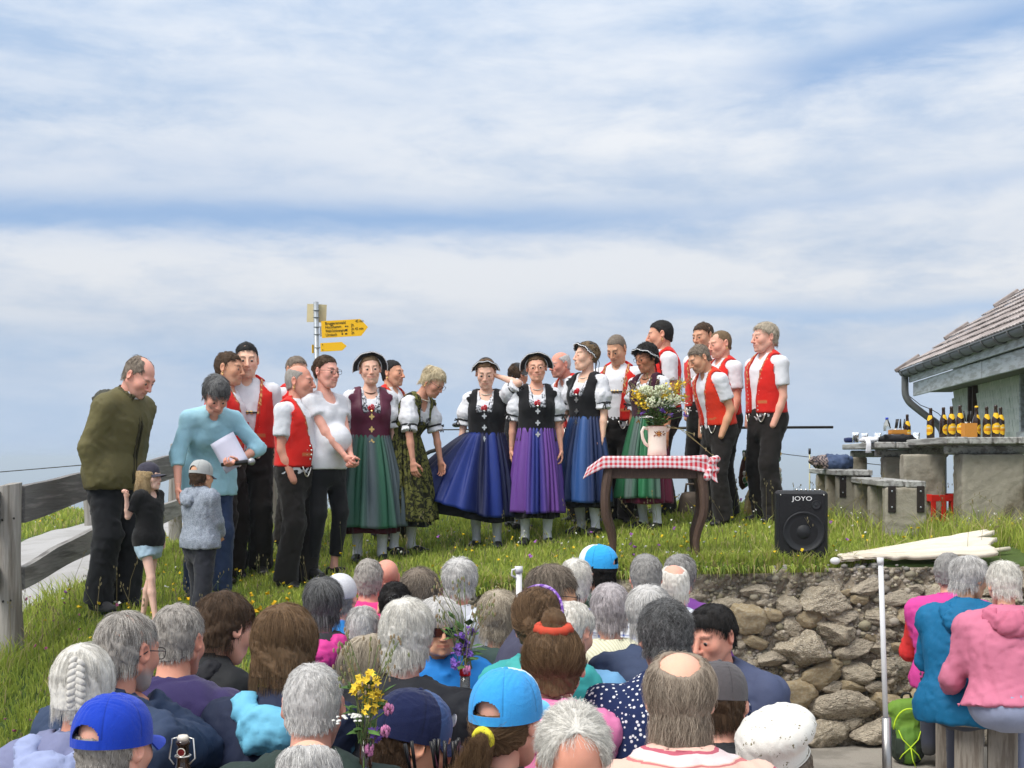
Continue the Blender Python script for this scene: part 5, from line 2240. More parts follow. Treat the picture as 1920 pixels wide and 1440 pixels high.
def rail(parent, pts, hgt, th, seed, m):
    """wavy-edged plank through pts"""
    r = np.random.default_rng(seed)
    pts = np.array(pts, float)
    k = 34
    t = np.linspace(0, 1, k)
    c = np.stack([np.interp(t, np.linspace(0, 1, len(pts)), pts[:, i]) for i in range(3)], -1)
    up = hgt / 2 * (1 + .10 * np.sin(t * 9 + seed) + .06 * np.sin(t * 21 + seed * 2)) + .012 * np.sin(t * 5 + seed)
    dn = hgt / 2 * (1 + .09 * np.sin(t * 7 + seed * 3) + .05 * np.sin(t * 17))
    hg = np.interp(t, [0, 1], [1, .95])
    D = unit(pts[-1] - pts[0])
    nrm = unit(np.cross(D, (0, 0, 1)))
    V, Fq = [], []
    for i in range(k):
        for s, zz in ((-1, -dn[i]), (1, -dn[i]), (1, 0), (1, up[i]), (-1, up[i]), (-1, 0)):
            V.append(c[i] + nrm * s * th / 2 + np.array((0, 0, zz)))
    for i in range(k - 1):
        for j in range(6):
            Fq.append((i * 6 + j, i * 6 + (j + 1) % 6, (i + 1) * 6 + (j + 1) % 6, (i + 1) * 6 + j))
    Fq += [tuple(range(6))[::-1], tuple((k - 1) * 6 + j for j in range(6))]
    mb = MB().add(V, Fq)
    return mb.obj('rail', m, parent, False)


def build_fence():
    root = thing('wooden_fence', (-3.13, 8, .62), 'weathered grey wooden fence with two wavy plank rails along the road', 'fence')
    M = root.location
    posts = [(-3.13, 8.0, .60, 1.09, .066), (-3.17, 12.1, 1.0, 1.0, .06), (-3.13, 6.0, -.05, 1.1, .066), (-3.2, 15.6, 1.05, .95, .06)]
    for i, (x, y, z, h, rr) in enumerate(posts):
        p = fence_post(root, x - M.x, y - M.y, z - M.z, h, rr, seed=i + 2)
        if i == 0:
            for dx, dz in ((-.03, .85), (.042, .86), (-.025, .345), (.022, .35)):
                b = MB().ball((x + dx - M.x, y - M.y - .066, z - M.z + dz + .02), (.007, .006, .008), 7, 5)
                b.obj('nail', NAIL, p)
    L = lambda *q: [Vector(v) - M for v in q]
    rail(root, L((-3.09, 8.06, 1.55), (-3.09, 9.4, 1.655), (-3.11, 10.8, 1.73), (-3.13, 12.1, 1.80)), .205, .05, 1, DARKRAIL)
    rail(root, L((-3.09, 8.06, 1.11), (-3.09, 9.5, 1.25), (-3.13, 12.1, 1.40)), .155, .045, 5, OLDWOOD)
    rail(root, L((-3.19, 5.8, 1.30), (-3.20, 7.0, 1.45), (-3.20, 8.04, 1.56)), .20, .05, 7, DARKRAIL)
    rail(root, L((-3.19, 5.8, .85), (-3.20, 8.04, 1.12)), .15, .045, 8, OLDWOOD)
    rail(root, L((-3.20, 12.12, 1.80), (-3.23, 15.6, 1.92)), .19, .05, 9, DARKRAIL)
    # single posts further back
    for px, py, d, h, rr, lab in ((507, 992, 11.3, .52, .062, 'pale weathered post stub between the men in black trousers'), (167, 982, 16.5, .42, .065, 'short pale post in the meadow beyond the road')):
        p = at(px, py, d)
        o = fence_post(None, p.x, p.y, p.z, h, rr, 'wooden_post', seed=7)
        tag(o, lab, 'post')
    # fence wires
    mb = MB().tube([at(-60, 890, 17), at(60, 880, 17), at(190, 869, 17), at(330, 861, 17)], .006, 4)
    tag(mb.obj('fence_wire', NAIL), 'thin fence wire crossing the sky left of the olive jacket', 'wire')
    mb = MB().tube([at(1400, 842, 14), at(1484, 853, 14), at(1560, 862, 14), at(1700, 877, 14)], .004, 4)
    tag(mb.obj('fence_wire', NAIL), 'thin fence wire beside the grey benches', 'wire')
    root = thing('electric_fence_post', at(1518, 930, 14), 'thin pale electric fence post with black tip left of the benches', 'post')
    mb = MB().tube([(0, 0, -.3), (0, 0, .47)], .008, 6)
    mb.obj('rod', mat('yellow_rod', (.55, .52, .32), rough=.5), root)
    MB().tube([(0, 0, .46), (0, 0, .52)], .014, 6).obj('insulator', BLACKPL, root)


def text_mesh(body, size, M, name, material, parent, extrude=.0015, shear=0, align='LEFT', font_scale=(1, 1)):
    cu = bpy.data.curves.new(name, 'FONT')
    cu.body = body
    cu.size = size
    cu.extrude = extrude
    cu.shear = shear
    cu.align_x = align
    cu.resolution_u = 3
    o = bpy.data.objects.new(name, cu)
    COL.objects.link(o)
    bpy.context.view_layer.update()
    me = bpy.data.meshes.new_from_object(o.evaluated_get(bpy.context.evaluated_depsgraph_get()))
    bpy.data.objects.remove(o)
    bpy.data.curves.remove(cu)
    me.name = name
    S = Matrix.Diagonal((font_scale[0], font_scale[1], 1, 1))
    me.transform(M @ S)
    me.materials.clear()
    me.materials.append(material)
    return link(name, me, parent)


SIGNY = mat('sign_yellow', lin(246, 190, 30), rough=.45, var=.05, scale=6)
SIGNBACK = mat('sign_back', lin(200, 186, 148), rough=.7, var=.12, scale=14)
GALV = mat('galvanised_steel', (.36, .39, .42), rough=.45, metal=.55, var=.2, scale=30)
INK = mat('sign_ink', (.012, .012, .012), rough=.6, var=0)


def build_signpost():
    d = 15.0
    base = at(594, 1000, d)
    base.z = terrain(base.x, base.y)
    root = thing('signpost', base, 'hiking signpost with yellow direction arrows above the singers', 'signpost')
    u = d / FPX
    def loc(px, py, dy=0.0):
        p = at(px, py, d)
        return Vector((p.x - base.x, dy, p.z - base.z))
    tp = loc(592.5, 566)
    MB().tube([(loc(597, 760).x, 0, -.2), (tp.x, 0, tp.z)], .030, 12).obj('pole', GALV, root)
    for py in (582, 595, 613, 627, 652):
        c = loc(592.5 + (py - 566) * .025, py)
        a = np.linspace(0, 2 * np.pi, 17)
        MB().tube(np.stack([c.x + .033 * np.cos(a), .033 * np.sin(a), np.full(17, c.z)], -1), .006, 5).obj('clamp', GALV, root)
    # big arrow
    X = Matrix.Rotation(R(90), 4, 'X')
    tilt = Matrix.Rotation(R(-3.2), 4, 'Y')

    def arrow(px0, px1, py0, py1, tip, name, yy, text):
        c = loc(px0, (py0 + py1) / 2)
        L, H = (px1 - px0) * u, (py1 - py0) * u
        o = [(0, -H / 2), (L - tip, -H / 2), (L, 0), (L - tip, H / 2), (0, H / 2)]
        M = Matrix.Translation((c.x, yy, c.z)) @ tilt
        s = MB().prism(o, .012, M).obj(name, SIGNY, root, False)
        return s, M, L, H
    s, M, L, H = arrow(604, 691, 603, 634.5, .085, 'direction_sign', -.05, True)
    rows = [('Bruggerenwald', '45 min', '', .30), ('Hochhamm', '2h', 'i', .08), ('Wald-Schönengrund', '2h 45 min', '', -.15), ('Urnäsch', '2h', '', -.38)]
    for t1, t2, ic, fz in rows:
        w = .78 if t1.startswith('Wald') else 1.0
        text_mesh(t1, .050, M @ Matrix.Translation((.045, -.002, fz * H - .008)) @ X, 'lettering', INK, s, .001, font_scale=(.80 * w, 1))
        xx = .345 if not t2.startswith('45') else .40
        text_mesh(t2, .046, M @ Matrix.Translation((xx, -.002, fz * H + .002)) @ X, 'lettering', INK, s, .001, font_scale=(.78, 1))
    for i, (fx, fz, w) in enumerate(((.285, .11, .018), (.308, .10, .012), (.288, -.10, .026), (.24, -.33, .018), (.285, -.33, .026))):
        MB().box((fx, -.001, fz * H), (w, .002, .016)).obj('pictogram', INK, s, False, M)
    MB().box(loc(604.5, 621.5) + Vector((0, -.02, 0)), (.055, .012, .12), bev=.003).obj('bracket', GALV, root, False)
    s2, M, L, H = arrow(602, 651, 644, 660, .055, 'direction_sign', -.045, False)
    for q in (-.03, .03):
        MB().ball((.025, -.004, q), .006, 6, 5).obj('screw', INK, s2, True, M)
    c = loc(593, 653)
    MB().box((c.x - .02, .05, c.z - .005), (.085, .008, .10), Matrix.Rotation(R(35), 4, 'Z')).obj('direction_sign', SIGNY, root, False)
    # two boards at the top, seen from behind
    for px0, px1, py0, py1, rz in ((574, 592, 569, 603, -22), (592, 610.5, 570, 604, 16)):
        a, b = loc(px0, py0), loc(px1, py1)
        MB().box(((a.x + b.x) / 2, .045, (a.z + b.z) / 2), (abs(b.x - a.x) * 1.06, .008, abs(a.z - b.z)), Matrix.Rotation(R(rz), 4, 'Z') @ Matrix.Rotation(R(2), 4, 'Y')).obj('sign_board', SIGNBACK, root, False)


build_fence()
build_signpost()
# ================================================================== house
def on_ground(x, y, dz=0.0):
    return Vector((x, y, terrain(x, y) + dz))


SHINGLE = mat('pale_green_shingle', lin(214, 216, 206), rough=.85, var=.14, scale=12, color2=lin(186, 192, 182), c2scale=5, bump=.2, bscale=60)
SHINGLE2 = mat('grey_shingle', lin(224, 224, 216), rough=.85, var=.16, scale=15, color2=lin(196, 200, 192), c2scale=7, bump=.2, bscale=60)
TILE = mat('roof_tile', lin(158, 148, 144), rough=.7, var=.22, scale=10, color2=lin(130, 120, 116), c2scale=3, bump=.25, bscale=50)
TILE2 = mat('roof_tile_pale', lin(184, 174, 170), rough=.7, var=.22, scale=10, color2=lin(148, 138, 134), c2scale=4, bump=.25, bscale=50)
ZINC = mat('zinc_gutter', lin(112, 112, 112), rough=.5, metal=.35, var=.2, scale=16)
BOARD = mat('greyed_board', lin(196, 200, 202), rough=.85, var=.20, scale=8, stretch=(6, .5, 6), color2=lin(164, 166, 164), c2scale=4, bump=.35, bscale=25)
BROWNW = mat('brown_frame_wood', lin(74, 54, 44), rough=.75, var=.2, bump=.2)
DARKGL = mat('dark_window_glass', (.012, .013, .016), rough=.06, var=0, spec=.8)


def build_house():
    far, near = Vector((5.83, 19.0, 3.14)), Vector((4.98, 12.2, 3.14))
    u = (near - far).normalized()                        # towards the camera along the eaves
    n = Vector((-u.y, u.x, 0)) * 1.0                     # into the house
    if n.x < 0:
        n = -n
    root = thing('house', (far.x + n.x * .6, far.y + n.y * .6, 0), 'low farmhouse with pale green shingle wall, tiled roof and grey gutter', 'house')
    o = root.location
    Mx = Matrix((u, n, (0, 0, 1))).transposed().to_4x4()  # local x along eaves, y into house, z up
    Mx.translation = far - o
    Mx3 = Mx.copy()
    L = 13.0
    tanp = .67
    wy = .62                                             # wall set back from the gutter
    def put(mb, name, m, parent=root, smooth=False):
        return mb.obj(name, m, parent, smooth, Mx)
    # walls
    put(MB().box((L / 2 - .05, wy + 3.0, -1.6), (L - 1.0, 6.0, 3.7)), 'wall', mat('wall_board', lin(150, 158, 150), var=.2))  # plain grey-green board behind the shingles
    # shingles on the long side
    e = .135
    w = .125
    mats = [SHINGLE, SHINGLE2]
    def shingle_mesh(k, mt):
        r = np.random.default_rng(k)
        o_ = [(-w / 2, 0), (-w / 2 * .55, -.022), (0, -.030), (w / 2 * .55, -.022), (w / 2, 0), (w / 2, e + .02), (-w / 2, e + .02)]
        m = MB().prism([(x * .96, z) for x, z in o_], .016)
        return m.mesh('shingle', mt, False)
    sm = [shingle_mesh(k, mats[k % 2]) for k in range(4)]
    r = np.random.default_rng(4)
    rest = MB()
    cnt = 0
    wins = [(1.55, 1.86, -.85, .0), (4.15, 5.3, -.98, -.18), (7.0, 8.2, -.98, -.18)]
    rows = int(3.2 / e)
    for i in range(rows):
        z = .10 - (i + 1) * e
        for k in range(int((L - 1.2) / w)):
            x = .48 + k * w + (w / 2 if i % 2 else 0)
            if any(a - .06 < x < b + .06 and c - .10 < z + .05 < d + .25 for a, b, c, d in wins):
                continue
            seen = x < 7.0 and i < 11
            if seen and cnt < 300 and (k % 1 == 0):
                ob = link('shingle', sm[int(r.integers(4))], root)
                ob.matrix_local = Mx @ Matrix.Translation((x, wy - .016 + r.uniform(-.003, .003), z)) @ Matrix.Rotation(R(7), 4, 'X') @ Matrix.Rotation(R(r.normal(0, 1.2)), 4, 'Y')
                cnt += 1
            else:
                rest.box((x, wy - .010, z + e / 2), (w * .96, .009, e + .03), Matrix.Rotation(R(4), 4, 'X'))
    so = put(rest, 'shingle_cladding', SHINGLE)
    so['kind'] = 'stuff'
    # windows
    for a, b, c, d in wins:
        f = MB()
        for q in ((a, a + .06), (b - .06, b)):
            f.box(((q[0] + q[1]) / 2, wy - .03, (c + d) / 2), (.06, .07, d - c), bev=.006)
        f.box(((a + b) / 2, wy - .03, d + .03), (b - a + .06, .072, .07), bev=.006)
        f.box(((a + b) / 2, wy - .035, c - .035), (b - a + .10, .10, .07), bev=.006)
        fo = put(f, 'window', BROWNW if b - a < .5 else BOARD)
        put(MB().box(((a + b) / 2, wy - .005, (c + d) / 2), (b - a - .10, .012, d - c)), 'pane', DARKGL, fo)
        if b - a > .5:
            put(MB().box(((a + b) / 2, wy - .06, c - .16), (b - a + .12, .05, .10), bev=.006), 'sill', BOARD, fo)
    # roof slab, soffit, fascia boards
    ang = math.atan(tanp)
    RotX = Matrix.Rotation(ang, 4, 'X')
    put(MB().box((L / 2 + .02, 2.4 * math.cos(ang) + .05, .03 + 2.4 * math.sin(ang) - .06), (L, 4.8, .06), RotX), 'roof', BROWNW)
    put(MB().box((L / 2, 4.35 + 1.6, 1.55 - .2), (L, .06, 2.9)), 'gable_core', BROWNW)
    k = 0
    for x0, x1, dz in ((.0, 2.6, 0), (2.6, 6.0, .006), (6.0, 9.5, 0), (9.5, L, .006)):
        put(MB().box(((x0 + x1) / 2, .075 - dz * .5, -.095), (x1 - x0 - .004, .03, .13), bev=.004), 'fascia_board', BOARD)
    for x0, x1, dz in ((.06, 1.2, 0), (1.2, 4.3, .008), (4.3, 7.2, 0), (7.2, 10.0, .007), (10, L, 0)):
        put(MB().box(((x0 + x1) / 2, .125 - dz, -.265), (x1 - x0 - .004, .032, .20), bev=.004), 'fascia_board', BOARD)
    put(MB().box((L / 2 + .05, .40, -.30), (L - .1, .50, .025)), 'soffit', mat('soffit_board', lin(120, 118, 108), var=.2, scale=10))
    # gutter
    a = np.linspace(math.pi, 2 * math.pi, 10)
    G = np.stack([np.stack([np.full(10, x), .0 + .075 * np.cos(a), .0 + .075 * np.sin(a)], -1) for x in np.linspace(-.08, L, 30)], 0)
    g = put(MB().shell(G[:, ::-1], .006), 'gutter', ZINC, smooth=True)
    lip = MB().tube([(-.08, -.078, .0), (L, -.078, .0)], .012, 6)
    put(lip, 'gutter_lip', ZINC, g, True)
    for x in np.arange(.12, L, .55):
        pts = np.stack([np.full(9, x), .082 * np.cos(np.linspace(math.pi, 2 * math.pi, 9)), .082 * np.sin(np.linspace(math.pi, 2 * math.pi, 9))], -1)
        put(MB().tube(np.concatenate([pts, [[x, .08, -.1]]]), .011, 5), 'gutter_bracket', ZINC, g, True)
    # downpipe with its swan neck
    pts = [(.02, 0, -.05), (.02, 0, -.34), (.03, .06, -.46), (.06, .30, -.66), (.08, .44, -.76), (.10, .52, -.88), (.10, .53, -1.1), (.10, .53, -3.0)]
    P = np.array(pts)
    t = np.linspace(0, len(P) - 1, 46)
    S = np.stack([np.interp(t, range(len(P)), P[:, i]) for i in range(3)], -1)
    for _ in range(3):
        S[1:-1] = (S[:-2] + S[1:-1] * 2 + S[2:]) / 4
    put(MB().tube(S, .052, 14), 'downpipe', ZINC, smooth=True)
    cable = [(.02, .06, -.36), (.05, .22, -.50), (.07, .36, -.56), (.08, .46, -.62), (.09, .56, -.72), (.10, .60, -.9), (.11, .60, -1.2)]
    put(MB().tube(cable, .006, 5), 'cable', NAIL, smooth=True)
    # roof tiles: rows lying along the slope, each lower edge proud of the next
    tm = []
    for m_ in (TILE, TILE2):
        tb = MB()
        xs = np.linspace(-.5, .5, 7)
        prof = .012 * np.cos(xs * 2 * np.pi) ** 2
        Gt = np.stack([np.stack([np.full(2, x * .255), np.array((0, .34)), np.array((.038, .006)) + p], -1) for x, p in zip(xs, prof)], 0)
        tb.shell(Gt, .014)
        tm.append(tb.mesh('roof_tile', m_, False))
    cnt = 0
    rest = MB()
    for i in range(15):
        for k in range(50):
            x, s = .10 + k * .25 + (0 if i % 2 else .05), -.07 + i * .285
            vis = (x < 7.9 and s < 2.4 and x + s * 1.2 < 8.6)
            T = Mx @ Matrix.Translation((x, s * math.cos(ang), .035 + s * math.sin(ang))) @ RotX
            if vis and cnt < 296:
                ob = link('roof_tile', tm[int(r.random() < .4)], root)
                ob.matrix_local = T @ Matrix.Rotation(R(r.normal(0, .5)), 4, 'Z') @ Matrix.Translation((0, 0, r.uniform(-.003, .003)))
                cnt += 1
            else:
                rest.box(tuple((Mx.inverted() @ T @ Vector((0, .16, .022))).to_tuple()), (.25, .32, .03), RotX)
    ro = put(rest, 'tile_field', TILE)
    ro['kind'] = 'stuff'
    # verge tiles standing up along the far gable
    for s in (0.05, .9, 1.75, 2.6):
        put(MB().box((-.03, s * math.cos(ang), .10 + s * math.sin(ang)), (.05, .42, .06), RotX, bev=.01), 'verge_tile', TILE)


build_house()

# ================================================================== stone tables and benches
CONC = mat('old_concrete', lin(156, 150, 136), rough=.93, var=.3, scale=14, color2=lin(112, 104, 88), c2scale=3.4, c2lo=.50, c2hi=.70, bump=.5, bscale=60, detail=6)
PLANKM = mat('grey_plank', lin(172, 172, 168), rough=.88, var=.30, scale=9, stretch=(7, .5, 7), color2=lin(130, 128, 124), c2scale=4, bump=.45, bscale=26)
RUST = mat('dark_iron_strap', (.035, .028, .025), rough=.7, metal=.4, var=.3)


def plank_top(root, n, w, L, th, z, gap=.008, seed=0):
    r = np.random.default_rng(seed)
    for i in range(n):
        MB().box((w * (i + .5), L / 2 + r.uniform(-.012, .012), z - th / 2 + r.uniform(-.004, .004)), (w - gap * 2, L, th), bev=.007).obj('plank', PLANKM, root, False)


def slab(root, c, size, name='column', m=None, bev=.012, seed=0):
    """rough concrete slab with a slightly uneven face"""
    hx, hy, hz = (q / 2 for q in size)
    F = Field((-hx - .05, -hy - .05, -hz - .05), (hx + .05, hy + .05, hz + .05), max(.014, max(size) / 60))
    x, y, z = F.g()
    d = np.maximum(np.maximum(np.abs(x) - hx + bev, np.abs(y) - hy + bev), np.abs(z) - hz + bev) - bev
    F.D = np.broadcast_to(d, F.D.shape).astype(np.float32).copy()
    V, Q = F.surf()
    V = relax(V, Q, 1, .5)
    V = V + vnormals(V, Q) * (wnoise(V, 9, seed) * .004 + wnoise(V, 30, seed + 1) * .0025)[:, None]
    return MB().add(V + np.asarray(c, np.float32), Q).obj(name, m or CONC, root, True)


def stone_table(loc, yaw, label, cols, n=5, w=.185, L=2.1, th=.055, h=.75):
    root = thing('table', loc, label, 'table', 'concrete tables with plank tops', R(yaw))
    plank_top(root, n, w, L, th, h, seed=int(loc[0] * 10))
    for y in (.3, L - .3):
        MB().box((n * w / 2, y, h - th - .045), (n * w * .86, .09, .07), bev=.012).obj('bearer', PLANKM, root, False)
    for i, (cx, cy, sx, sy) in enumerate(cols):
        slab(root, (cx, cy, (h - th - .08 - .25) / 2), (sx, sy, h - th - .08 + .25), seed=i)
    return root


def stone_bench(loc, yaw, label, n=2, w=.165, L=2.05, th=.05, h=.45, legs=(.22, 1.1, 1.75)):
    root = thing('bench', loc, label, 'bench', 'concrete benches with plank seats', R(yaw))
    plank_top(root, n, w, L, th, h, seed=int(loc[0] * 17))
    for i, y in enumerate(legs):
        s = slab(root, (n * w / 2 + .01, y, (h - th - .25) / 2), (n * w * .94, .13, h - th + .25), 'leg', seed=i + 5)
        if i == 0:
            for x in (.07, n * w - .05):
                st = MB().box((x, y - .072, h - th - .09), (.055, .012, .20), bev=.003).obj('iron_strap', RUST, s, False)
                for zz in (-.03, -.15):
                    MB().ball((x, y - .080, h - th + zz), (.008, .006, .008), 7, 5).obj('bolt', GALV, s, True)
    return root


t1 = stone_table((3.38, 10.0, 1.27), -6.5, 'large concrete table with thick grey planks carrying the row of beer bottles', [(.40, .28, .48, .32), (.02, .95, .34, .22)], n=5)
t2 = stone_table((3.27, 11.55, 1.25), -6.5, 'concrete plank table behind, carrying a water bottle and a black cap', [(.20, .30, .16, .2), (.06, 1.5, .2, .2)], n=4, w=.19)
stone_bench((2.79, 9.65, 1.235), -6.5, 'nearer empty concrete bench with grey plank seat and iron straps', legs=(.06, .75, 1.5))
stone_bench((2.84, 11.25, 1.30), -6.5, 'further concrete bench with a blue jacket lying on its planks', legs=(.10, .8, 1.5))
T1Z, T2Z = 2.02, 2.00

GLASSB = mat('brown_bottle_glass', (.030, .013, .005), rough=.08, var=0, spec=.7, coat=.3)
LABELY = mat('beer_label_yellow', lin(240, 190, 40), rough=.5, var=.05)
LABELW = mat('label_band', lin(232, 210, 160), rough=.5, var=.05)
LABELR = mat('label_red', lin(190, 40, 34), rough=.5, var=0)
CLEARG = mat('clear_glass', (.93, .96, .97), rough=.03, var=0, trans=.92)


def beer_bottle(loc, label, rz=0., cap_=False, s=1.0):
    root = thing('beer_bottle', loc, label, 'bottle', 'beer bottles on the plank tables', rz)
    prof = [(.001, 0), (.030, .001), (.033, .006), (.033, .135), (.031, .155), (.022, .185), (.0145, .205), (.0128, .24), (.0145, .243), (.0145, .252), (.0125, .256), (.0125, .262), (.001, .2625)]
    MB().lathe(np.array(prof) * s, 18).obj('glass', GLASSB, root, True)
    a = np.linspace(-1.25, 1.25, 15)
    def patch(z0, z1, r0, r1, name, m, am=1.0, oval=False, off=.0008):
        nv = 9
        G = np.zeros((15, nv, 3))
        for j, t in enumerate(np.linspace(0, 1, nv)):
            k = math.sqrt(max(.02, 1 - (2 * t - 1) ** 2)) if oval else 1
            k = k ** .7
            rr = r0 + (r1 - r0) * t + off
            G[:, j] = np.stack([rr * np.sin(a * am * k), -rr * np.cos(a * am * k), np.full(15, z0 + (z1 - z0) * t)], -1)
        return MB().grid(G * s).obj(name, m, root, True)
    patch(.030, .118, .033, .033, 'front_label', LABELY, 1.0, True)
    for z in (.062, .072):
        patch(z, z + .004, .033, .033, 'label_stripe', LABELR, .85, off=.0016)
    patch(.085, .096, .033, .033, 'label_stripe', LABELW, .5, off=.0016)
    # neck label: a pointed collar
    nv = 8
    G = np.zeros((15, nv, 3))
    for j, t in enumerate(np.linspace(0, 1, nv)):
        zb = .150 + .026 * np.abs(a) / 1.25
        z = zb + (.198 - zb) * t
        rr = np.interp(z, [.135, .155, .185, .205], [.033, .031, .022, .0145]) + .001
        G[:, j] = np.stack([rr * np.sin(a), -rr * np.cos(a), z], -1)
    MB().grid(G * s).obj('neck_label', LABELY, root, True)
    if cap_:
        MB().lathe([(.001, .272), (.013, .271), (.0155, .262), (.0155, .258)], 14).obj('crown_cap', LABELY, root, True)
    return root


for px, d, lab, rz, cp in ((1745, 10.9, 'brown beer bottle leftmost on the large table, by the downpipe', -1.0, False), (1769, 10.75, 'beer bottle with its yellow label turned aside, right of the downpipe', .7, False), (1784, 10.55, 'beer bottle with round yellow label, shorter one facing front', .05, False),
                           (1800, 10.35, 'beer bottle with yellow label standing left of the orange carton', .05, False), (1831, 10.7, 'brown beer bottle with closed yellow crown cap behind the orange carton', 1.0, True), (1850, 10.6, 'beer bottle between the capped bottle and the foremost one', .1, False),
                           (1867, 10.3, 'foremost beer bottle at the right end of the row', -.05, False), (1876, 10.75, 'beer bottle half hidden behind the last one in the row', .4, False)):
    p = at(px, 800, d)
    beer_bottle((p.x, p.y, T1Z), lab, rz, cp)
p = at(1701, 800, 11.9)
beer_bottle((p.x, p.y, T2Z), 'small brown beer bottle standing alone on the further table', .3)

CARD = mat('orange_carton', lin(205, 140, 60), rough=.8, var=.1)


def caddy(loc, label, w=.12, dpt=.08, h=.085, rz=0, handles=7, col=CARD):
    root = thing('cutlery_box', loc, label, 'cutlery box', None, rz)
    mb = MB()
    mb.box((0, 0, .004), (w, dpt, .008))
    for s in (-1, 1):
        mb.box((s * (w / 2 - .003), 0, h / 2), (.006, dpt, h))
        mb.box((0, s * (dpt / 2 - .003), h / 2 + .001), (w - .013, .006, h))
    mb.obj('carton', col, root, False)
    r = np.random.default_rng(int(abs(loc[0]) * 100))
    for i in range(handles):
        x, y = r.uniform(-w * .4, w * .4), r.uniform(-dpt * .35, dpt * .35)
        dx = r.normal(0, .02)
        MB().tube([(x, y, .02), (x + dx, y, h + .02)], .004, 5).obj('blade', METALS, root, True)
        MB().tube([(x + dx, y, h + .015), (x + dx * 1.6, y, h + .10)], .0085, 7, flat=.6).obj('handle', BLACKPL, root, True)


p = at(1816, 800, 10.3)
caddy((p.x, p.y, T1Z), 'orange carton of black-handled cutlery between the beer bottles', .105, .09, .115, .1, 4)
p = at(1683, 800, 11.8)
caddy((p.x, p.y, T2Z + .075), 'low brown carton of black-handled cutlery on the further table', .14, .10, .04, .1, 7)


def cloth_lump(name, loc, label, cat, size, col, m=None, seed=0, fold=.02, rz=0, pal=None, pattern=None, cells=.012):
    """a garment lying in folds"""
    F = Field((-size[0] * .75, -size[1] * .8, -.02), (size[0] * .75, size[1] * .8, size[2] * 1.5), cells)
    r = np.random.default_rng(seed)
    F.ell((0, 0, size[2] * .35), (size[0] * .5, size[1] * .5, size[2] * .55), k=0)
    for _ in range(7):
        a = r.uniform(-.4, .4, 2) * size[:2]
        b = r.uniform(-.4, .4, 2) * size[:2]
        F.cone((a[0], a[1], size[2] * .5), (b[0], b[1], size[2] * r.uniform(.4, .75)), size[2] * .30, size[2] * .26, k=.02)
    x, y, z = F.g()
    F.D = np.maximum(F.D, -z + 0 * F.D)
    V, Q = F.surf()
    V = relax(V, Q, 1)
    V = V + vnormals(V, Q) * (wnoise(V, 22, seed) * fold * .4 + np.maximum(0, wnoise(V * V3(1, .5, 1), 14, seed + 2)) * fold)[:, None]
    V[:, 2] = np.maximum(V[:, 2], .002)
    c = np.tile(np.asarray(col, np.float32), (len(V), 1))
    if pattern is not None:
        c = pattern(V, c)
    root = MB().add(V, Q, 0, c).obj(name, m or CLOTH, None, True)
    root.location = loc
    root.rotation_euler = (0, 0, rz)
    return tag(root, label, cat)


p = at(1562, 880, 12.0)
cloth_lump('jacket', (p.x, p.y, 1.752), 'folded blue jacket with patterned lining lying on the further bench', 'jacket', (.36, .30, .15), lin(70, 86, 118), SOFTSHELL, 3, rz=.1,
           pattern=lambda V, c: np.where((V[:, :1] < -.09), np.where((np.sin(V[:, :1] * 230) * np.sin(V[:, 2:3] * 210) > 0), np.array((.35, .28, .26)), np.array((.03, .03, .045))), c))
p = at(1681, 815, 11.7)
cloth_lump('cap', (p.x, p.y, T2Z + .001), 'flat black cap lying on the further plank table', 'cap', (.36, .26, .075), (.012, .012, .015), CLOTH, 5, .006)
p = at(1628, 830, 11.75)
nap = cloth_lump('cloth', (p.x, p.y, T2Z + .001), 'white cloth hanging over the front edge of the further table', 'cloth', (.16, .30, .05), (.7, .71, .75), CLOTH, 8, .01)
MB().shell(np.array([[(-.075 + .012 * j + .004 * math.sin(j * 2 + i), -.15 - .05 * min(1, i * .6), .03 - .026 * i) for j in range(5)] for i in range(6)]), .006, 0, (.7, .71, .75)).obj('hanging_corner', CLOTH, nap, True)
p = at(1592, 826, 12.2)
cloth_lump('cloth', (p.x, p.y, T2Z + .001), 'small dark blue cloth at the left corner of the further table', 'cloth', (.09, .10, .05), (.015, .025, .09), CLOTH, 9, .008)


def tumbler(px, d, label, col=None):
    p = at(px, 815, d)
    root = thing('drinking_glass', (p.x, p.y, T2Z), label, 'glass', 'drinking glasses on the further table')
    MB().lathe([(.001, .004), (.026, .004), (.032, .095), (.0335, .095), (.028, .0), (.001, .0)], 16).obj('glass', CLEARG, root, True)
    if col:
        MB().lathe([(.001, .006), (.024, .006), (.029, .07), (.001, .07)], 14).obj('drink', mat('drink_%d' % int(col[0] * 99), col, rough=.2, var=0), root, True)


tumbler(1604, 11.9, 'drinking glass with pale drink at the left of the further table', (.45, .38, .2))
tumbler(1621, 12.3, 'drinking glass with violet drink on the further table', (.42, .16, .45))
tumbler(1646, 12.2, 'empty drinking glass left of the water bottle')
tumbler(1718, 12.1, 'empty drinking glass right of the lone beer bottle')
p = at(1663, 800, 12.0)
wb = thing('water_bottle', (p.x, p.y, T2Z), 'clear plastic water bottle with blue cap on the further table', 'bottle')
MB().lathe([(.001, 0), (.032, 0), (.034, .01), (.032, .06), (.034, .12), (.033, .15), (.028, .18), (.013, .205), (.0125, .215), (.001, .215)], 18).obj('bottle_body', CLEARG, wb, True)
MB().lathe([(.0345, .075), (.0345, .11)], 18).obj('label', mat('pale_label', lin(190, 210, 235), rough=.4), wb, True)
MB().lathe([(.001, .236), (.014, .235), (.0145, .214), (.001, .214)], 14).obj('screw_cap', mat('blue_cap', lin(30, 60, 190), rough=.4, var=0), wb, True)

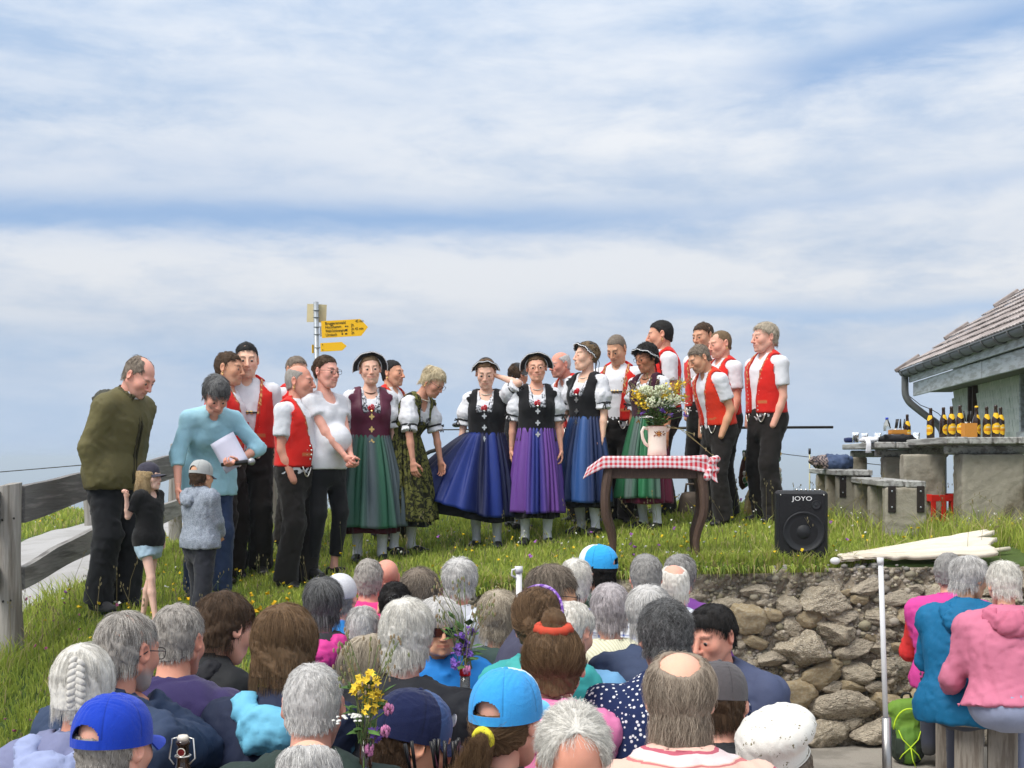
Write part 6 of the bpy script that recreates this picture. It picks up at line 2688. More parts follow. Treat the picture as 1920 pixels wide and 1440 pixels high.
# red crates behind the large table
REDP = mat('red_crate_plastic', lin(214, 44, 34), rough=.5, var=.08)
for px, d, lab in ((1752, 10.9, 'red plastic drinks crate left of the thick column under the table'), (1800, 11.1, 'red plastic drinks crate behind the thick table column')):
    p = at(px, 960, d)
    g = on_ground(p.x, p.y)
    root = thing('drinks_crate', g, lab, 'crate', 'red drinks crates under the table', .1)
    mb = MB()
    w, dp, h = .22, .36, .27
    for s in (-1, 1):
        for z in (.03, h - .03):
            mb.box((0, s * (dp / 2), z), (w, .014, .06 if z < .1 else .055), bev=.003)
            mb.box((s * (w / 2 - .007), 0, z + .001), (.014, dp - .016, .06), bev=.003)
        for x in (-w / 2 + .022, 0, w / 2 - .022):
            mb.box((x, s * (dp / 2) + .001, h / 2), (.042, .012, h - .10), bev=.003)
    mb.box((0, 0, .006), (w, dp, .012))
    mb.obj('crate_body', REDP, root, False)

# ================================================================== loudspeaker
p = at(1509, 1065, 8.50)
SP = thing('loudspeaker', (p.x, p.y + .12, 1.150), 'black box loudspeaker on the wall edge beside the folded parasol', 'loudspeaker', None, R(-9))
BK = mat('black_vinyl', (.014, .015, .018), rough=.55, var=.2, scale=60, bump=.15, bscale=400, spec=.45)
GR = mat('speaker_grille', (.010, .010, .012), rough=.6, var=.3, scale=300, bump=.3, bscale=600)
sw, sh, sdp = .335, .455, .28
MB().box((0, 0, .03 + sh / 2), (sw, sdp, sh), bev=.018).obj('cabinet', BK, SP, False)
MB().box((0, -sdp / 2 - .002, .03 + sh / 2), (sw - .035, .012, sh - .035), bev=.004).obj('front_panel', GR, SP, False)
Mr = Matrix.Rotation(R(90), 4, 'X')
mb = MB().lathe([(.135, 0), (.135, .008), (.128, .011), (.120, .006), (.112, .002), (.05, -.004), (.045, .002), (.03, .012), (.001, .015)], 40, M=Mr)
mb.V = [v + V3(0.01, -sdp / 2 - .008, .03 + .185) for v in mb.V]
mb.obj('woofer', BK, SP, True)
mb = MB().lathe([(.03, 0), (.03, .008), (.024, .004), (.01, .006), (.001, .008)], 24, M=Mr)
mb.V = [v + V3(.09, -sdp / 2 - .008, .03 + .365) for v in mb.V]
mb.obj('tweeter', BK, SP, True)
text_mesh('JOYO', .052, Matrix.Translation((.0, -sdp / 2 - .010, .03 + .392)) @ Mr, 'logo', mat('white_logo', (.8, .8, .8), rough=.5, var=0), SP, .002, align='CENTER', font_scale=(1.0, .8))
for x in (-.11, .11):
    MB().box((x, .0, .015), (.05, .20, .03), bev=.005).obj('foot', BLACKPL, SP, False)
for x in (-.14, .14):
    for z in (.05, .46):
        MB().ball((x, -sdp / 2 - .009, z), .005, 7, 5).obj('screw', METALS, SP, True)
for k in range(6):
    MB().tube([(-.03 + .03 * k, -.06, .03 + sh), (-.03 + .03 * k, -.06, .03 + sh + .012)], .008, 8).obj('knob', METALS, SP, True)

# ================================================================== folded parasol lying on the edge
CREAM = mat('parasol_canvas', lin(226, 216, 198), rough=.9, var=.08, scale=30, bump=.2, bscale=120)
pa, pb = at(1566, 1056, 8.36), at(1850, 1040, 8.75)
PR = thing('parasol', pa, 'folded cream parasol lying on the grass at the wall edge', 'parasol')
def L_(px, py, d):
    v = at(px, py, d) - pa
    return V3(v.x, v.y, v.z)


sv, vv = np.meshgrid(np.linspace(.03, 1, 40), np.linspace(0, 1, 64), indexing='ij')
smax = 1 - .13 * np.exp(-((vv - .50) / .07) ** 2) - .05 * np.abs(np.sin(vv * 9.0)) + .04 * vv
q = (sv * smax)[..., None]
A_, B_ = L_(1848, 1010, 8.98), L_(1872, 1052, 8.36)
G = q * (B_ + vv[..., None] * (A_ - B_))
ridge = np.abs(np.sin(vv * math.pi * 3.6 + .5 * sv + .35 * np.sin(vv * 7))) ** .7
hgt = .050 * np.sin(np.clip(vv, .02, .98) * math.pi) ** .6 * sv ** .4 + .030 * sv ** .7 * ridge + .006 * wnoise(np.stack([sv * 2, vv * 6, 0 * sv], -1).reshape(-1, 3), 2.2, 5).reshape(sv.shape)
G = G + hgt[..., None] * V3(-.05, -.45, .95) + V3(0, 0, .03)
PB = MB().shell(G, .03)
PB.obj('canopy', CREAM, PR, True)
MB().ball((0, 0, .015), (.035, .022, .024), 10, 8).obj('tip', mat('white_plastic', (.75, .75, .76), rough=.4, var=0), PR, True)
MB().tube([L_(1840, 1035, 8.7), L_(1893, 1029, 8.75)], .016, 8).obj('rib_end', CREAM, PR, True)

WHITEP = mat('white_pole_paint', (.72, .72, .73), rough=.45, var=.08, scale=20)
STEEL = mat('steel_tube', (.42, .41, .40), rough=.32, metal=.9, var=.15, scale=20)
p = at(1651, 1047, 6.5)
PO = thing('parasol_pole', (p.x, p.y, 0), 'slim white parasol pole in a steel sleeve before the stone wall', 'pole')
MB().tube([(.03, 0, .40), (0, 0, p.z)], .0135, 12).obj('pole', WHITEP, PO, True)
MB().tube([(-.001, 0, p.z - .03), (-.001, 0, p.z + .004)], .017, 12).obj('pole_cap', WHITEP, PO, True)
MB().tube([(.036, 0, .02), (.030, 0, .535)], .024, 14).obj('sleeve', STEEL, PO, True)
MB().lathe([(.001, .05), (.20, .04), (.22, .0), (.001, 0)], 24).obj('base_plate', CONC, PO, True)
p = at(971, 1064, 6.9)
PO = thing('parasol_pole', (p.x, p.y, 0), 'white pole with a hook loop at its top amid the audience', 'pole')
MB().tube([(0.02, 0, 0), (.005, 0, p.z)], .0165, 12).obj('pole', WHITEP, PO, True)
MB().tube([(.005, 0, p.z - .03), (.005, 0, p.z + .006)], .0215, 12).obj('pole_cap', WHITEP, PO, True)
MB().tube([(0, -.01, p.z - .005), (-.03, -.01, p.z - .012), (-.034, -.01, p.z - .04), (-.012, -.01, p.z - .055)], .006, 7).obj('hook', WHITEP, PO, True)

# ================================================================== carved table with checked cloth, jug and bouquet
DKW = mat('dark_table_wood', lin(84, 66, 56), rough=.6, var=.3, scale=10, stretch=(5, 5, .8), color2=lin(120, 98, 80), c2scale=30, c2lo=.60, c2hi=.70, bump=.2)
TB = thing('table', (.965, 8.72, 1.13), 'dark wooden table with curved legs and red checked tablecloth', 'table', None, R(-5))
TW_, TD_, TH_ = .655, .50, .72
legz = []
for sx in (-1, 1):
    for sy in (-1, 1):
        wx, wy = TB.location.x + sx * TW_ / 2, TB.location.y + sy * TD_ / 2
        z0 = terrain(wx, wy) - TB.location.z - .04
        pts, rad = [], []
        for t in np.linspace(0, 1, 14):
            bow = .030 * math.sin(min(1, t * 1.5) * math.pi) - .022 * math.sin(max(0, t - .45) / .55 * math.pi)
            pts.append((sx * (TW_ / 2 - .03 + bow), sy * (TD_ / 2 - .03 + bow * .6), TH_ - .05 + (z0 - TH_ + .05) * t))
            rad.append(.036 - .017 * t)
        MB().tube(pts, rad, 8).obj('leg', DKW, TB, True, sharp=40)
for sy in (-1, 1):
    MB().box((0, sy * (TD_ / 2 - .03), TH_ - .075), (TW_ - .09, .025, .115), bev=.004).obj('apron_board', DKW, TB, False)
for sx in (-1, 1):
    MB().box((sx * (TW_ / 2 - .03), 0, TH_ - .075), (.025, TD_ - .09, .115), bev=.004).obj('apron_board', DKW, TB, False)
MB().box((0, 0, TH_), (TW_ + .03, TD_ + .03, .026), bev=.005).obj('tabletop', DKW, TB, False)
CHK = bpy.data.materials.new('red_checked_cloth')
CHK.use_nodes = True
nt = NT(CHK.node_tree)
uv = nt.node('ShaderNodeUVMap', uv_map='UVMap')
sep = nt.node('ShaderNodeSeparateXYZ', {0: uv.outputs[0]})
fx = nt.m('GREATER_THAN', nt.m('FRACT', nt.v(sep.outputs[0])), .5)
fy = nt.m('GREATER_THAN', nt.m('FRACT', nt.v(sep.outputs[1])), .5)
col = nt.mix((fx + fy) * .5, (.70, .66, .68), lin(196, 40, 56))
wv = nt.noise(nt.node('ShaderNodeTexCoord').outputs['Object'], 60, 3) * .16 + .92
b = CHK.node_tree.nodes['Principled BSDF']
nt.set(b.inputs['Base Color'], nt.mix(1.0, col, nt.comb(wv, wv, wv), 'MULTIPLY'))
b.inputs['Roughness'].default_value = .85


def tablecloth():
    xs = np.concatenate([[-.46, -.43, -.40, -.37], np.linspace(-.34, .34, 40), [.36, .38, .40, .42]])
    ys = np.concatenate([[-.345, -.330, -.312, -.295, -.278], np.linspace(-.262, .262, 22), [.285, .31, .34]])
    X, Y = np.meshgrid(xs, ys, indexing='ij')
    ox = np.maximum(np.abs(X) - .338, 0)
    oy = np.maximum(np.abs(Y) - .264, 0)
    Z = TH_ + .018 - ox * .62 - oy * 1.0
    Xp = np.sign(X) * (np.minimum(np.abs(X), .338) + ox * .55 + np.maximum(-X - .335, 0) * .3)
    Yp = np.sign(Y) * (np.minimum(np.abs(Y), .264) + oy * .16)
    both = np.minimum(ox, oy)
    Xp = Xp + np.sign(X) * both * .4
    # bunched to the right-hand corner
    fold = np.exp(-((X - .37) / .10) ** 2) * np.clip(-Y / .3, 0, 1)
    Z = Z + fold * .012 * np.sin(Y * 60 + X * 30) + .0015 * np.sin(X * 23 + Y * 17) * (oy > 0) - .045 * fold * (oy > .05)
    Yp = Yp - .012 * fold * np.sin(Y * 45)
    G = np.stack([Xp, Yp, Z], -1)
    mb = MB().shell(G, .003)
    me = mb.mesh('tablecloth', CHK, True)
    uvl = me.uv_layers.new(name='UVMap')
    n = X.size
    uvv = np.stack([X.ravel() / .031, Y.ravel() / .031], -1)
    uvv = np.concatenate([uvv, uvv])
    li = np.zeros(len(me.loops), np.int32)
    me.loops.foreach_get('vertex_index', li)
    uvl.data.foreach_set('uv', uvv[li].astype(np.float32).ravel())
    o = link('tablecloth', me)
    o.location = TB.location
    o.rotation_euler = TB.rotation_euler
    tag(o, 'red and white checked cloth draped over the dark wooden table', 'tablecloth')
    # knotted corner
    F = Field((-.10, -.10, -.16), (.10, .10, .08), .008)
    F.ell((0, 0, .0), (.035, .03, .028), k=.01)
    F.cone((0, 0, 0), (-.03, -.03, -.10), .02, .026, k=.02)
    F.cone((0, 0, 0), (.03, -.01, -.06), .016, .02, k=.02)
    F.cone((0, 0, 0), (.035, 0, .02), .016, .022, k=.02)
    V, Q = F.surf()
    V = V + vnormals(V, Q) * (wnoise(V, 40, 2) * .006)[:, None]
    me = MB().add(V + V3(.375, -.24, TH_ - .02), Q).mesh('knotted_corner', CHK, True)
    uvl = me.uv_layers.new(name='UVMap')
    li = np.zeros(len(me.loops), np.int32)
    me.loops.foreach_get('vertex_index', li)
    uvl.data.foreach_set('uv', (np.stack([V[:, 0] + V[:, 1], V[:, 2]], -1) / .031)[li].astype(np.float32).ravel())
    link('knotted_corner', me, o)


tablecloth()
CERAM = mat('cream_ceramic', lin(232, 222, 206), rough=.25, var=.04, spec=.5, coat=.3)
p = at(1232, 852, 8.72)
JG = thing('jug', (p.x, p.y, TB.location.z + TH_ + .019), 'tall cream ceramic jug with a brown flower motif', 'jug', None, R(12))
MB().lathe([(.001, .004), (.060, .0), (.066, .006), (.064, .05), (.062, .12), (.064, .165), (.071, .20), (.073, .203), (.067, .200), (.058, .16), (.055, .02), (.001, .012)], 32).obj('jug_body', CERAM, JG, True)
MB().lathe([(.0735, .2005), (.0745, .204), (.070, .205)], 32).obj('brown_rim', mat('brown_glaze', lin(120, 70, 30), rough=.4), JG, True)
MB().tube([(-.066, 0, .185), (-.095, 0, .192), (-.108, 0, .165), (-.102, 0, .12), (-.085, 0, .085), (-.062, 0, .068)], .0095, 9, flat=1.2).obj('handle', CERAM, JG, True)
MB().tube([(.062, 0, .17), (.078, 0, .197), (.088, 0, .207)], (.02, .022, .012), 8, flat=.9).obj('spout', CERAM, JG, True)
BR, BR2 = mat('motif_brown', lin(126, 74, 40), rough=.4, var=.1), mat('motif_ochre', lin(190, 130, 60), rough=.4, var=.1)


def decal(cx, cz, w, h, rot, m, name='flower_motif'):
    a = np.linspace(0, 2 * np.pi, 11)[:-1]
    o = np.stack([np.cos(a) * w, np.sin(a) * h * (1 - .3 * np.cos(a))], -1)
    c, s = math.cos(rot), math.sin(rot)
    o = o @ np.array(((c, s), (-s, c))) + (cx, cz)
    th = o[:, 0] / .064
    rr = .0655 + np.where(o[:, 1] > .165, (o[:, 1] - .165) * .2, 0)
    V = np.stack([rr * np.sin(th), -rr * np.cos(th), o[:, 1]], -1)
    V2 = V * V3(1.012, 1.012, 1)
    MB().add(np.concatenate([V, V2]), [tuple(range(10, 20))] + [(i, (i + 1) % 10, (i + 1) % 10 + 10, i + 10) for i in range(10)]).obj(name, m, JG, False)


for k in range(8):
    a = k / 8 * 6.28
    decal(-.008 + .014 * math.cos(a), .150 + .014 * math.sin(a), .010, .0045, a, BR if k % 2 else BR2)
decal(-.008, .150, .005, .005, 0, BR2)
for cx, cz, ro in ((-.036, .138, .6), (.024, .163, .8), (.028, .142, -.5), (-.034, .160, 2.4), (.038, .150, 0.2)):
    decal(cx, cz, .009, .004, ro, BR)


def bouquet(root_loc, label, kind='big', seed=3, parent_name='bouquet'):
    r = np.random.default_rng(seed)
    root = thing('bouquet', root_loc, label, 'bouquet')
    PET = mat('petal', attr=True)
    green, fl = MB(), {}

    def stem(tip, base=(0, 0, 0), rad=.0018, c=(.10, .17, .05)):
        b = np.array(base) + r.normal(0, .012, 3) * (1, 1, 0)
        m = (b + np.array(tip)) / 2 + np.array((0, 0, .03)) * 0 + (np.array(tip) - b) * (-.12, -.12, .10)
        green.tube([b, m, tip], rad, 4, 0, c, cap=False)

    def disc(mb, c, s, n, col, tilt=.6, cup=.35):
        a = np.arange(n * 2) / (n * 2) * 2 * np.pi
        rr = np.where(np.arange(n * 2) % 2, .55, 1.0) * s
        ring = np.stack([np.cos(a) * rr, np.sin(a) * rr, cup * s * np.ones(n * 2)], -1)
        M = np.array(Matrix.Rotation(r.uniform(-tilt, tilt) + .5, 3, 'X') @ Matrix.Rotation(r.uniform(-tilt, tilt), 3, 'Y'))
        V = np.concatenate([ring, [[0, 0, 0], [0, 0, -.15 * s]]]) @ M.T + c
        k = n * 2
        mb.add(V, [(i, (i + 1) % k, k) for i in range(k)] + [((i + 1) % k, i, k + 1) for i in range(k)], 0, np.array(col) * r.uniform(.85, 1.15))
    V1, F1 = ICO1
    sizes = []

    def cluster(c, kind_):
        mb = MB()
        stem(c)
        if kind_ == 'yellow':
            for _ in range(26):
                disc(mb, np.array(c) + r.normal(0, .017, 3), .0125, 5, (.78, .56, .05))
            nm = 'yellow_flower'
        elif kind_ == 'umbel':
            for _ in range(80):
                v = unit(r.normal(0, 1, 3)) * (.046, .044, .034)
                mb.add(V1 * .009 + np.array(c) + v, F1, 0, np.array((.66, .70, .48)) * r.uniform(.8, 1.1))
            nm = 'pale_green_umbel'
        elif kind_ == 'white':
            for _ in range(34):
                q = r.normal(0, .020, 2)
                mb.add(V1 * (.0055, .0055, .003) + np.array(c) + (q[0], q[1], -.2 * abs(q).sum()), F1, 0, (.75, .75, .70))
            nm = 'white_umbel'
        elif kind_ == 'violet':
            for _ in range(16):
                disc(mb, np.array(c) + r.normal(0, .007, 3), .010, 5, (.20, .10, .42))
            nm = 'violet_flower'
        elif kind_ == 'pink':
            for _ in range(22):
                mb.add(V1 * (.004, .004, .008) + np.array(c) + unit(r.normal(0, 1, 3)) * .011, F1, 0, np.array((.55, .20, .38)) * r.uniform(.7, 1.2))
            nm = 'pink_clover'
        mb.obj(nm, PET, root, False)
    if kind == 'big':
        L = lambda px, py, dy=0: np.array((px - 1232, 0, 795 - py)) / 275.0 + np.array((0, dy, 0))
        for px, py, dy in ((1198, 742, -.04), (1208, 757, -.06), (1190, 735, -.02), (1216, 738, 0), (1262, 725, -.02), (1275, 718, -.03), (1268, 738, 0), (1243, 741, -.05), (1203, 748, .03), (1279, 742, .02)):
            cluster(L(px, py, dy), 'yellow')
        for px, py, dy in ((1228, 730, -.05), (1222, 750, -.07), (1240, 748, -.04), (1246, 726, .04), (1210, 728, .0), (1262, 745, -.03)):
            cluster(L(px, py, dy), 'umbel')
        for px, py, dy in ((1212, 776, -.08), (1278, 750, -.05), (1285, 762, .0)):
            cluster(L(px, py, dy), 'white')
        for px, py, dy in ((1256, 775, -.06), (1283, 775, -.03), (1215, 765, -.05), (1240, 765, -.07), (1251, 748, -.02), (1205, 770, -.02)):
            cluster(L(px, py, dy), 'violet')
        nl, ns = 260, 46
        rx, h0, h1 = .15, .0, .24
    else:
        nl, ns = 26, 16
        rx, h0, h1 = .055, .02, .20
        for c_, k_ in SMALLB[kind]:
            cluster(np.array(c_), k_)
    # leaves and grass
    lv = MB()
    for _ in range(nl):
        a, t = r.uniform(0, 6.28), r.uniform(0, 1)
        c = np.array((math.cos(a) * rx * (.3 + .7 * t) * r.uniform(.4, 1), math.sin(a) * rx * .7 * r.uniform(.3, 1), h0 + (h1 - h0) * t * .75))
        L2, w = r.uniform(.03, .06), r.uniform(.009, .017)
        d = unit(np.array((math.cos(a), math.sin(a), r.uniform(-.2, .8))))
        s = unit(np.cross(d, (0, 0, 1))) * w
        up = np.array((0, 0, .006))
        V = np.array([c, c + d * L2 * .5 + s, c + d * L2, c + d * L2 * .5 - s, c + d * L2 * .5 + up])
        lv.add(V, [(0, 1, 4), (1, 2, 4), (2, 3, 4), (3, 0, 4), (0, 4, 3)], 0, np.array((.07, .15, .035)) * r.uniform(.6, 1.5))
    o = lv.obj('leaves', PET, root, False)
    o['kind'] = 'stuff'
    for _ in range(ns):
        a = r.uniform(0, 6.28)
        k = r.uniform(.6, 1.45)
        tip = np.array((math.cos(a) * rx * 1.25 * k, math.sin(a) * rx * .8, h1 * r.uniform(.8, 1.45)))
        stem(tip, rad=.0011, c=(.24, .23, .10) if r.random() < .6 else (.14, .19, .07))
        for q in range(5):
            green.ball(tip + r.normal(0, .008, 3) - np.array((0, 0, .008 * q)), (.003, .003, .007), 4, 4, 0, (.30, .22, .13) if r.random() < .6 else (.20, .22, .09))
    if kind == 'big':
        for px, py in ((1322, 838), (1335, 850), (1300, 810)):
            tip = np.array((px - 1232, -10, 795 - py)) / 275.0
            green.tube([(0, 0, 0), tip * (.45, .5, .1) + np.array((0, -.03, .0)), tip], .0016, 4, 0, (.30, .27, .12), cap=False)
            green.ball(tip, (.005, .005, .014), 5, 4, 0, (.34, .28, .15))
    o = green.obj('stalks', PET, root, False)
    o['kind'] = 'stuff'
    return root


SMALLB = {
    'front': [((.0, -.01, .155), 'yellow'), ((.012, -.02, .142), 'yellow'), ((.062, -.02, .09), 'pink'), ((.055, -.03, .035), 'pink'), ((.015, -.03, -.012), 'pink'), ((.03, -.01, .02), 'violet'), ((.02, 0, .10), 'yellow'), ((-.03, -.03, .08), 'white'), ((.0, -.04, -.075), 'violet')],
    'vase': [((.0, 0, .08), 'violet'), ((.016, -.01, .05), 'violet'), ((-.022, 0, .065), 'violet'), ((-.03, -.02, .02), 'violet'), ((.005, -.02, .005), 'pink'), ((.02, .01, .12), 'violet'), ((-.012, 0, .10), 'violet')],
}
p = JG.location
bouquet((p.x, p.y, p.z + .200), 'large wild flower bouquet with yellow blooms in the cream jug', 'big')
# audience bottles with flowers
p = at(685, 1385, 3.3)
B1 = thing('flower_bottle', (p.x, p.y, .85), 'dark glass bottle holding clover and yellow flowers among the audience', 'bottle')
MB().lathe([(.001, 0), (.034, 0), (.036, .01), (.036, .15), (.030, .18), (.0155, .215), (.014, p.z - .85), (.001, p.z - .85)], 18).obj('glass', GLASSB, B1, True)
bouquet((p.x, p.y, p.z - .01), 'small bunch of pink clover and yellow flowers in the dark bottle', 'front', 5)
p = at(872, 1250, 4.0)
B2 = thing('flower_bottle', (p.x, p.y, .85), 'clear glass bottle with red collar holding purple flowers among the audience', 'bottle')
MB().lathe([(.001, 0), (.032, 0), (.034, .01), (.034, .13), (.030, .18), (.017, .25), (.0145, p.z - .85), (.012, p.z - .85), (.0145, .25), (.027, .18), (.031, .13), (.031, .012), (.001, .008)], 20).obj('glass', CLEARG, B2, True)
MB().lathe([(.0150, p.z - .85 - .028), (.0175, p.z - .85 - .027), (.0175, p.z - .85 - .001), (.0150, p.z - .85)], 16).obj('red_collar', mat('red_collar', lin(200, 30, 40), rough=.45), B2, True)
bouquet((p.x, p.y, p.z - .01), 'small bunch of purple meadow flowers in the clear bottle', 'vase', 7)
p = at(343, 1378, 3.2)
B3 = thing('swing_top_bottle', (p.x, p.y, .85), 'brown swing-top bottle with red and white neck label beside the purple jacket', 'bottle')
hh = p.z - .85 - .012
MB().lathe([(.001, 0), (.036, 0), (.038, .01), (.038, hh - .15), (.030, hh - .105), (.0165, hh - .06), (.0145, hh - .015), (.0175, hh - .012), (.0175, hh - .002), (.001, hh)], 20).obj('glass', GLASSB, B3, True)
MB().lathe([(.001, hh + .013), (.011, hh + .012), (.0145, hh + .006), (.0145, hh - .002), (.001, hh - .002)], 16).obj('porcelain_stopper', CERAM, B3, True)
for s in (-1, 1):
    MB().tube([(s * .012, 0, hh + .006), (s * .026, -.002, hh + .003), (s * .032, -.006, hh - .045), (s * .019, -.014, hh - .058)], .0024, 6).obj('wire_clip', METALS, B3, True)
MB().tube(np.stack([.0185 * np.cos(np.linspace(0, 6.28, 17)), .0185 * np.sin(np.linspace(0, 6.28, 17)), np.full(17, hh - .040)], -1), .0026, 6).obj('wire_ring', METALS, B3, True)
LBR = mat('neck_label_red', lin(120, 28, 26), rough=.5)
for z, r_, m_ in ((hh - .028, .0105, LBR), (hh - .078, .014, LBR)):
    mb = MB().lathe([(.001, .002), (r_ * .75, .002), (r_, .001), (r_, 0)], 18, M=Matrix.Rotation(R(90), 4, 'X'))
    mb.V = [v + V3(0, -.0165 if z > hh - .05 else -.0225, z) for v in mb.V]
    mb.obj('round_label', m_, B3, True)
    mb = MB().tube(np.stack([r_ * .95 * np.cos(np.linspace(0, 6.28, 15)), np.full(15, -.0185 if z > hh - .05 else -.0245), z + r_ * .95 * np.sin(np.linspace(0, 6.28, 15))], -1), .0014, 5)
    mb.obj('label_edge', CERAM, B3, True)
p = at(822, 1432, 3.45)
caddy((p.x, p.y, .85), 'wire basket of black and silver cutlery among the audience, beside the navy cap', .13, .10, p.z - .85 - .04, .2, 12, STEEL)

# tables for the audience (their tops stand among the rows of people)
TBW = mat('beer_table_wood', lin(190, 150, 100), rough=.6, var=.15, scale=8, stretch=(1, 6, 6))
for x, y, w, lab in ((-.88, 3.2, .42, 'narrow wooden table among the audience under the swing-top bottle'), (-.27, 3.38, .66, 'narrow wooden table among the audience under the flower bottle'), (-.15, 4.0, .30, 'small wooden table among the audience under the clear flower bottle')):
    root = thing('table', (x, y, 0), lab, 'table')
    MB().box((0, 0, .835), (w, .24, .03), bev=.004).obj('tabletop', TBW, root, False)
    for sx in (-1, 1):
        MB().box((sx * (w / 2 - .05), 0, .41), (.05, .05, .82), bev=.004).obj('leg', TBW, root, False)

# ================================================================== backpack, wooden benches on the right
p = at(1702, 1400, 7.75)
BP = thing('backpack', (p.x, p.y, 0), 'green hiking backpack with neon cords standing by the wall', 'backpack', None, R(-8))
GN = mat('green_ripstop', rough=.75, attr=True, var=.1, scale=40, bump=.2, bscale=90)
F = Field((-.16, -.16, -.02), (.16, .16, .44), .010)
F.cone((0, .02, .07), (0, .03, .30), .075, .080, k=.03, u=X_, sa=1.35, sb=1.25, c=0)
F.ell((0, -.045, .12), (.085, .055, .11), k=.03, c=1)
F.cone((-.06, .02, .33), (.06, .02, .35), .055, .05, k=.03, c=0)
x, y, z = F.g()
F.D = np.maximum(F.D, -z + .004 + 0 * F.D)
V, Q = F.surf()
V = relax(V, Q, 1)
c = F.colors([lin(112, 150, 58), lin(96, 136, 52)])
dark = ((np.abs(V[:, 0]) > .075) & (V[:, 2] < .22)) | ((V[:, 2] < .09) & (np.abs(V[:, 0]) > .03)) | ((np.abs(V[:, 0]) > .03) & (np.abs(V[:, 0]) < .075) & (V[:, 2] > .05) & (V[:, 2] < .17) & (V[:, 1] < -.04))
c = np.where(dark[:, None], np.array((.03, .042, .032)), c)
V = V + vnormals(V, Q) * (wnoise(V, 18, 3) * .006)[:, None]
MB().add(V, Q, 0, c).obj('bag', GN, BP, True)
NEON = mat('neon_cord', lin(206, 240, 60), rough=.6, var=0)
for s in (-1, 1):
    MB().tube([(s * .065, -.072, .22), (s * .045, -.095, .17), (0, -.108, .125), (-s * .045, -.10, .08), (-s * .06, -.085, .05)], .0035, 6).obj('cord', NEON, BP, True)
MB().tube([(s * .09 * math.cos(t), -.055 - .02 * math.sin(t), .22 + .13 * math.sin(t)) for t in np.linspace(0, math.pi, 15) for s in (1,)], .005, 6).obj('zip', NEON, BP, True)
MB().tube([(0, -.110, .125), (.012, -.112, .05), (.03, -.105, .01)], .0035, 6).obj('cord', NEON, BP, True)
for s in (-1, 1):
    MB().tube([(s * .05, .09, .34), (s * .07, .13, .25), (s * .08, .12, .10)], .022, 8, flat=.35).obj('shoulder_strap', mat('black_webbing', (.02, .022, .022), var=.1), BP, True)
MB().tube([(-.03, .05, .39), (-.02, .05, .42), (.02, .05, .42), (.03, .05, .39)], .008, 6).obj('carry_loop', mat('black_webbing'), BP, True)


BENCHW = mat('bench_plank', lin(152, 144, 134), rough=.88, var=.22, scale=9, stretch=(8, 2, .8), color2=lin(124, 114, 104), c2scale=5, bump=.4, bscale=26)


def plank_bench(x, y, w, label, yaw=0, dpt=.30, n=2, h=.45, legs=None, along='x'):
    """bench of two grey planks on board legs; planks run along local y"""
    root = thing('bench', (x, y, 0), label, 'bench', 'grey wooden benches beside the wall', R(yaw))
    L = w
    pw = dpt / n
    for i in range(n):
        MB().box((-dpt / 2 + pw * (i + .5), L / 2, h - .03), (pw - .012, L, .058), bev=.008).obj('plank', BENCHW, root, False)
    for yy in (.10, L - .25):
        for i in range(n):
            MB().box((-dpt / 2 + pw * (i + .5), yy, (h - .06) / 2), (pw - .02, .06, h - .062), bev=.006).obj('leg', BENCHW, root, False)
    return root


p = at(1846, 1345, 6.6)
plank_bench(p.x, p.y - .02, .95, 'grey plank bench under the lady in the pink jacket', -20, dpt=.33, h=.52)
p = at(1772, 1345, 7.25)
plank_bench(p.x, p.y - .12, 1.0, 'grey plank bench under the ladies in teal and magenta jackets', -19, dpt=.20, h=.47)

# ================================================================== cowbells, railing, bicycle behind the singers
BELLM = mat('bell_bronze', lin(176, 150, 104), rough=.42, metal=.6, var=.2, scale=12)
BELLD = mat('bell_iron', lin(120, 108, 96), rough=.6, metal=.5, var=.25, scale=12)


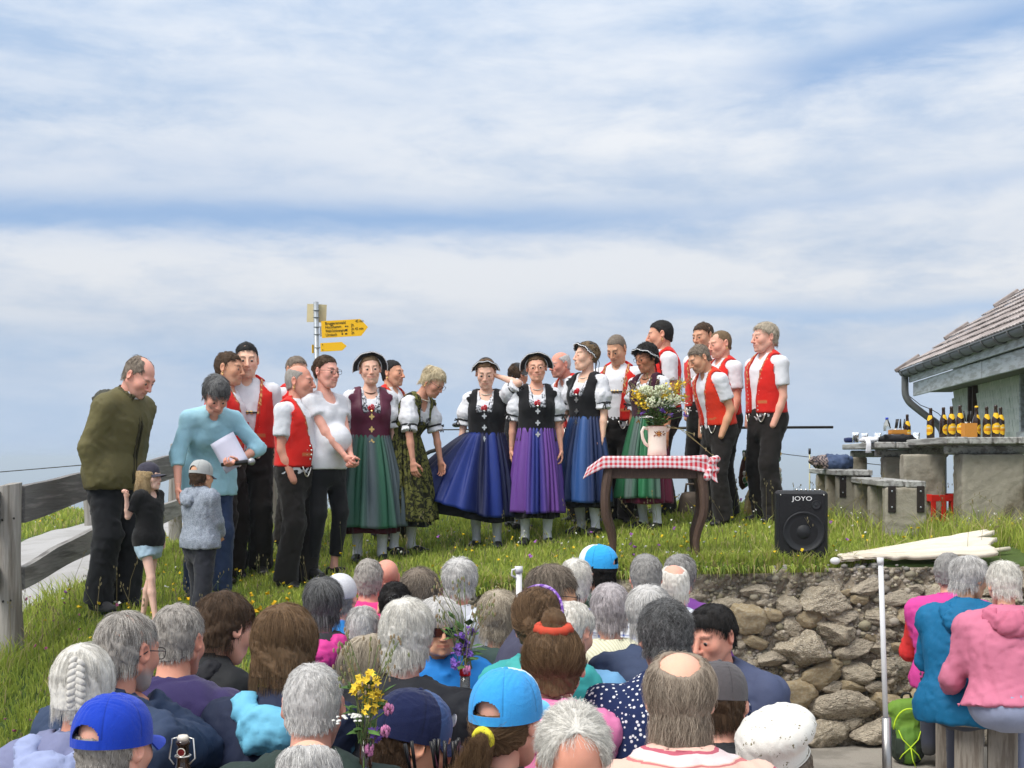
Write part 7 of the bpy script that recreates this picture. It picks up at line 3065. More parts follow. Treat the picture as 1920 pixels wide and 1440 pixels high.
def cowbell(px, py_base, d, label, m, fringe, s=1.0, rz=0):
    p = at(px, py_base, d)
    root = thing('cowbell', on_ground(p.x, p.y, .0), label, 'cowbell', 'large cowbells standing in the grass', rz)
    MB().lathe(np.array([(.001, .25), (.06, .25), (.10, .235), (.125, .18), (.135, .10), (.150, .02), (.155, .0), (.147, .0), (.12, .15), (.001, .2)]) * s, 28, sy=.8).obj('bell', m, root, True)
    r = np.random.default_rng(int(px))
    pal = [(.55, .04, .03), (.70, .45, .04), (.03, .14, .05), (.65, .62, .55), (.03, .03, .03)]
    if fringe:
        a = np.linspace(-.15, 1.15, 20) * math.pi
        pts = np.stack([.13 * np.cos(a), np.zeros(20), .30 + .25 * np.sin(a) * (np.sin(a) > 0) + .05 * np.sin(a)], -1) * s
        MB().tube(pts, .038 * s, 10, flat=1.7).obj('collar', mat('bell_leather', lin(90, 50, 30), rough=.6, var=.2), root, True)
        for z0, z1, n in ((.23, .36, 150), (.52, .62, 90)):
            mb = MB()
            for _ in range(n):
                x = r.uniform(-.17, .17)
                z = r.uniform(z0, z1) + .0 - (abs(x) * .25 if z0 > .4 else -abs(x) * .35)
                y = -.075 + r.uniform(-.03, .03)
                mb.ball(np.array((x, y, z)) * s, (.017, .016, .024), 6, 4, 0, pal[r.integers(5)])
            o = mb.obj('tassels', KNIT, root, False)
            o['kind'] = 'stuff'
        MB().box((.0, -.085 * s, .445 * s), (.20 * s, .02, .065 * s), bev=.006).obj('embroidered_band', mat('band_white', lin(226, 216, 180), rough=.8, var=.3, scale=60), root, False)
        MB().box((.0, -.087 * s, .405 * s), (.21 * s, .018, .012), bev=.003).obj('red_edge', LABELR, root, False)
        MB().lathe(np.array([(.001, .03), (.035, .02), (.04, 0), (.04, -.01)]) * s, 16, c=(0, -.11 * s, .30 * s), M=Matrix.Rotation(R(90), 4, 'X')).obj('brass_boss', GOLD, root, True)
    else:
        MB().tube([(-.06 * s, 0, .24 * s), (-.05 * s, 0, .33 * s), (.05 * s, 0, .33 * s), (.06 * s, 0, .24 * s)], .012, 8).obj('handle', m, root, True)


cowbell(1424, 972, 11.5, 'large bronze cowbell with colourful tasselled collar behind the fair-haired singer', BELLM, True, 1.0, R(8))
cowbell(1296, 980, 11.3, 'dull iron cowbell in the grass behind the table leg', BELLD, False, .85, 0)
p0, p1 = at(806, 806, 12.6), at(1562, 801, 12.6)
RL = thing('railing', on_ground((p0.x + p1.x) / 2, 12.6), 'thin dark horizontal railing bar behind the group of singers', 'railing')
o = RL.location
MB().tube([p0 - o, at(1180, 803, 12.6) - o], .006, 8).obj('bar', NAIL, RL, True)
MB().tube([at(1170, 803, 12.6) - o, p1 - o], .013, 8).obj('bar', NAIL, RL, True)
for px in (930, 1180, 1330):
    q = at(px, 803, 12.6)
    MB().tube([(q.x - o.x, 0, -.4), (q.x - o.x, 0, q.z - o.z)], .02, 8).obj('post', NAIL, RL, True)


def bicycle(loc, label, s=1.0):
    root = thing('bicycle', loc, label, 'bicycle')
    TY = mat('tyre_rubber', (.018, .018, .018), rough=.8, var=.1)
    FR = mat('bike_frame', (.03, .032, .036), rough=.35, var=0, spec=.5)
    a = np.linspace(0, 2 * np.pi, 33)
    for x in (0, 1.05):
        MB().tube(np.stack([x + .33 * np.cos(a), 0 * a, .34 + .33 * np.sin(a)], -1), .02, 8, cap=False).obj('wheel', TY, root, True)
        w = root.children[-1]
        sp = MB()
        for k in range(14):
            q = k / 14 * 6.28
            sp.tube([(x, 0, .34), (x + .31 * math.cos(q), 0, .34 + .31 * math.sin(q))], .0015, 3)
        so = sp.obj('spokes', METALS, w, True)
        so['kind'] = 'stuff'
    mb = MB()
    bb, st, hd, hb = (.43, 0, .30), (.27, 0, .80), (.86, 0, .86), (.90, 0, .70)
    for A, B, r_ in (((0, 0, .34), bb, .011), ((0, 0, .34), st, .010), (bb, st, .016), (bb, hb, .02), (st, hd, .017), (hb, hd, .02), (hb, (1.05, 0, .34), .014)):
        mb.tube([A, B], r_, 8)
    mb.obj('frame', FR, root, True)
    MB().tube([(.27, 0, .80), (.245, 0, .90)], .013, 8).obj('seat_post', METALS, root, True)
    F = Field((.03, -.12, .86), (.42, .12, .99), .009)
    F.cone((.15, 0, .92), (.36, 0, .925), .045, .018, k=.02, u=V3(0, 1, 0), sa=1.6, sb=1.0)
    V, Q = F.surf()
    V[:, 2] = .925 + (V[:, 2] - .925) * .55
    MB().add(V, Q).obj('saddle', BLACKPL, root, True)
    MB().tube([(.86, -.3, .99), (.86, -.12, 1.0), (.86, .12, 1.0), (.86, .3, .99)], .013, 8).obj('handlebar', FR, root, True)
    MB().tube([(.86, 0, .86), (.86, 0, 1.0)], .016, 8).obj('stem', FR, root, True)
    return root


p = at(832, 900, 13.2)
bicycle((p.x - .02, p.y, terrain(p.x + .4, p.y) - .06), 'black bicycle standing behind the woman in the flared blue apron')
# ================================================================== who stands and sits where
def patmat(name, fn, rough=.88, bump=.2):
    if name in MATS:
        return MATS[name]
    m = bpy.data.materials.new(name)
    m.use_nodes = True
    nt = NT(m.node_tree)
    tc = nt.node('ShaderNodeTexCoord')
    sep = nt.node('ShaderNodeSeparateXYZ', {0: tc.outputs['Object']})
    x, y, z = (nt.v(sep.outputs[i]) for i in range(3))
    b = m.node_tree.nodes['Principled BSDF']
    nt.set(b.inputs['Base Color'], fn(nt, tc.outputs['Object'], x, y, z))
    b.inputs['Roughness'].default_value = rough
    b.inputs['Specular IOR Level'].default_value = .2
    bn = nt.noise(tc.outputs['Object'], 240, 3)
    nt.set(b.inputs['Normal'], nt.node('ShaderNodeBump', {'Height': bn, 'Strength': bump, 'Distance': .01}).outputs[0])
    MATS[name] = m
    return m


def _dots(nt, v, x, y, z):
    vo = nt.node('ShaderNodeTexVoronoi', {'Vector': v, 'Scale': 62.0})
    return nt.mix(nt.m('LESS_THAN', nt.v(vo.outputs['Distance']), .30), lin(34, 46, 84), (.72, .72, .76))


def _plaid(nt, v, x, y, z):
    f = lambda q, k, w: nt.m('LESS_THAN', nt.m('FRACT', q * k), w)
    s = f(x, 26, .22) * .5 + f(z, 26, .22) * .5 + f(x + .012, 13, .10) * .3 + f(z + .012, 13, .10) * .3
    return nt.mix(s.clamp(), (.70, .72, .76), lin(52, 78, 150))


def _redplaid(nt, v, x, y, z):
    f = lambda q, k, w: nt.m('LESS_THAN', nt.m('FRACT', q * k), w)
    s = f(x, 30, .3) * .5 + f(z, 30, .3) * .5
    return nt.mix(s.clamp(), lin(214, 110, 100), lin(150, 40, 44))


def _stripes(nt, v, x, y, z):
    q = z + (nt.noise(v, 9, 2) - .5) * .012
    w = nt.m('FRACT', q * 21.0)
    c = nt.mix(nt.m('LESS_THAN', w, .50), lin(226, 206, 206), lin(228, 188, 172))
    c = nt.mix(nt.m('LESS_THAN', nt.m('FRACT', q * 21.0 + .08), .12), c, lin(186, 96, 112))
    return nt.mix(nt.m('LESS_THAN', nt.m('FRACT', q * 21.0 + .62), .08), c, lin(196, 120, 120))


def _violet(nt, v, x, y, z):
    n = nt.noise(v, 26, 3, .6, .8)
    return nt.mix(nt.ss(.47, .53, n), lin(62, 56, 142), lin(110, 104, 190))


def _heather(nt, v, x, y, z):
    n = nt.noise(v, 150, 3, .8)
    return nt.mix(nt.ss(.38, .62, n), lin(126, 134, 146), lin(164, 172, 184))


def _camo(nt, v, x, y, z):
    n = nt.noise(v, 22, 4, .62, 1.2)
    return nt.mix(nt.ss(.47, .53, n), lin(38, 38, 26), lin(104, 104, 54))


def _sprig(nt, v, x, y, z):
    vo = nt.node('ShaderNodeTexVoronoi', {'Vector': v, 'Scale': 34.0})
    n = nt.noise(v, 150, 2)
    f = nt.m('LESS_THAN', nt.v(vo.outputs['Distance']), .34) * nt.m('GREATER_THAN', n, .60)
    return nt.mix(f, (.76, .74, .69), lin(120, 112, 84))


def _rib(nt, v, x, y, z):
    w = nt.m('SINE', (x * 1.0 + y * .6) * 420.0) * .5 + .5
    return nt.mix(w, lin(206, 204, 176), lin(232, 230, 204))


DOTS, PLAID, REDPLAID, STRIPES = patmat('polka_dot_cotton', _dots), patmat('blue_plaid_cotton', _plaid), patmat('red_check_cotton', _redplaid), patmat('pink_striped_cotton', _stripes)
VIOLET, HEATHER, CAMO, SPRIG, RIB = patmat('violet_print', _violet), patmat('grey_heather_knit', _heather, .95, .4), patmat('olive_brocade', _camo), patmat('sprigged_cotton', _sprig), patmat('cream_ribbed_knit', _rib, .95, .4)

WHITE = (.74, .75, .79)
DK = (.020, .017, .016)
SG = 'singers in red waistcoats'
DG = 'women in festive dirndl costume'


def show(P, hairstyle=None, hc='brown', n=None, rad=None):
    near = P['d'] < 4.6
    P['hairc'] = hc
    body(P)
    finish_head(P)
    if hairstyle is not None:
        n = 10000 if P['d'] < 4.6 else 4200 if P['d'] < 7.2 else 1600
        rad = rad or (  .00042 if P['d'] < 4.6 else .0006 if P['d'] < 7.2 else .0009)
        hair(P, hairstyle, hc, n, rad)


def vestman(label, head, d, yaw, hs, hc, arms=('pocket', 'pocket'), skin='tan', tcol=DK, red=RED, studs=True, open_=(.03, .085), brace=False, ring=(-1,), **kw):
    kw.setdefault('mood', 'plain')
    P = new_person(label, head, d, yaw, 'm', group=SG, skin=skin, arms=arms, **kw)
    show(P, hs, hc)
    shirt(P, WHITE, sleeve=.66)
    vest(P, red, open_=open_, studs=studs)
    trousers(P, tcol, r=(.104, .086, .098))
    shoes(P, buckle=True)
    if brace:
        braces(P)
    if ring:
        earrings(P, ring)
    return P


SHORT = dict(th=.006, zf=.070, wide=-.002, L=.022, lift=.30)
BUZZ = dict(th=.003, zf=.072, wide=-.001, L=.010, lift=.5, rough=.001)

# ---------------- singers and costume wearers, from left to right
vestman('singer with brown hair in red waistcoat facing right, behind the pale blue blouse', (430, 691), 9.75, 80, SHORT, 'brown', hd=(6, -4, 0), tcol=(.026, .020, .018), skin='tan')
vestman('tall dark-haired singer in open red waistcoat showing braces, left of the bald man', (463, 675), 9.9, 8, SHORT, 'black', hd=(8, 6, 0), open_=(.06, .10), brace=True, skin='fair', arms=('pocket2', 'pocket'))
vestman('stout bald singer in red waistcoat with hand in his trouser pocket', (562, 716), 9.5, 66, dict(BUZZ, bald='top', zs=-.015), 'salt', hd=(4, 12, 0), belly=.045, wide=1.12, skin='red', open_=(.05, .10), arms=('down', 'pocket'))
vestman('singer almost hidden behind the bald man, only grey-brown hair showing', (557, 694), 10.5, 40, SHORT, 'greybrown', hd=(10, 0, 0), studs=False, ring=())
P = new_person('pregnant woman in white T-shirt and black trousers, smiling with hands clasped', (612, 697), 9.6, 52, 'f', skin='pink', arms=('clasp', 'clasp'), mood='smile', hd=(4, 0, 0), belly=.13)
show(P, dict(th=.007, flow='back', bun=((0, .115, .02), .036), zf=.072, L=.05, lift=.05, zb=-.055), 'brown')
glasses(P)
shirt(P, (.74, .74, .78), infl=.012, collar=False, sleeve=.48, folds=.003, name='t_shirt', t0=-.10)
trousers(P, (.012, .012, .014), r=(.094, .074, .056), zend=.16, folds=.002)
shoes(P, (.02, .02, .02))


def dirndl(label, head, d, yaw, hc, bod=(.012, .012, .014), apron=(.03, .06, .26), skirt=(.012, .012, .015), bonnet_='wheel', tilt=32, arms=('down', 'down'), skin='fair', zh=.25, za=.30, flare=None, lift=None, gold=False, hstyle=None, amat=None, shift=(0, 0), apcol=None, bmat=None, seed=0, nclasp=3, rose_=True, spec_=None, span=(-92, 92), rh=1.0, **kw):
    P = new_person(label, head, d, yaw, 'f', group=DG, skin=skin, arms=arms, **kw)
    show(P, hstyle or dict(th=.007, flow='back', bun=((0, .105, .035), .034), zf=.070, L=.045, lift=.06, zb=-.05), hc)
    if bonnet_:
        bonnet(P, bonnet_, tilt)
    if spec_:
        glasses(P, rnd=True, r=.0012)
    dirndl_blouse(P)
    bodice(P, bod, material=bmat)
    if rose_:
        rose(P)
    if nclasp:
        clasps(P, nclasp, gold)
    necklace(P, (.62, .58, .50) if not gold else (.12, .05, .03))
    skirt_shell(P, 'skirt', CLOTH, skirt, z_hem=zh, seed=seed, flare=flare, lift=lift and (lift[0], lift[1] * .5), shift=shift, r_hem=(.238 * rh, .225 * rh), amp=.010)
    skirt_shell(P, 'apron', amat or SATIN, apron, z_hem=za, span=span, off=.018, seed=seed + 5, amp=.024, flare=flare, lift=lift, shift=shift, colfn=apcol, n_pleat=27, r_hem=(.275 * rh, .265 * rh))
    stockings(P)
    shoes(P)
    return P


def two_tone(c1, c2, k=5):
    """shot cloth: two colours alternating in bands round the apron"""
    def f(G, c, th):
        w = np.clip(.5 + .6 * np.sin(th * k + 1.2 * np.sin(th * 2.3) + 2.0)[:, None] * np.ones(G.shape[1])[None], 0, 1)[..., None]
        return (np.array(c1) * (1 - w) + np.array(c2) * w) * .72
    return f


dirndl('smiling woman in burgundy bodice and shiny green apron', (694, 693), 9.95, 12, 'dkblond', bod=lin(88, 30, 54), apron=lin(60, 120, 90), skirt=lin(70, 22, 36), mood='smile', hd=(2, 0, -4), gold=True, tilt=24,
       apcol=two_tone(lin(56, 112, 88), lin(98, 112, 118)), seed=1, bmat=SATIN)
vestman('smiling dark-haired singer behind the green apron, looking right', (736, 700), 10.6, 58, dict(BUZZ, th=.005), 'black', hd=(2, 8, 0), mood='smile', skin='tan')
P = dirndl('older woman with short platinum hair in olive brocade bodice, bending to the right', (812, 716), 10.0, 62, 'bleach', bod=lin(70, 74, 40), bonnet_=None, lean=20, hunch=18, hd=(34, 0, 0), skin='tan', amat=CAMO, bmat=CAMO,
           hstyle=dict(th=.012, L=.035, lift=.5, curl=.2, zf=.066), arms=(((.1, -.25, -1), (0, -.2, -1)), ((.16, -.12, -1), (.0, -.16, -1))), seed=2, nclasp=0, rose_=False)
glasses(P)
earrings(P, (-1,))
dirndl('young woman with a wavy black bonnet and flared dark blue apron, hand at her ear', (911, 700), 10.4, -6, 'lightbrown', apron=lin(36, 56, 140), hd=(20, 4, 0), bonnet_='front', tilt=20, arms=(('ik', (.125, -.05, 1.585), (1, -.4, -1.1), 'pinch'), ((.22, .02, -1), (.08, -.10, -1))),
       flare=(-78, 1.7), lift=(-80, .24), apcol=two_tone(lin(34, 60, 150), lin(20, 28, 72)), seed=3, mood='squint')
dirndl('young woman with round glasses and shiny purple apron between two blue aprons', (1006, 690), 10.3, 4, 'lightbrown', apron=lin(112, 74, 160), hd=(3, -4, -3), tilt=26, spec_=True, apcol=two_tone(lin(124, 78, 170), lin(52, 64, 150), 3), seed=4, rh=.84, arms=(((.14, .04, -1), (.1, -.12, -1)), ((.20, .12, -1), (.04, .1, -1))),
        skin='pink', mood='smile')
dirndl('woman half hidden behind the purple apron wearer, her black bonnet turned away', (972, 704), 11.0, 128, 'brown', apron=lin(40, 50, 110), hd=(12, 0, 0), skin='tan', seed=6, rose_=False, nclasp=0)
vestman('balding grey singer laughing behind the women, in profile to the left', (1050, 684), 11.0, -58, dict(BUZZ, bald='top', th=.004), 'silver', hd=(10, 0, 0), mood='smile', skin='red', lean=14, hunch=18, ring=())
dirndl('tall slim woman in profile with black wheel bonnet and mid-blue apron', (1099, 668), 10.5, -42, 'dkblond', apron=lin(60, 96, 150), hd=(-2, -28, 0), tilt=42, apcol=two_tone(lin(56, 98, 164), lin(34, 52, 96)), seed=7, skin='fair',
       arms=(((.14, .0, -1), (.02, -.12, -1)), ((.20, -.10, -1), (.10, -.75, -.8))))
vestman('grinning singer with cropped hair looking down between two black bonnets', (1156, 655), 11.0, -22, dict(BUZZ, th=.004), 'greybrown', hd=(28, -10, 0), mood='smile', skin='tan', brace=True, open_=(.06, .10), arms=('down', 'pocket'))
dirndl('older dark-haired woman in black bonnet and green apron behind the bouquet', (1212, 671), 10.5, -44, 'black', bod=lin(60, 26, 42), apron=lin(56, 120, 80), skirt=lin(96, 34, 56), hd=(16, -14, 0), tilt=42, skin='dark', apcol=two_tone(lin(52, 128, 84), lin(104, 124, 118), 4), seed=8, gold=True,
       hstyle=dict(th=.016, L=.03, curl=.8, lift=.3, zf=.060), span=(-120, 60), spec_=True)
vestman('tall singer turned away to the left, dark cropped hair above the bouquet', (1238, 628), 11.4, -78, dict(BUZZ, th=.006), 'black', hd=(8, -18, 0), skin='tan', ring=(1,))
vestman('singer hidden at the back, only dark hair above the red waistcoats', (1318, 630), 11.9, -50, SHORT, 'brown', hd=(14, 0, 0), studs=False, ring=())
vestman('singer with buzzed receding hair behind the stooping man, in profile', (1350, 645), 11.2, -62, dict(BUZZ, th=.002, bald='temples'), 'dkblond', hd=(12, -6, 0), skin='pink', arms=('pocket', 'pocket'), ring=(1,))
vestman('stooping singer in orange-red waistcoat looking down at the table, hand in pocket', (1311, 672), 10.6, -64, SHORT, 'greybrown', hd=(30, -8, 0), lean=8, hunch=16, skin='tan', red=lin(222, 58, 36), ring=())
vestman('fair-haired singer standing furthest right, in profile with his hand in his pocket', (1434, 633), 10.8, -60, dict(SHORT, th=.010, L=.03, curl=.25), 'ash', hd=(4, -12, 0), skin='pink', mood='smile', ring=())

# ---------------- the four at the fence
P = new_person('balding man in olive rain jacket and black cargo trousers leaning by the fence', (261, 706), 8.5, 66, 'm', skin='pink', lean=3, hunch=22, hd=(36, 4, 0), arms=('pocket2', 'pocket2'), hoodk=1.16)
show(P, dict(th=.005, bald='front', L=.025, zs=-.02), 'greybrown')
jacket(P, [lin(100, 94, 62), lin(104, 98, 64), lin(84, 78, 52)], infl=.036, r=(.080, .066), hood=True, hoodc=lin(70, 70, 62), t0=-.13, folds=.007, fore=.98)
sk = P['sk']
F = Field(sk.N - V3(.14, .16, .08), sk.N + V3(.14, .14, .14), .0115)
F.cone(sk.sp(.45, 0, .02), sk.sp(.46) + sk.neck_dir * .105, .078, .070, k=.01, flat1=True)
F.cone(sk.sp(.46), sk.sp(.46) + sk.neck_dir * .2, .060, .064, k=.004, sub=True)
garment(P, 'checked_collar', F, [lin(150, 160, 190)], PLAID, folds=.003)
F = Field(sk.N - V3(.16, .18, .10), sk.N + V3(.16, .16, .16), .0115)
F.cone(sk.sp(.44, 0, -.005), sk.sp(.455) + sk.neck_dir * .115, .104, .092, k=.01, flat1=True)
F.cone(sk.sp(.44), sk.sp(.455) + sk.neck_dir * .2, .084, .080, k=.004, sub=True)
F.ell(sk.sp(.50, 0, .11), (.045, .08, .09), k=.01, sub=True)
garment(P, 'jacket_collar', F, [lin(88, 82, 56)], SOFTSHELL, folds=.004)
for q in (-1, 1):
    mb = MB().tube([sk.skin_at(t, q * .012, .060) for t in np.linspace(-.09, .44, 14)], .012, 6, col=lin(60, 56, 38), flat=.4)
    P['toS'](mb)
    mb.obj('zip_flap', SOFTSHELL, P['root'])
    mb = MB().box(sk.skin_at(.02, q * .11, .052), (.13, .016, .05), Matrix.Rotation(R(q * 25), 4, 'Z'), col=lin(78, 72, 48), bev=.004)
    P['toS'](mb)
    mb.obj('pocket_flap', SOFTSHELL, P['root'])
trousers(P, (.016, .017, .020), r=(.106, .092, .098), folds=.005)
shoes(P, (.03, .03, .033))
P = new_person('grey-haired woman in pale blue blouse bending forward with microphone and paper', (405, 741), 8.7, 22, 'f', skin='pink', lean=18, hunch=30, hd=(40, 6, 0), arms=(('ik', (.15, -.36, 1.02), (1, .2, -.5), 'grip'), ((.34, -.02, -1), (.02, -.30, -1))))
show(P, dict(th=.014, L=.05, lift=.3, zf=.052), 'darkgrey')
shirt(P, lin(164, 210, 226), infl=.018, sleeve=1.0, collar=True, r=(.070, .060), fore=.38, folds=.006, name='blouse', t0=-.19)
trousers(P, lin(44, 58, 88), r=(.10, .08, .08))
shoes(P, (.03, .03, .03))
Wm = P['root'].matrix_basis
W = Wm @ Vector((P['sk'].arm[0][3] * P['s']).tolist())
dm = Vector((.93, -.12, .10)).normalized()
mc = thing('microphone', W + dm * .02 + Vector((-.02, -.05, -.02)), 'black handheld microphone with silver grille in the left hand of the woman in pale blue', 'microphone')
MB().tube([-dm * .10, dm * .085], (.013, .017), 12).obj('handle', BLACKPL, mc, True)
MB().ball(dm * .112, .026, 14, 10).obj('grille', mat('mic_grille', (.42, .43, .45), rough=.45, metal=.8, var=.2, scale=300), mc, True)
pp = thing('paper', W + Vector((-.05, -.02, .05)), 'sheet of white paper held by the woman in pale blue', 'paper', None)
xs, zs = np.meshgrid(np.linspace(-.09, .09, 7), np.linspace(-.11, .12, 7), indexing='ij')
Gp = np.stack([xs, .02 * (xs / .1) ** 2 + .15 * zs, zs], -1)
MB().shell(Gp, .0012).obj('sheet', mat('paper_white', lin(206, 206, 224), rough=.8, var=.02), pp, True, Matrix.Rotation(R(-30), 4, 'Y'))

P = new_person('blond child in dark cap and black T-shirt with light denim shorts', (281, 893), 8.25, 68, 'k', skin='pale', hd=(2, 8, 0), hs=1.22, arms=('down', ((.25, .50, -1), (.30, -.16, 1), 'fist')), feet=((.08, .12), (.12, -.20)), wide=1.12)
show(P, dict(bob=.055, th=.010, flow='fall', L=.10, ztop=.045, zf=.06), 'blond')
cap(P, lin(64, 62, 74), opening=False, tilt=-4)
shirt(P, (.012, .012, .013), infl=.020, collar=False, sleeve=.72, r=(.072, .082), name='t_shirt', t0=-.10)
sk = P['sk']
mb = MB()
for k, (w, z) in enumerate(((.05, .345), (.085, .315))):
    for j in range(int(w / .010)):
        c = sk.skin_at(z, -.045 + j * .0115 + .02, .026)
        mb.box(c, (.006, .004, .014))
P['toS'](mb)
o = mb.obj('shirt_print', mat('gold_print', lin(190, 168, 120), rough=.6), P['root'], False)
o['kind'] = 'stuff'
F = Field((-.26, -.36, .58), (.26, .36, 1.12), .0145)
torso(F, sk, .020, -.13, .04, flat0=False, flat1=True, shoulders=False)
for side, hp, kn, an in sk.leg:
    F.cone(hp + V3(0, .01, -.02), hp + (kn - hp) * .48, .092, .092, k=.035, flat1=True)
garment(P, 'denim_shorts', F, [lin(170, 196, 214)], CLOTH, folds=.005)
shoes(P, (.5, .5, .52))
P = new_person('boy in light grey cap and grey hooded jumper seen from behind', (378, 893), 8.0, 138, 'k', skin='tan', hd=(6, 14, 0), hs=1.22, arms=(('ik', (.06, -.20, 1.0), (1, .3, -.3), 'fist'), ('ik', (.06, -.20, 1.0), (1, .4, -.3), 'fist')), feet=((.15, -.10), (.17, .14)), wide=1.28)
show(P, dict(th=.006, ztop=.02), 'brown')
cap(P, lin(172, 174, 172), vcol=lin(70, 68, 80), opening=True, tilt=4)
jacket(P, [lin(150, 156, 168)], infl=.044, hood=True, hoodc=lin(140, 146, 160), r=(.092, .074), t0=-.07, mat_=HEATHER, name='hooded_jumper', collar='low')
trousers(P, (.025, .027, .035), r=(.125, .112, .115), zend=.14)
sk = P['sk']
mb = MB()
pts = [sk.sp(-.035) + V3(.165 * math.sin(a), -.135 * math.cos(a), 0) for a in np.linspace(0, 6.283, 33)]
mb.tube(pts, .018, 6, flat=.4)
P['toS'](mb)
mb.obj('belt', LEATHER, P['root'])
shoes(P)

# ---------------- the seated audience
AG = 'seated audience'
AUD = []


def aud(label, head, d, yaw, sex, hst, hc, cols, arms=('table', 'table'), skin='pink', jk=None, legs=(.05, .055, .08), seat=.45, n=None, **kw):
    kw.setdefault('lean', 6)
    kw.setdefault('hunch', 12)
    P = new_person(label, head, d, yaw, sex, group=AG, skin=skin, seated=True, seat=seat, arms=arms, fine=d < 4.3, **kw)
    show(P, hst, hc, n)
    if cols is not None:
        jacket(P, cols, h=.0125 if d < 4.5 else .015, **(jk or {}))
    seated_legs(P, legs)
    AUD.append((P['root'].location.x, P['root'].location.y))
    return P


MEN = dict(th=.005, L=.020, lift=.22, wide=-.003)
FLUFF = dict(th=.012, L=.034, lift=.28, curl=.25, zb=-.085)
NAVY, PURP = lin(34, 42, 66), lin(58, 50, 92)

# nearest rows
P = aud('woman with white French braid in lavender hooded jacket, far left', (158, 1287), 3.62, 172, 'f', dict(th=.007, flow='fall', L=.06, lift=.05, zb=-.12, bob=.002, rough=.003), 'white', [lin(120, 124, 156), lin(92, 96, 122), lin(150, 164, 200)], jk=dict(hood=True, hoodc=lin(150, 160, 196)), hd=(8, 16, 0), skin='red')
mb = MB()
for i, z in enumerate(np.linspace(.075, -.135, 13)):
    y = .014 + .107 * math.sqrt(max(.05, 1 - ((z - .03) / .15) ** 2)) + .008
    for q in (-1, 1):
        r_ = .0125 + .005 * math.sin(i / 12 * math.pi)
        mb.ball((q * .011, y, z + (q * .004)), (r_ * 1.25, .009, r_ * .72), 9, 6, M=Matrix.Rotation(R(q * 38), 3, 'Y'))
put_on_head(P, 'braid', mb, hair_mats('white')[1])
P = aud('grey-haired man with glasses and short beard, hand at his chin', (240, 1222), 3.72, 150, 'm', dict(MEN, L=.035, crown=(.015, .04, .12)), 'salt', [lin(52, 66, 92), lin(48, 62, 88)], arms=('table', ('ik', (.02, -.20, 1.47), (1, -.2, -.9), 'grip')), hd=(10, 4, 0), skin='red', beard=(.42, .40, .38))
glasses(P)
P = aud('man in bright blue cap with strap opening at the back', (216, 1400), 3.1, 158, 'm', dict(th=.005, ztop=.03, L=.018, zb=-.08), 'salt', [lin(40, 48, 70)], hd=(6, 0, 0))
cap(P, lin(26, 62, 178), opening=True, tilt=-2, th=.016)
aud('short-haired man in purple jumper beside the swing-top bottle', (336, 1203), 4.15, 176, 'm', dict(MEN, th=.009), 'salt', [PURP, lin(40, 38, 70), PURP], jk=dict(collar='turn', mat_=CLOTH), hd=(12, -10, 0), wide=1.08, skin='red')
aud('youngster with brown mop of hair turned right, in black jacket', (423, 1178), 4.85, 140, 'k', dict(th=.011, L=.045, lift=.12, zb=-.085, zs=-.035), 'brown', [(.014, .015, .017)], jk=dict(hood=True, hoodc=(.02, .02, .024)), hd=(18, 0, 0), hs=1.12)
aud('woman with brown bob in navy jacket with light blue hood and sleeves', (535, 1210), 3.95, 178, 'f', dict(bob=.035, th=.012, flow='fall', L=.09, lift=.08, wide=.004), 'lightbrown', [NAVY, lin(104, 178, 210), NAVY], jk=dict(hood=True, hoodc=lin(112, 184, 214)), hd=(6, 0, 0))
aud('man with close-cropped white hair and large ears in the foreground', (588, 1326), 3.4, 180, 'm', dict(BUZZ, th=.004, L=.016, lift=.45, zb=-.085), 'silver', [lin(44, 58, 54)], hd=(14, 0, 0), n=4200, skin='pink')
aud('bald man with white side hair in dark green jumper at the bottom edge', (579, 1478), 3.05, 182, 'm', dict(th=.007, bald='top', L=.03, zs=-.02), 'silver', [lin(30, 44, 38)], jk=dict(mat_=KNIT, collar='low'), hd=(22, 0, 0), wide=1.1, skin='pink')
P = aud('woman with long streaked blond hair and sunglasses behind the flower bottle', (702, 1262), 4.15, 162, 'f', dict(bob=.12, th=.014, flow='fall', L=.16, lift=.08), 'ash', [lin(60, 58, 70), lin(62, 60, 72)], hd=(16, -18, 0))
glasses(P, dark=True, col=(.55, .40, .36))
P = aud('woman with thick white hair in black collared jacket', (764, 1196), 4.05, 178, 'f', dict(FLUFF, th=.014, zb=-.10), 'white', [(.018, .019, .024)], jk=dict(collar='stand'), hd=(6, -8, 0), wide=1.12)
text_mesh('AJUJAII', .022, Matrix.Translation(Vector((P['sk'].sp(.50) * P['s']).tolist()) + Vector((.055, .082, .016))) @ Matrix.Rotation(R(180), 4, 'Z') @ Matrix.Rotation(R(90), 4, 'X'), 'collar_lettering', mat('white_logo'), P['root'], .002)
P = aud('child in navy baseball cap with badge, below the black jacket', (776, 1392), 3.75, 112, 'k', dict(th=.004, ztop=.02), 'brown', [lin(150, 152, 158), lin(200, 200, 205)], hd=(14, 0, 0), skin='tan', hs=1.1)
cap(P, lin(26, 34, 70), col2=lin(60, 84, 130), opening=False, th=.013, tall=.006)
mb = MB().lathe([(.001, .003), (.017, .003), (.018, 0)], 14, M=Matrix.Rotation(R(90), 4, 'X'))
mb.V = [v + V3(0, -.095, .075) for v in mb.V]
put_on_head(P, 'badge', mb, mat('badge_white', lin(220, 220, 225)))
P = aud('girl in sky blue cap with brown ponytail and yellow hair tie', (953, 1352), 3.35, 152, 'f', dict(th=.007, ztop=.025, flow='up', pony=((-.005, .112, -.015), (.045, .150, -.20), .020, .050), L=.06, zb=-.08), 'lightbrown', [lin(56, 52, 56)], hd=(4, 0, 0), hs=1.02)
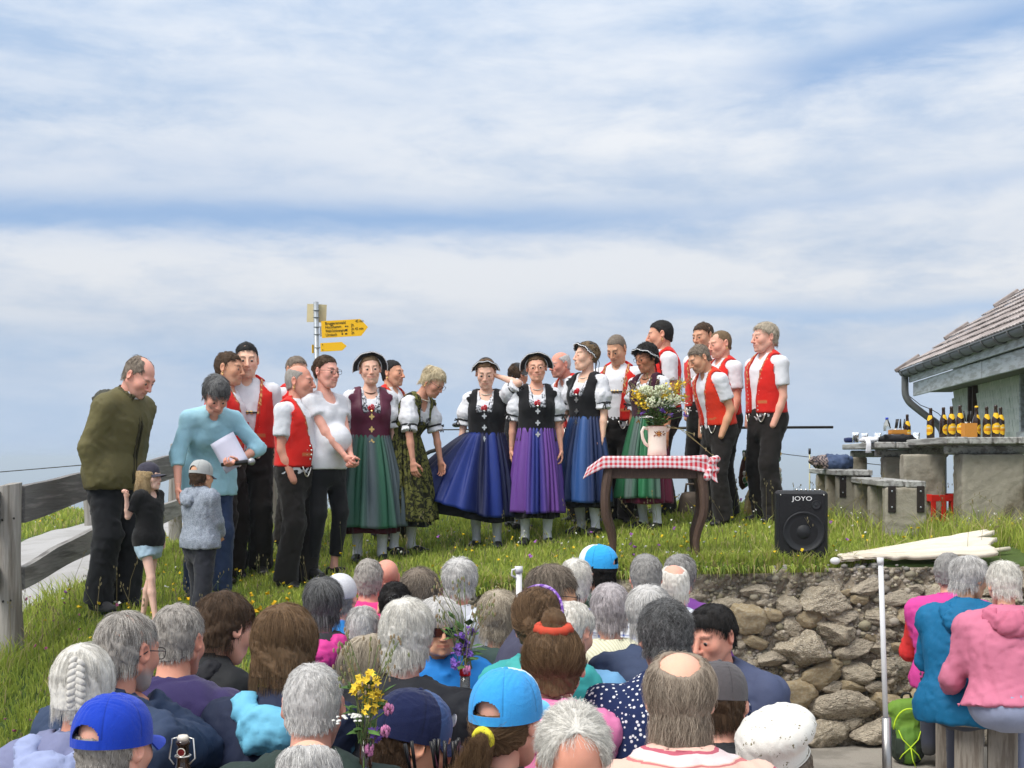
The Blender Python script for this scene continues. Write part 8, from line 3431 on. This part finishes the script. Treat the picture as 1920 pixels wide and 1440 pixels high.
cap(P, lin(60, 158, 226), col2=lin(206, 228, 238), vcol=lin(110, 190, 236), opening=True, tilt=-4, th=.016, visor_up=.02)
a = np.linspace(0, 6.283, 17)
put_on_head(P, 'hair_tie', MB().tube(np.stack([.002 + .023 * np.cos(a), np.full(17, .125) + .004 * np.sin(a), -.03 + .022 * np.sin(a)], -1), .010, 7), mat('yellow_tie', lin(224, 214, 60), rough=.8))
aud('man with fluffy white hair and bald pink forehead facing the camera', (1075, 1425), 2.85, 4, 'm', dict(th=.010, bald='fore', L=.034, lift=.42, curl=.35, zs=-.02, crown=(0, -.02, .13)), 'white', [lin(120, 120, 130)], hd=(34, 0, 0), skin='red', n=4500)
aud('balding man with long greying brown hair in pink striped shirt', (1275, 1312), 3.2, 178, 'm', dict(th=.009, bald='crown', L=.065, lift=.20, curl=.45, zb=-.10, zs=-.05, wide=.004), 'mouse', [lin(226, 196, 196)], jk=dict(mat_=STRIPES, collar='turn'), hd=(6, -6, 0), wide=1.05, n=4500)
P = aud('person in worn dark grey cap between the striped shirt and the blue-grey jacket', (1349, 1318), 3.75, 168, 'm', dict(th=.006, ztop=.02), 'brown', [(.02, .021, .025)], hd=(10, 0, 0))
cap(P, lin(84, 80, 82), opening=False, th=.010)
P = aud('woman in white sprigged newsboy cap and glasses, bottom right', (1456, 1446), 3.6, -62, 'f', dict(th=.008, ztop=.02, L=.05), 'greybrown', [lin(206, 180, 190)], hd=(22, -6, 6), skin='red', jk=dict(mat_=STRIPES))
glasses(P, col=(.05, .04, .07))
F = Field((-.19, -.21, -.03), (.19, .20, .22), .008)
F.ell((0, .034, .112), (.118, .126, .066), k=.0)
F.cone((0, .008, .035), (0, .008, .075), .088, .092, k=.010, u=V3(0, 1, 0), sa=1.2, sb=1.2)
x_, y_, z_ = F.g()
F.D = np.maximum(F.D, (.022 - z_) + 0 * F.D)
F.ell((0, .008, .01), (.083, .102, .05), sub=True, k=.004)
V, Q = F.surf()
V = relax(V, Q, 1)
seam = np.exp(-((np.abs(np.sin(np.arctan2(V[:, 0], V[:, 1] - .034) * 4)) / .10) ** 2)) * (V[:, 2] > .07)
V = V + vnormals(V, Q) * (.003 * wnoise(V, 24, 5) * (V[:, 2] > .07) - .003 * seam)[:, None]
cp = put_on_head(P, 'newsboy_cap', MB().add(V, Q), SPRIG)
a, t = np.meshgrid(np.linspace(-1.15, 1.15, 21), np.linspace(0, 1, 8), indexing='ij')
G = np.stack([.090 * np.sin(a) * (1 + .10 * t), .008 - .106 * np.cos(a) - .085 * t * np.cos(a * 1.25).clip(0) ** .6, .040 - .030 * t ** 1.3 - .030 * np.sin(a) ** 2 * (.3 + t)], -1)
put_on_head(P, 'brim', MB().shell(G[:, ::-1], .006), mat('white_cotton', (.76, .74, .69), rough=.9, bump=.15, bscale=200), parent=cp)
for z in (.030, .068):
    a = np.linspace(0, 6.283, 41)
    put_on_head(P, 'seam', MB().tube(np.stack([(.0905) * np.cos(a), .008 + .1085 * np.sin(a), np.full(41, z)], -1), .0022, 5), mat('white_cotton'), parent=cp)

# middle rows
P = aud('girl with a top bun in an orange-red scrunchie and plaited back hair, in pink', (1037, 1250), 4.15, 180, 'k', dict(th=.007, flow='up', bun=((0, .030, .135), .036), L=.05, lift=.05, zb=-.085), 'lightbrown', [lin(226, 130, 176)], jk=dict(hood=True, hoodc=lin(236, 140, 186)), hd=(6, 0, 0), hs=1.15)
a = np.linspace(0, 6.283, 29)
put_on_head(P, 'scrunchie', MB().tube(np.stack([(.040 + .004 * np.sin(a * 9)) * np.cos(a), .040 + (.040 + .004 * np.sin(a * 9)) * np.sin(a), .112 - .010 * np.sin(a)], -1), .015, 7), mat('orange_scrunchie', lin(196, 74, 52), rough=.85, var=.3))
P = aud('girl with a purple headband and ponytail in orange and teal hooded jumper', (1014, 1172), 4.7, 176, 'k', dict(th=.008, flow='up', pony=((.0, .105, .0), (-.05, .14, -.16), .022, .03), L=.06, lift=.05), 'lightbrown', [lin(60, 160, 160), lin(240, 120, 84), lin(240, 120, 84)], jk=dict(hood=True, hoodc=lin(70, 168, 166)), hd=(8, -14, 12), hs=1.12)
a = np.linspace(-2.6, 2.6, 27)
put_on_head(P, 'headband', MB().tube(np.stack([.085 * np.sin(a), .0 + .03 * np.cos(a) * -1 + .01, .036 + .092 * np.cos(a)], -1), .014, 8, flat=.5), patmat('violet_headband', lambda nt, v, x, y, z: nt.mix(nt.ss(.5, .55, nt.noise(v, 90, 2)), lin(126, 84, 176), lin(190, 160, 220))))
aud('man with curly dark grey hair in navy polka-dot shirt', (1247, 1196), 4.25, 176, 'm', dict(th=.012, L=.03, curl=1.2, lift=.45, zb=-.085), 'darkgrey', [lin(34, 46, 84)], jk=dict(mat_=DOTS, collar='turn', fore=.95), hd=(10, 6, 0))
P = aud('dark-haired man looking left in blue-grey jacket and red checked shirt', (1334, 1192), 4.85, -34, 'm', dict(th=.010, L=.028, lift=.3, zs=-.02, zf=.064), 'black', [lin(72, 80, 108)], jk=dict(collar='turn'), hd=(14, -10, 0), skin='red')
sk = P['sk']
F = Field(sk.sp(.40) - V3(.14, .16, .05), sk.sp(.48) + V3(.14, .14, .10), .010)
F.cone(sk.sp(.44, 0, .02), sk.sp(.46, 0, .0) + sk.neck_dir * .085, .072, .063, k=.01)
F.cone(sk.sp(.46, 0, 0), sk.sp(.46, 0, 0) + sk.neck_dir * .2, .056, .058, k=.004, sub=True)
garment(P, 'checked_shirt', F, [lin(206, 96, 90)], REDPLAID, folds=.002)
P = aud('woman with grey bob and dark sunglasses facing the camera, in bright blue jacket', (824, 1176), 5.3, 10, 'f', dict(bob=.012, th=.014, flow='fall', L=.075, lift=.15, zf=.046), 'silver', [lin(40, 132, 214), lin(40, 132, 214), lin(48, 140, 220)], hd=(6, 4, 0), skin='tan')
glasses(P, dark=True)
P = aud('woman with windswept grey-brown hair and glasses in profile to the right', (1036, 1117), 5.1, 96, 'f', dict(th=.009, L=.045, lift=.35, curl=.4, zf=.055, zs=-.03), 'greybrown', [lin(70, 70, 90)], hd=(8, 6, 0), skin='tan')
glasses(P)
aud('white-haired man in navy and light blue jacket with orange piping', (1072, 1185), 5.0, 150, 'm', dict(FLUFF, th=.010), 'white', [lin(110, 160, 200), lin(36, 50, 90), lin(60, 90, 190)], hd=(24, -8, 0), hunch=22, wide=1.1)
aud('woman with wavy blond-grey hair in dark green top', (934, 1158), 5.6, 180, 'f', dict(FLUFF, zb=-.10, L=.055, curl=.5), 'ash', [lin(64, 82, 78)], jk=dict(collar='low'))
aud('woman with lilac-grey hair in cream ribbed jumper', (1143, 1148), 5.6, 182, 'f', dict(FLUFF, th=.018, zb=-.085, curl=.1), 'lilac', [lin(220, 218, 190)], jk=dict(mat_=RIB, collar='turn', infl=.040))
aud('woman with straight pale grey hair behind the curly-haired man', (1216, 1152), 5.2, 176, 'f', dict(th=.016, L=.06, lift=.15, zb=-.09, curl=.1), 'silver', [lin(60, 72, 100)])
aud('man with thin grey hair in navy hooded jacket looking down', (680, 1186), 5.9, 186, 'm', dict(BUZZ, th=.006, L=.03, lift=.5, curl=.4), 'silver', [lin(36, 36, 66)], jk=dict(hood=True, hoodc=lin(40, 40, 72)), hd=(18, -10, 0))
aud('woman with short dark hair in magenta and black jacket', (606, 1134), 5.9, 182, 'f', dict(th=.014, L=.06, lift=.25, zb=-.095), 'darkgrey', [(.03, .03, .035), lin(196, 56, 132), lin(206, 60, 140)], jk=dict(hood=True, hoodc=lin(204, 60, 140)))
P = aud('person in white knit cap with orange and blue jacket', (640, 1120), 6.5, 166, 'f', dict(th=.004, ztop=.0), 'grey', [lin(40, 120, 190), lin(226, 80, 60), lin(226, 80, 60)])
F = Field((-.12, -.14, -.04), (.12, .16, .16), .008)
F.ell(E0c + V3(0, .006, .0), E0r + .014, k=0)
x_, y_, z_ = F.g()
F.D = np.maximum(F.D, (.0 + .25 * (y_ < 0) * -y_ * 1.2 - z_) + 0 * F.D)
V, Q = F.surf()
put_on_head(P, 'knit_cap', MB().add(V, Q, 0, (.70, .70, .74)), KNIT)
aud('woman with wavy grey-brown hair low in the crowd', (788, 1118), 6.0, 170, 'f', dict(FLUFF, th=.020, curl=.6, L=.05), 'greybrown', [lin(60, 66, 74)])
P = aud('woman with dark hair pinned in a clip', (740, 1138), 5.9, 186, 'f', dict(th=.007, flow='up', bun=((.015, .115, .045), .034), L=.05, lift=.06, zb=-.07), 'black', [lin(70, 60, 66)])
rb = np.random.default_rng(2)
mb = MB()
for _ in range(14):
    mb.ball(V3(.015, .150, .045) + rb.normal(0, .014, 3), .006, 6, 5)
o = put_on_head(P, 'hair_clip', mb, BLACKPL)
o['kind'] = 'stuff'
# far rows under the wall
aud('grey-haired person in pink jumper in front of the bald head', (692, 1091), 6.9, 178, 'm', dict(MEN, th=.010), 'salt', [lin(226, 60, 130)], jk=dict(mat_=CLOTH), hd=(4, 0, 0), skin='red')
aud('bald tanned man beyond the grey head in pink', (724, 1084), 7.45, 196, 'm', None, 'brown', [lin(60, 60, 70)], skin='red', hd=(6, 0, 0))
aud('person with tousled short silver hair in pale grey hooded top', (862, 1091), 6.4, 178, 'f', dict(th=.016, L=.04, lift=.4, curl=.3), 'silver', [lin(186, 188, 196)], jk=dict(hood=True, hoodc=lin(196, 200, 208)), skin='red')
aud('woman with white curls in violet patterned blouse', (1080, 1092), 6.5, 168, 'f', dict(FLUFF, curl=.5), 'white', [lin(80, 70, 160)], jk=dict(mat_=VIOLET, collar='low'))
P = aud('dark-haired person in sky blue and white cap and green top, facing left', (1117, 1066), 6.75, -114, 'm', dict(th=.016, ztop=.025, L=.05, zb=-.10, zs=-.05), 'black', [lin(54, 92, 68)], jk=dict(collar='low', mat_=CLOTH))
cap(P, lin(54, 166, 232), col2=lin(224, 236, 242), vcol=lin(80, 180, 236), opening=True, tilt=-2, th=.016)
aud('man with dense grey hair in blue plaid shirt', (1211, 1083), 6.3, 178, 'm', dict(MEN, th=.012), 'grey', [lin(190, 200, 220)], jk=dict(mat_=PLAID, collar='turn', infl=.028), skin='red')
aud('man with thin white hair and pink crown in white jacket', (1263, 1103), 6.55, 184, 'm', dict(th=.008, bald='crown', L=.04, lift=.1, curl=.2), 'white', [lin(224, 224, 222)], jk=dict(collar='turn'), hd=(12, 0, 0))
aud('woman with tousled grey hair in purple top at the end of the row', (1276, 1080), 7.1, 160, 'f', dict(FLUFF, th=.016), 'grey', [lin(116, 62, 140)], jk=dict(collar='low'))
# the three ladies on the right
aud('dark-grey-haired woman in magenta and red jacket nearest the wall', (1780, 1075), 7.35, 160, 'f', dict(MEN, th=.012), 'grey', [lin(208, 70, 150), lin(226, 60, 60), lin(60, 60, 70)], hd=(6, -14, 0), wide=1.0, seat=.52, jk=dict(t0=-.08, fr=.0))
P = aud('white-haired woman with glasses in teal blue hooded jacket, turning right', (1818, 1085), 6.9, 150, 'f', dict(FLUFF, th=.014, L=.05, zb=-.075), 'silver', [lin(22, 104, 148)], jk=dict(hood=True, hoodc=lin(22, 104, 148), infl=.045, t0=-.10), hd=(12, -34, 0), skin='tan', wide=1.08, arms=('table', ((.25, -.05, -1), (0, -.2, -1))))
glasses(P, col=(.12, .07, .04))
P = aud('woman with short white hair in dusty pink hooded jacket on the plank bench', (1882, 1098), 6.55, 168, 'f', dict(MEN, th=.012, lift=.4, L=.035), 'white', [lin(200, 116, 142), lin(200, 116, 142), lin(110, 150, 210)], jk=dict(hood=True, hoodc=lin(194, 106, 132), infl=.040, t0=-.02, fr=.035, fore=.96), hd=(14, 10, 0), wide=1.08, legs=lin(150, 158, 186), seat=.535, hunch=22, arms=(((.34, -.12, -1), (-.1, -1, -.5)), ((.34, -.12, -1), (-.1, -1, -.5))))
sk = P['sk']
mb = MB()
a = np.linspace(0, 6.283, 13)
mb.tube(np.stack([.012 * np.cos(a), 0 * a, .012 * np.sin(a)], -1), .0025, 5)
mb.box((0, 0, 0), (.003, .002, .018))
mb.V = [v + sk.sp(-.03, -.05, -.185) for v in mb.V]
P['toS'](mb)
mb.obj('jacket_logo', mat('white_logo'), P['root'])

# plain benches that carry the rows
BW = mat('bench_wood', lin(168, 130, 88), rough=.7, var=.2, scale=8, stretch=(1, 6, 6))
rows, AB = {}, []
ORD = 'first second third fourth fifth sixth seventh eighth ninth tenth eleventh twelfth thirteenth fourteenth'.split()
for x, y in AUD[:-3]:
    rows.setdefault(round(y / .42), []).append((x, y))
for k, pts in sorted(rows.items()):
    ym = sum(q[1] for q in pts) / len(pts)
    x0, x1 = min(q[0] for q in pts) - .22, max(q[0] for q in pts) + .22
    root = thing('bench', ((x0 + x1) / 2, ym + .02, 0), 'plain wooden bench under the %s row of the audience, counted from the camera' % ORD[len(AB)], 'bench', 'benches under the audience')
    AB.append(root)
    MB().box((0, 0, .425), (x1 - x0, .26, .035), bev=.004).obj('seat', BW, root, False)
    for s in (-1, 1):
        MB().box((s * ((x1 - x0) / 2 - .12), 0, .204), (.045, .22, .405), bev=.004).obj('leg', BW, root, False)
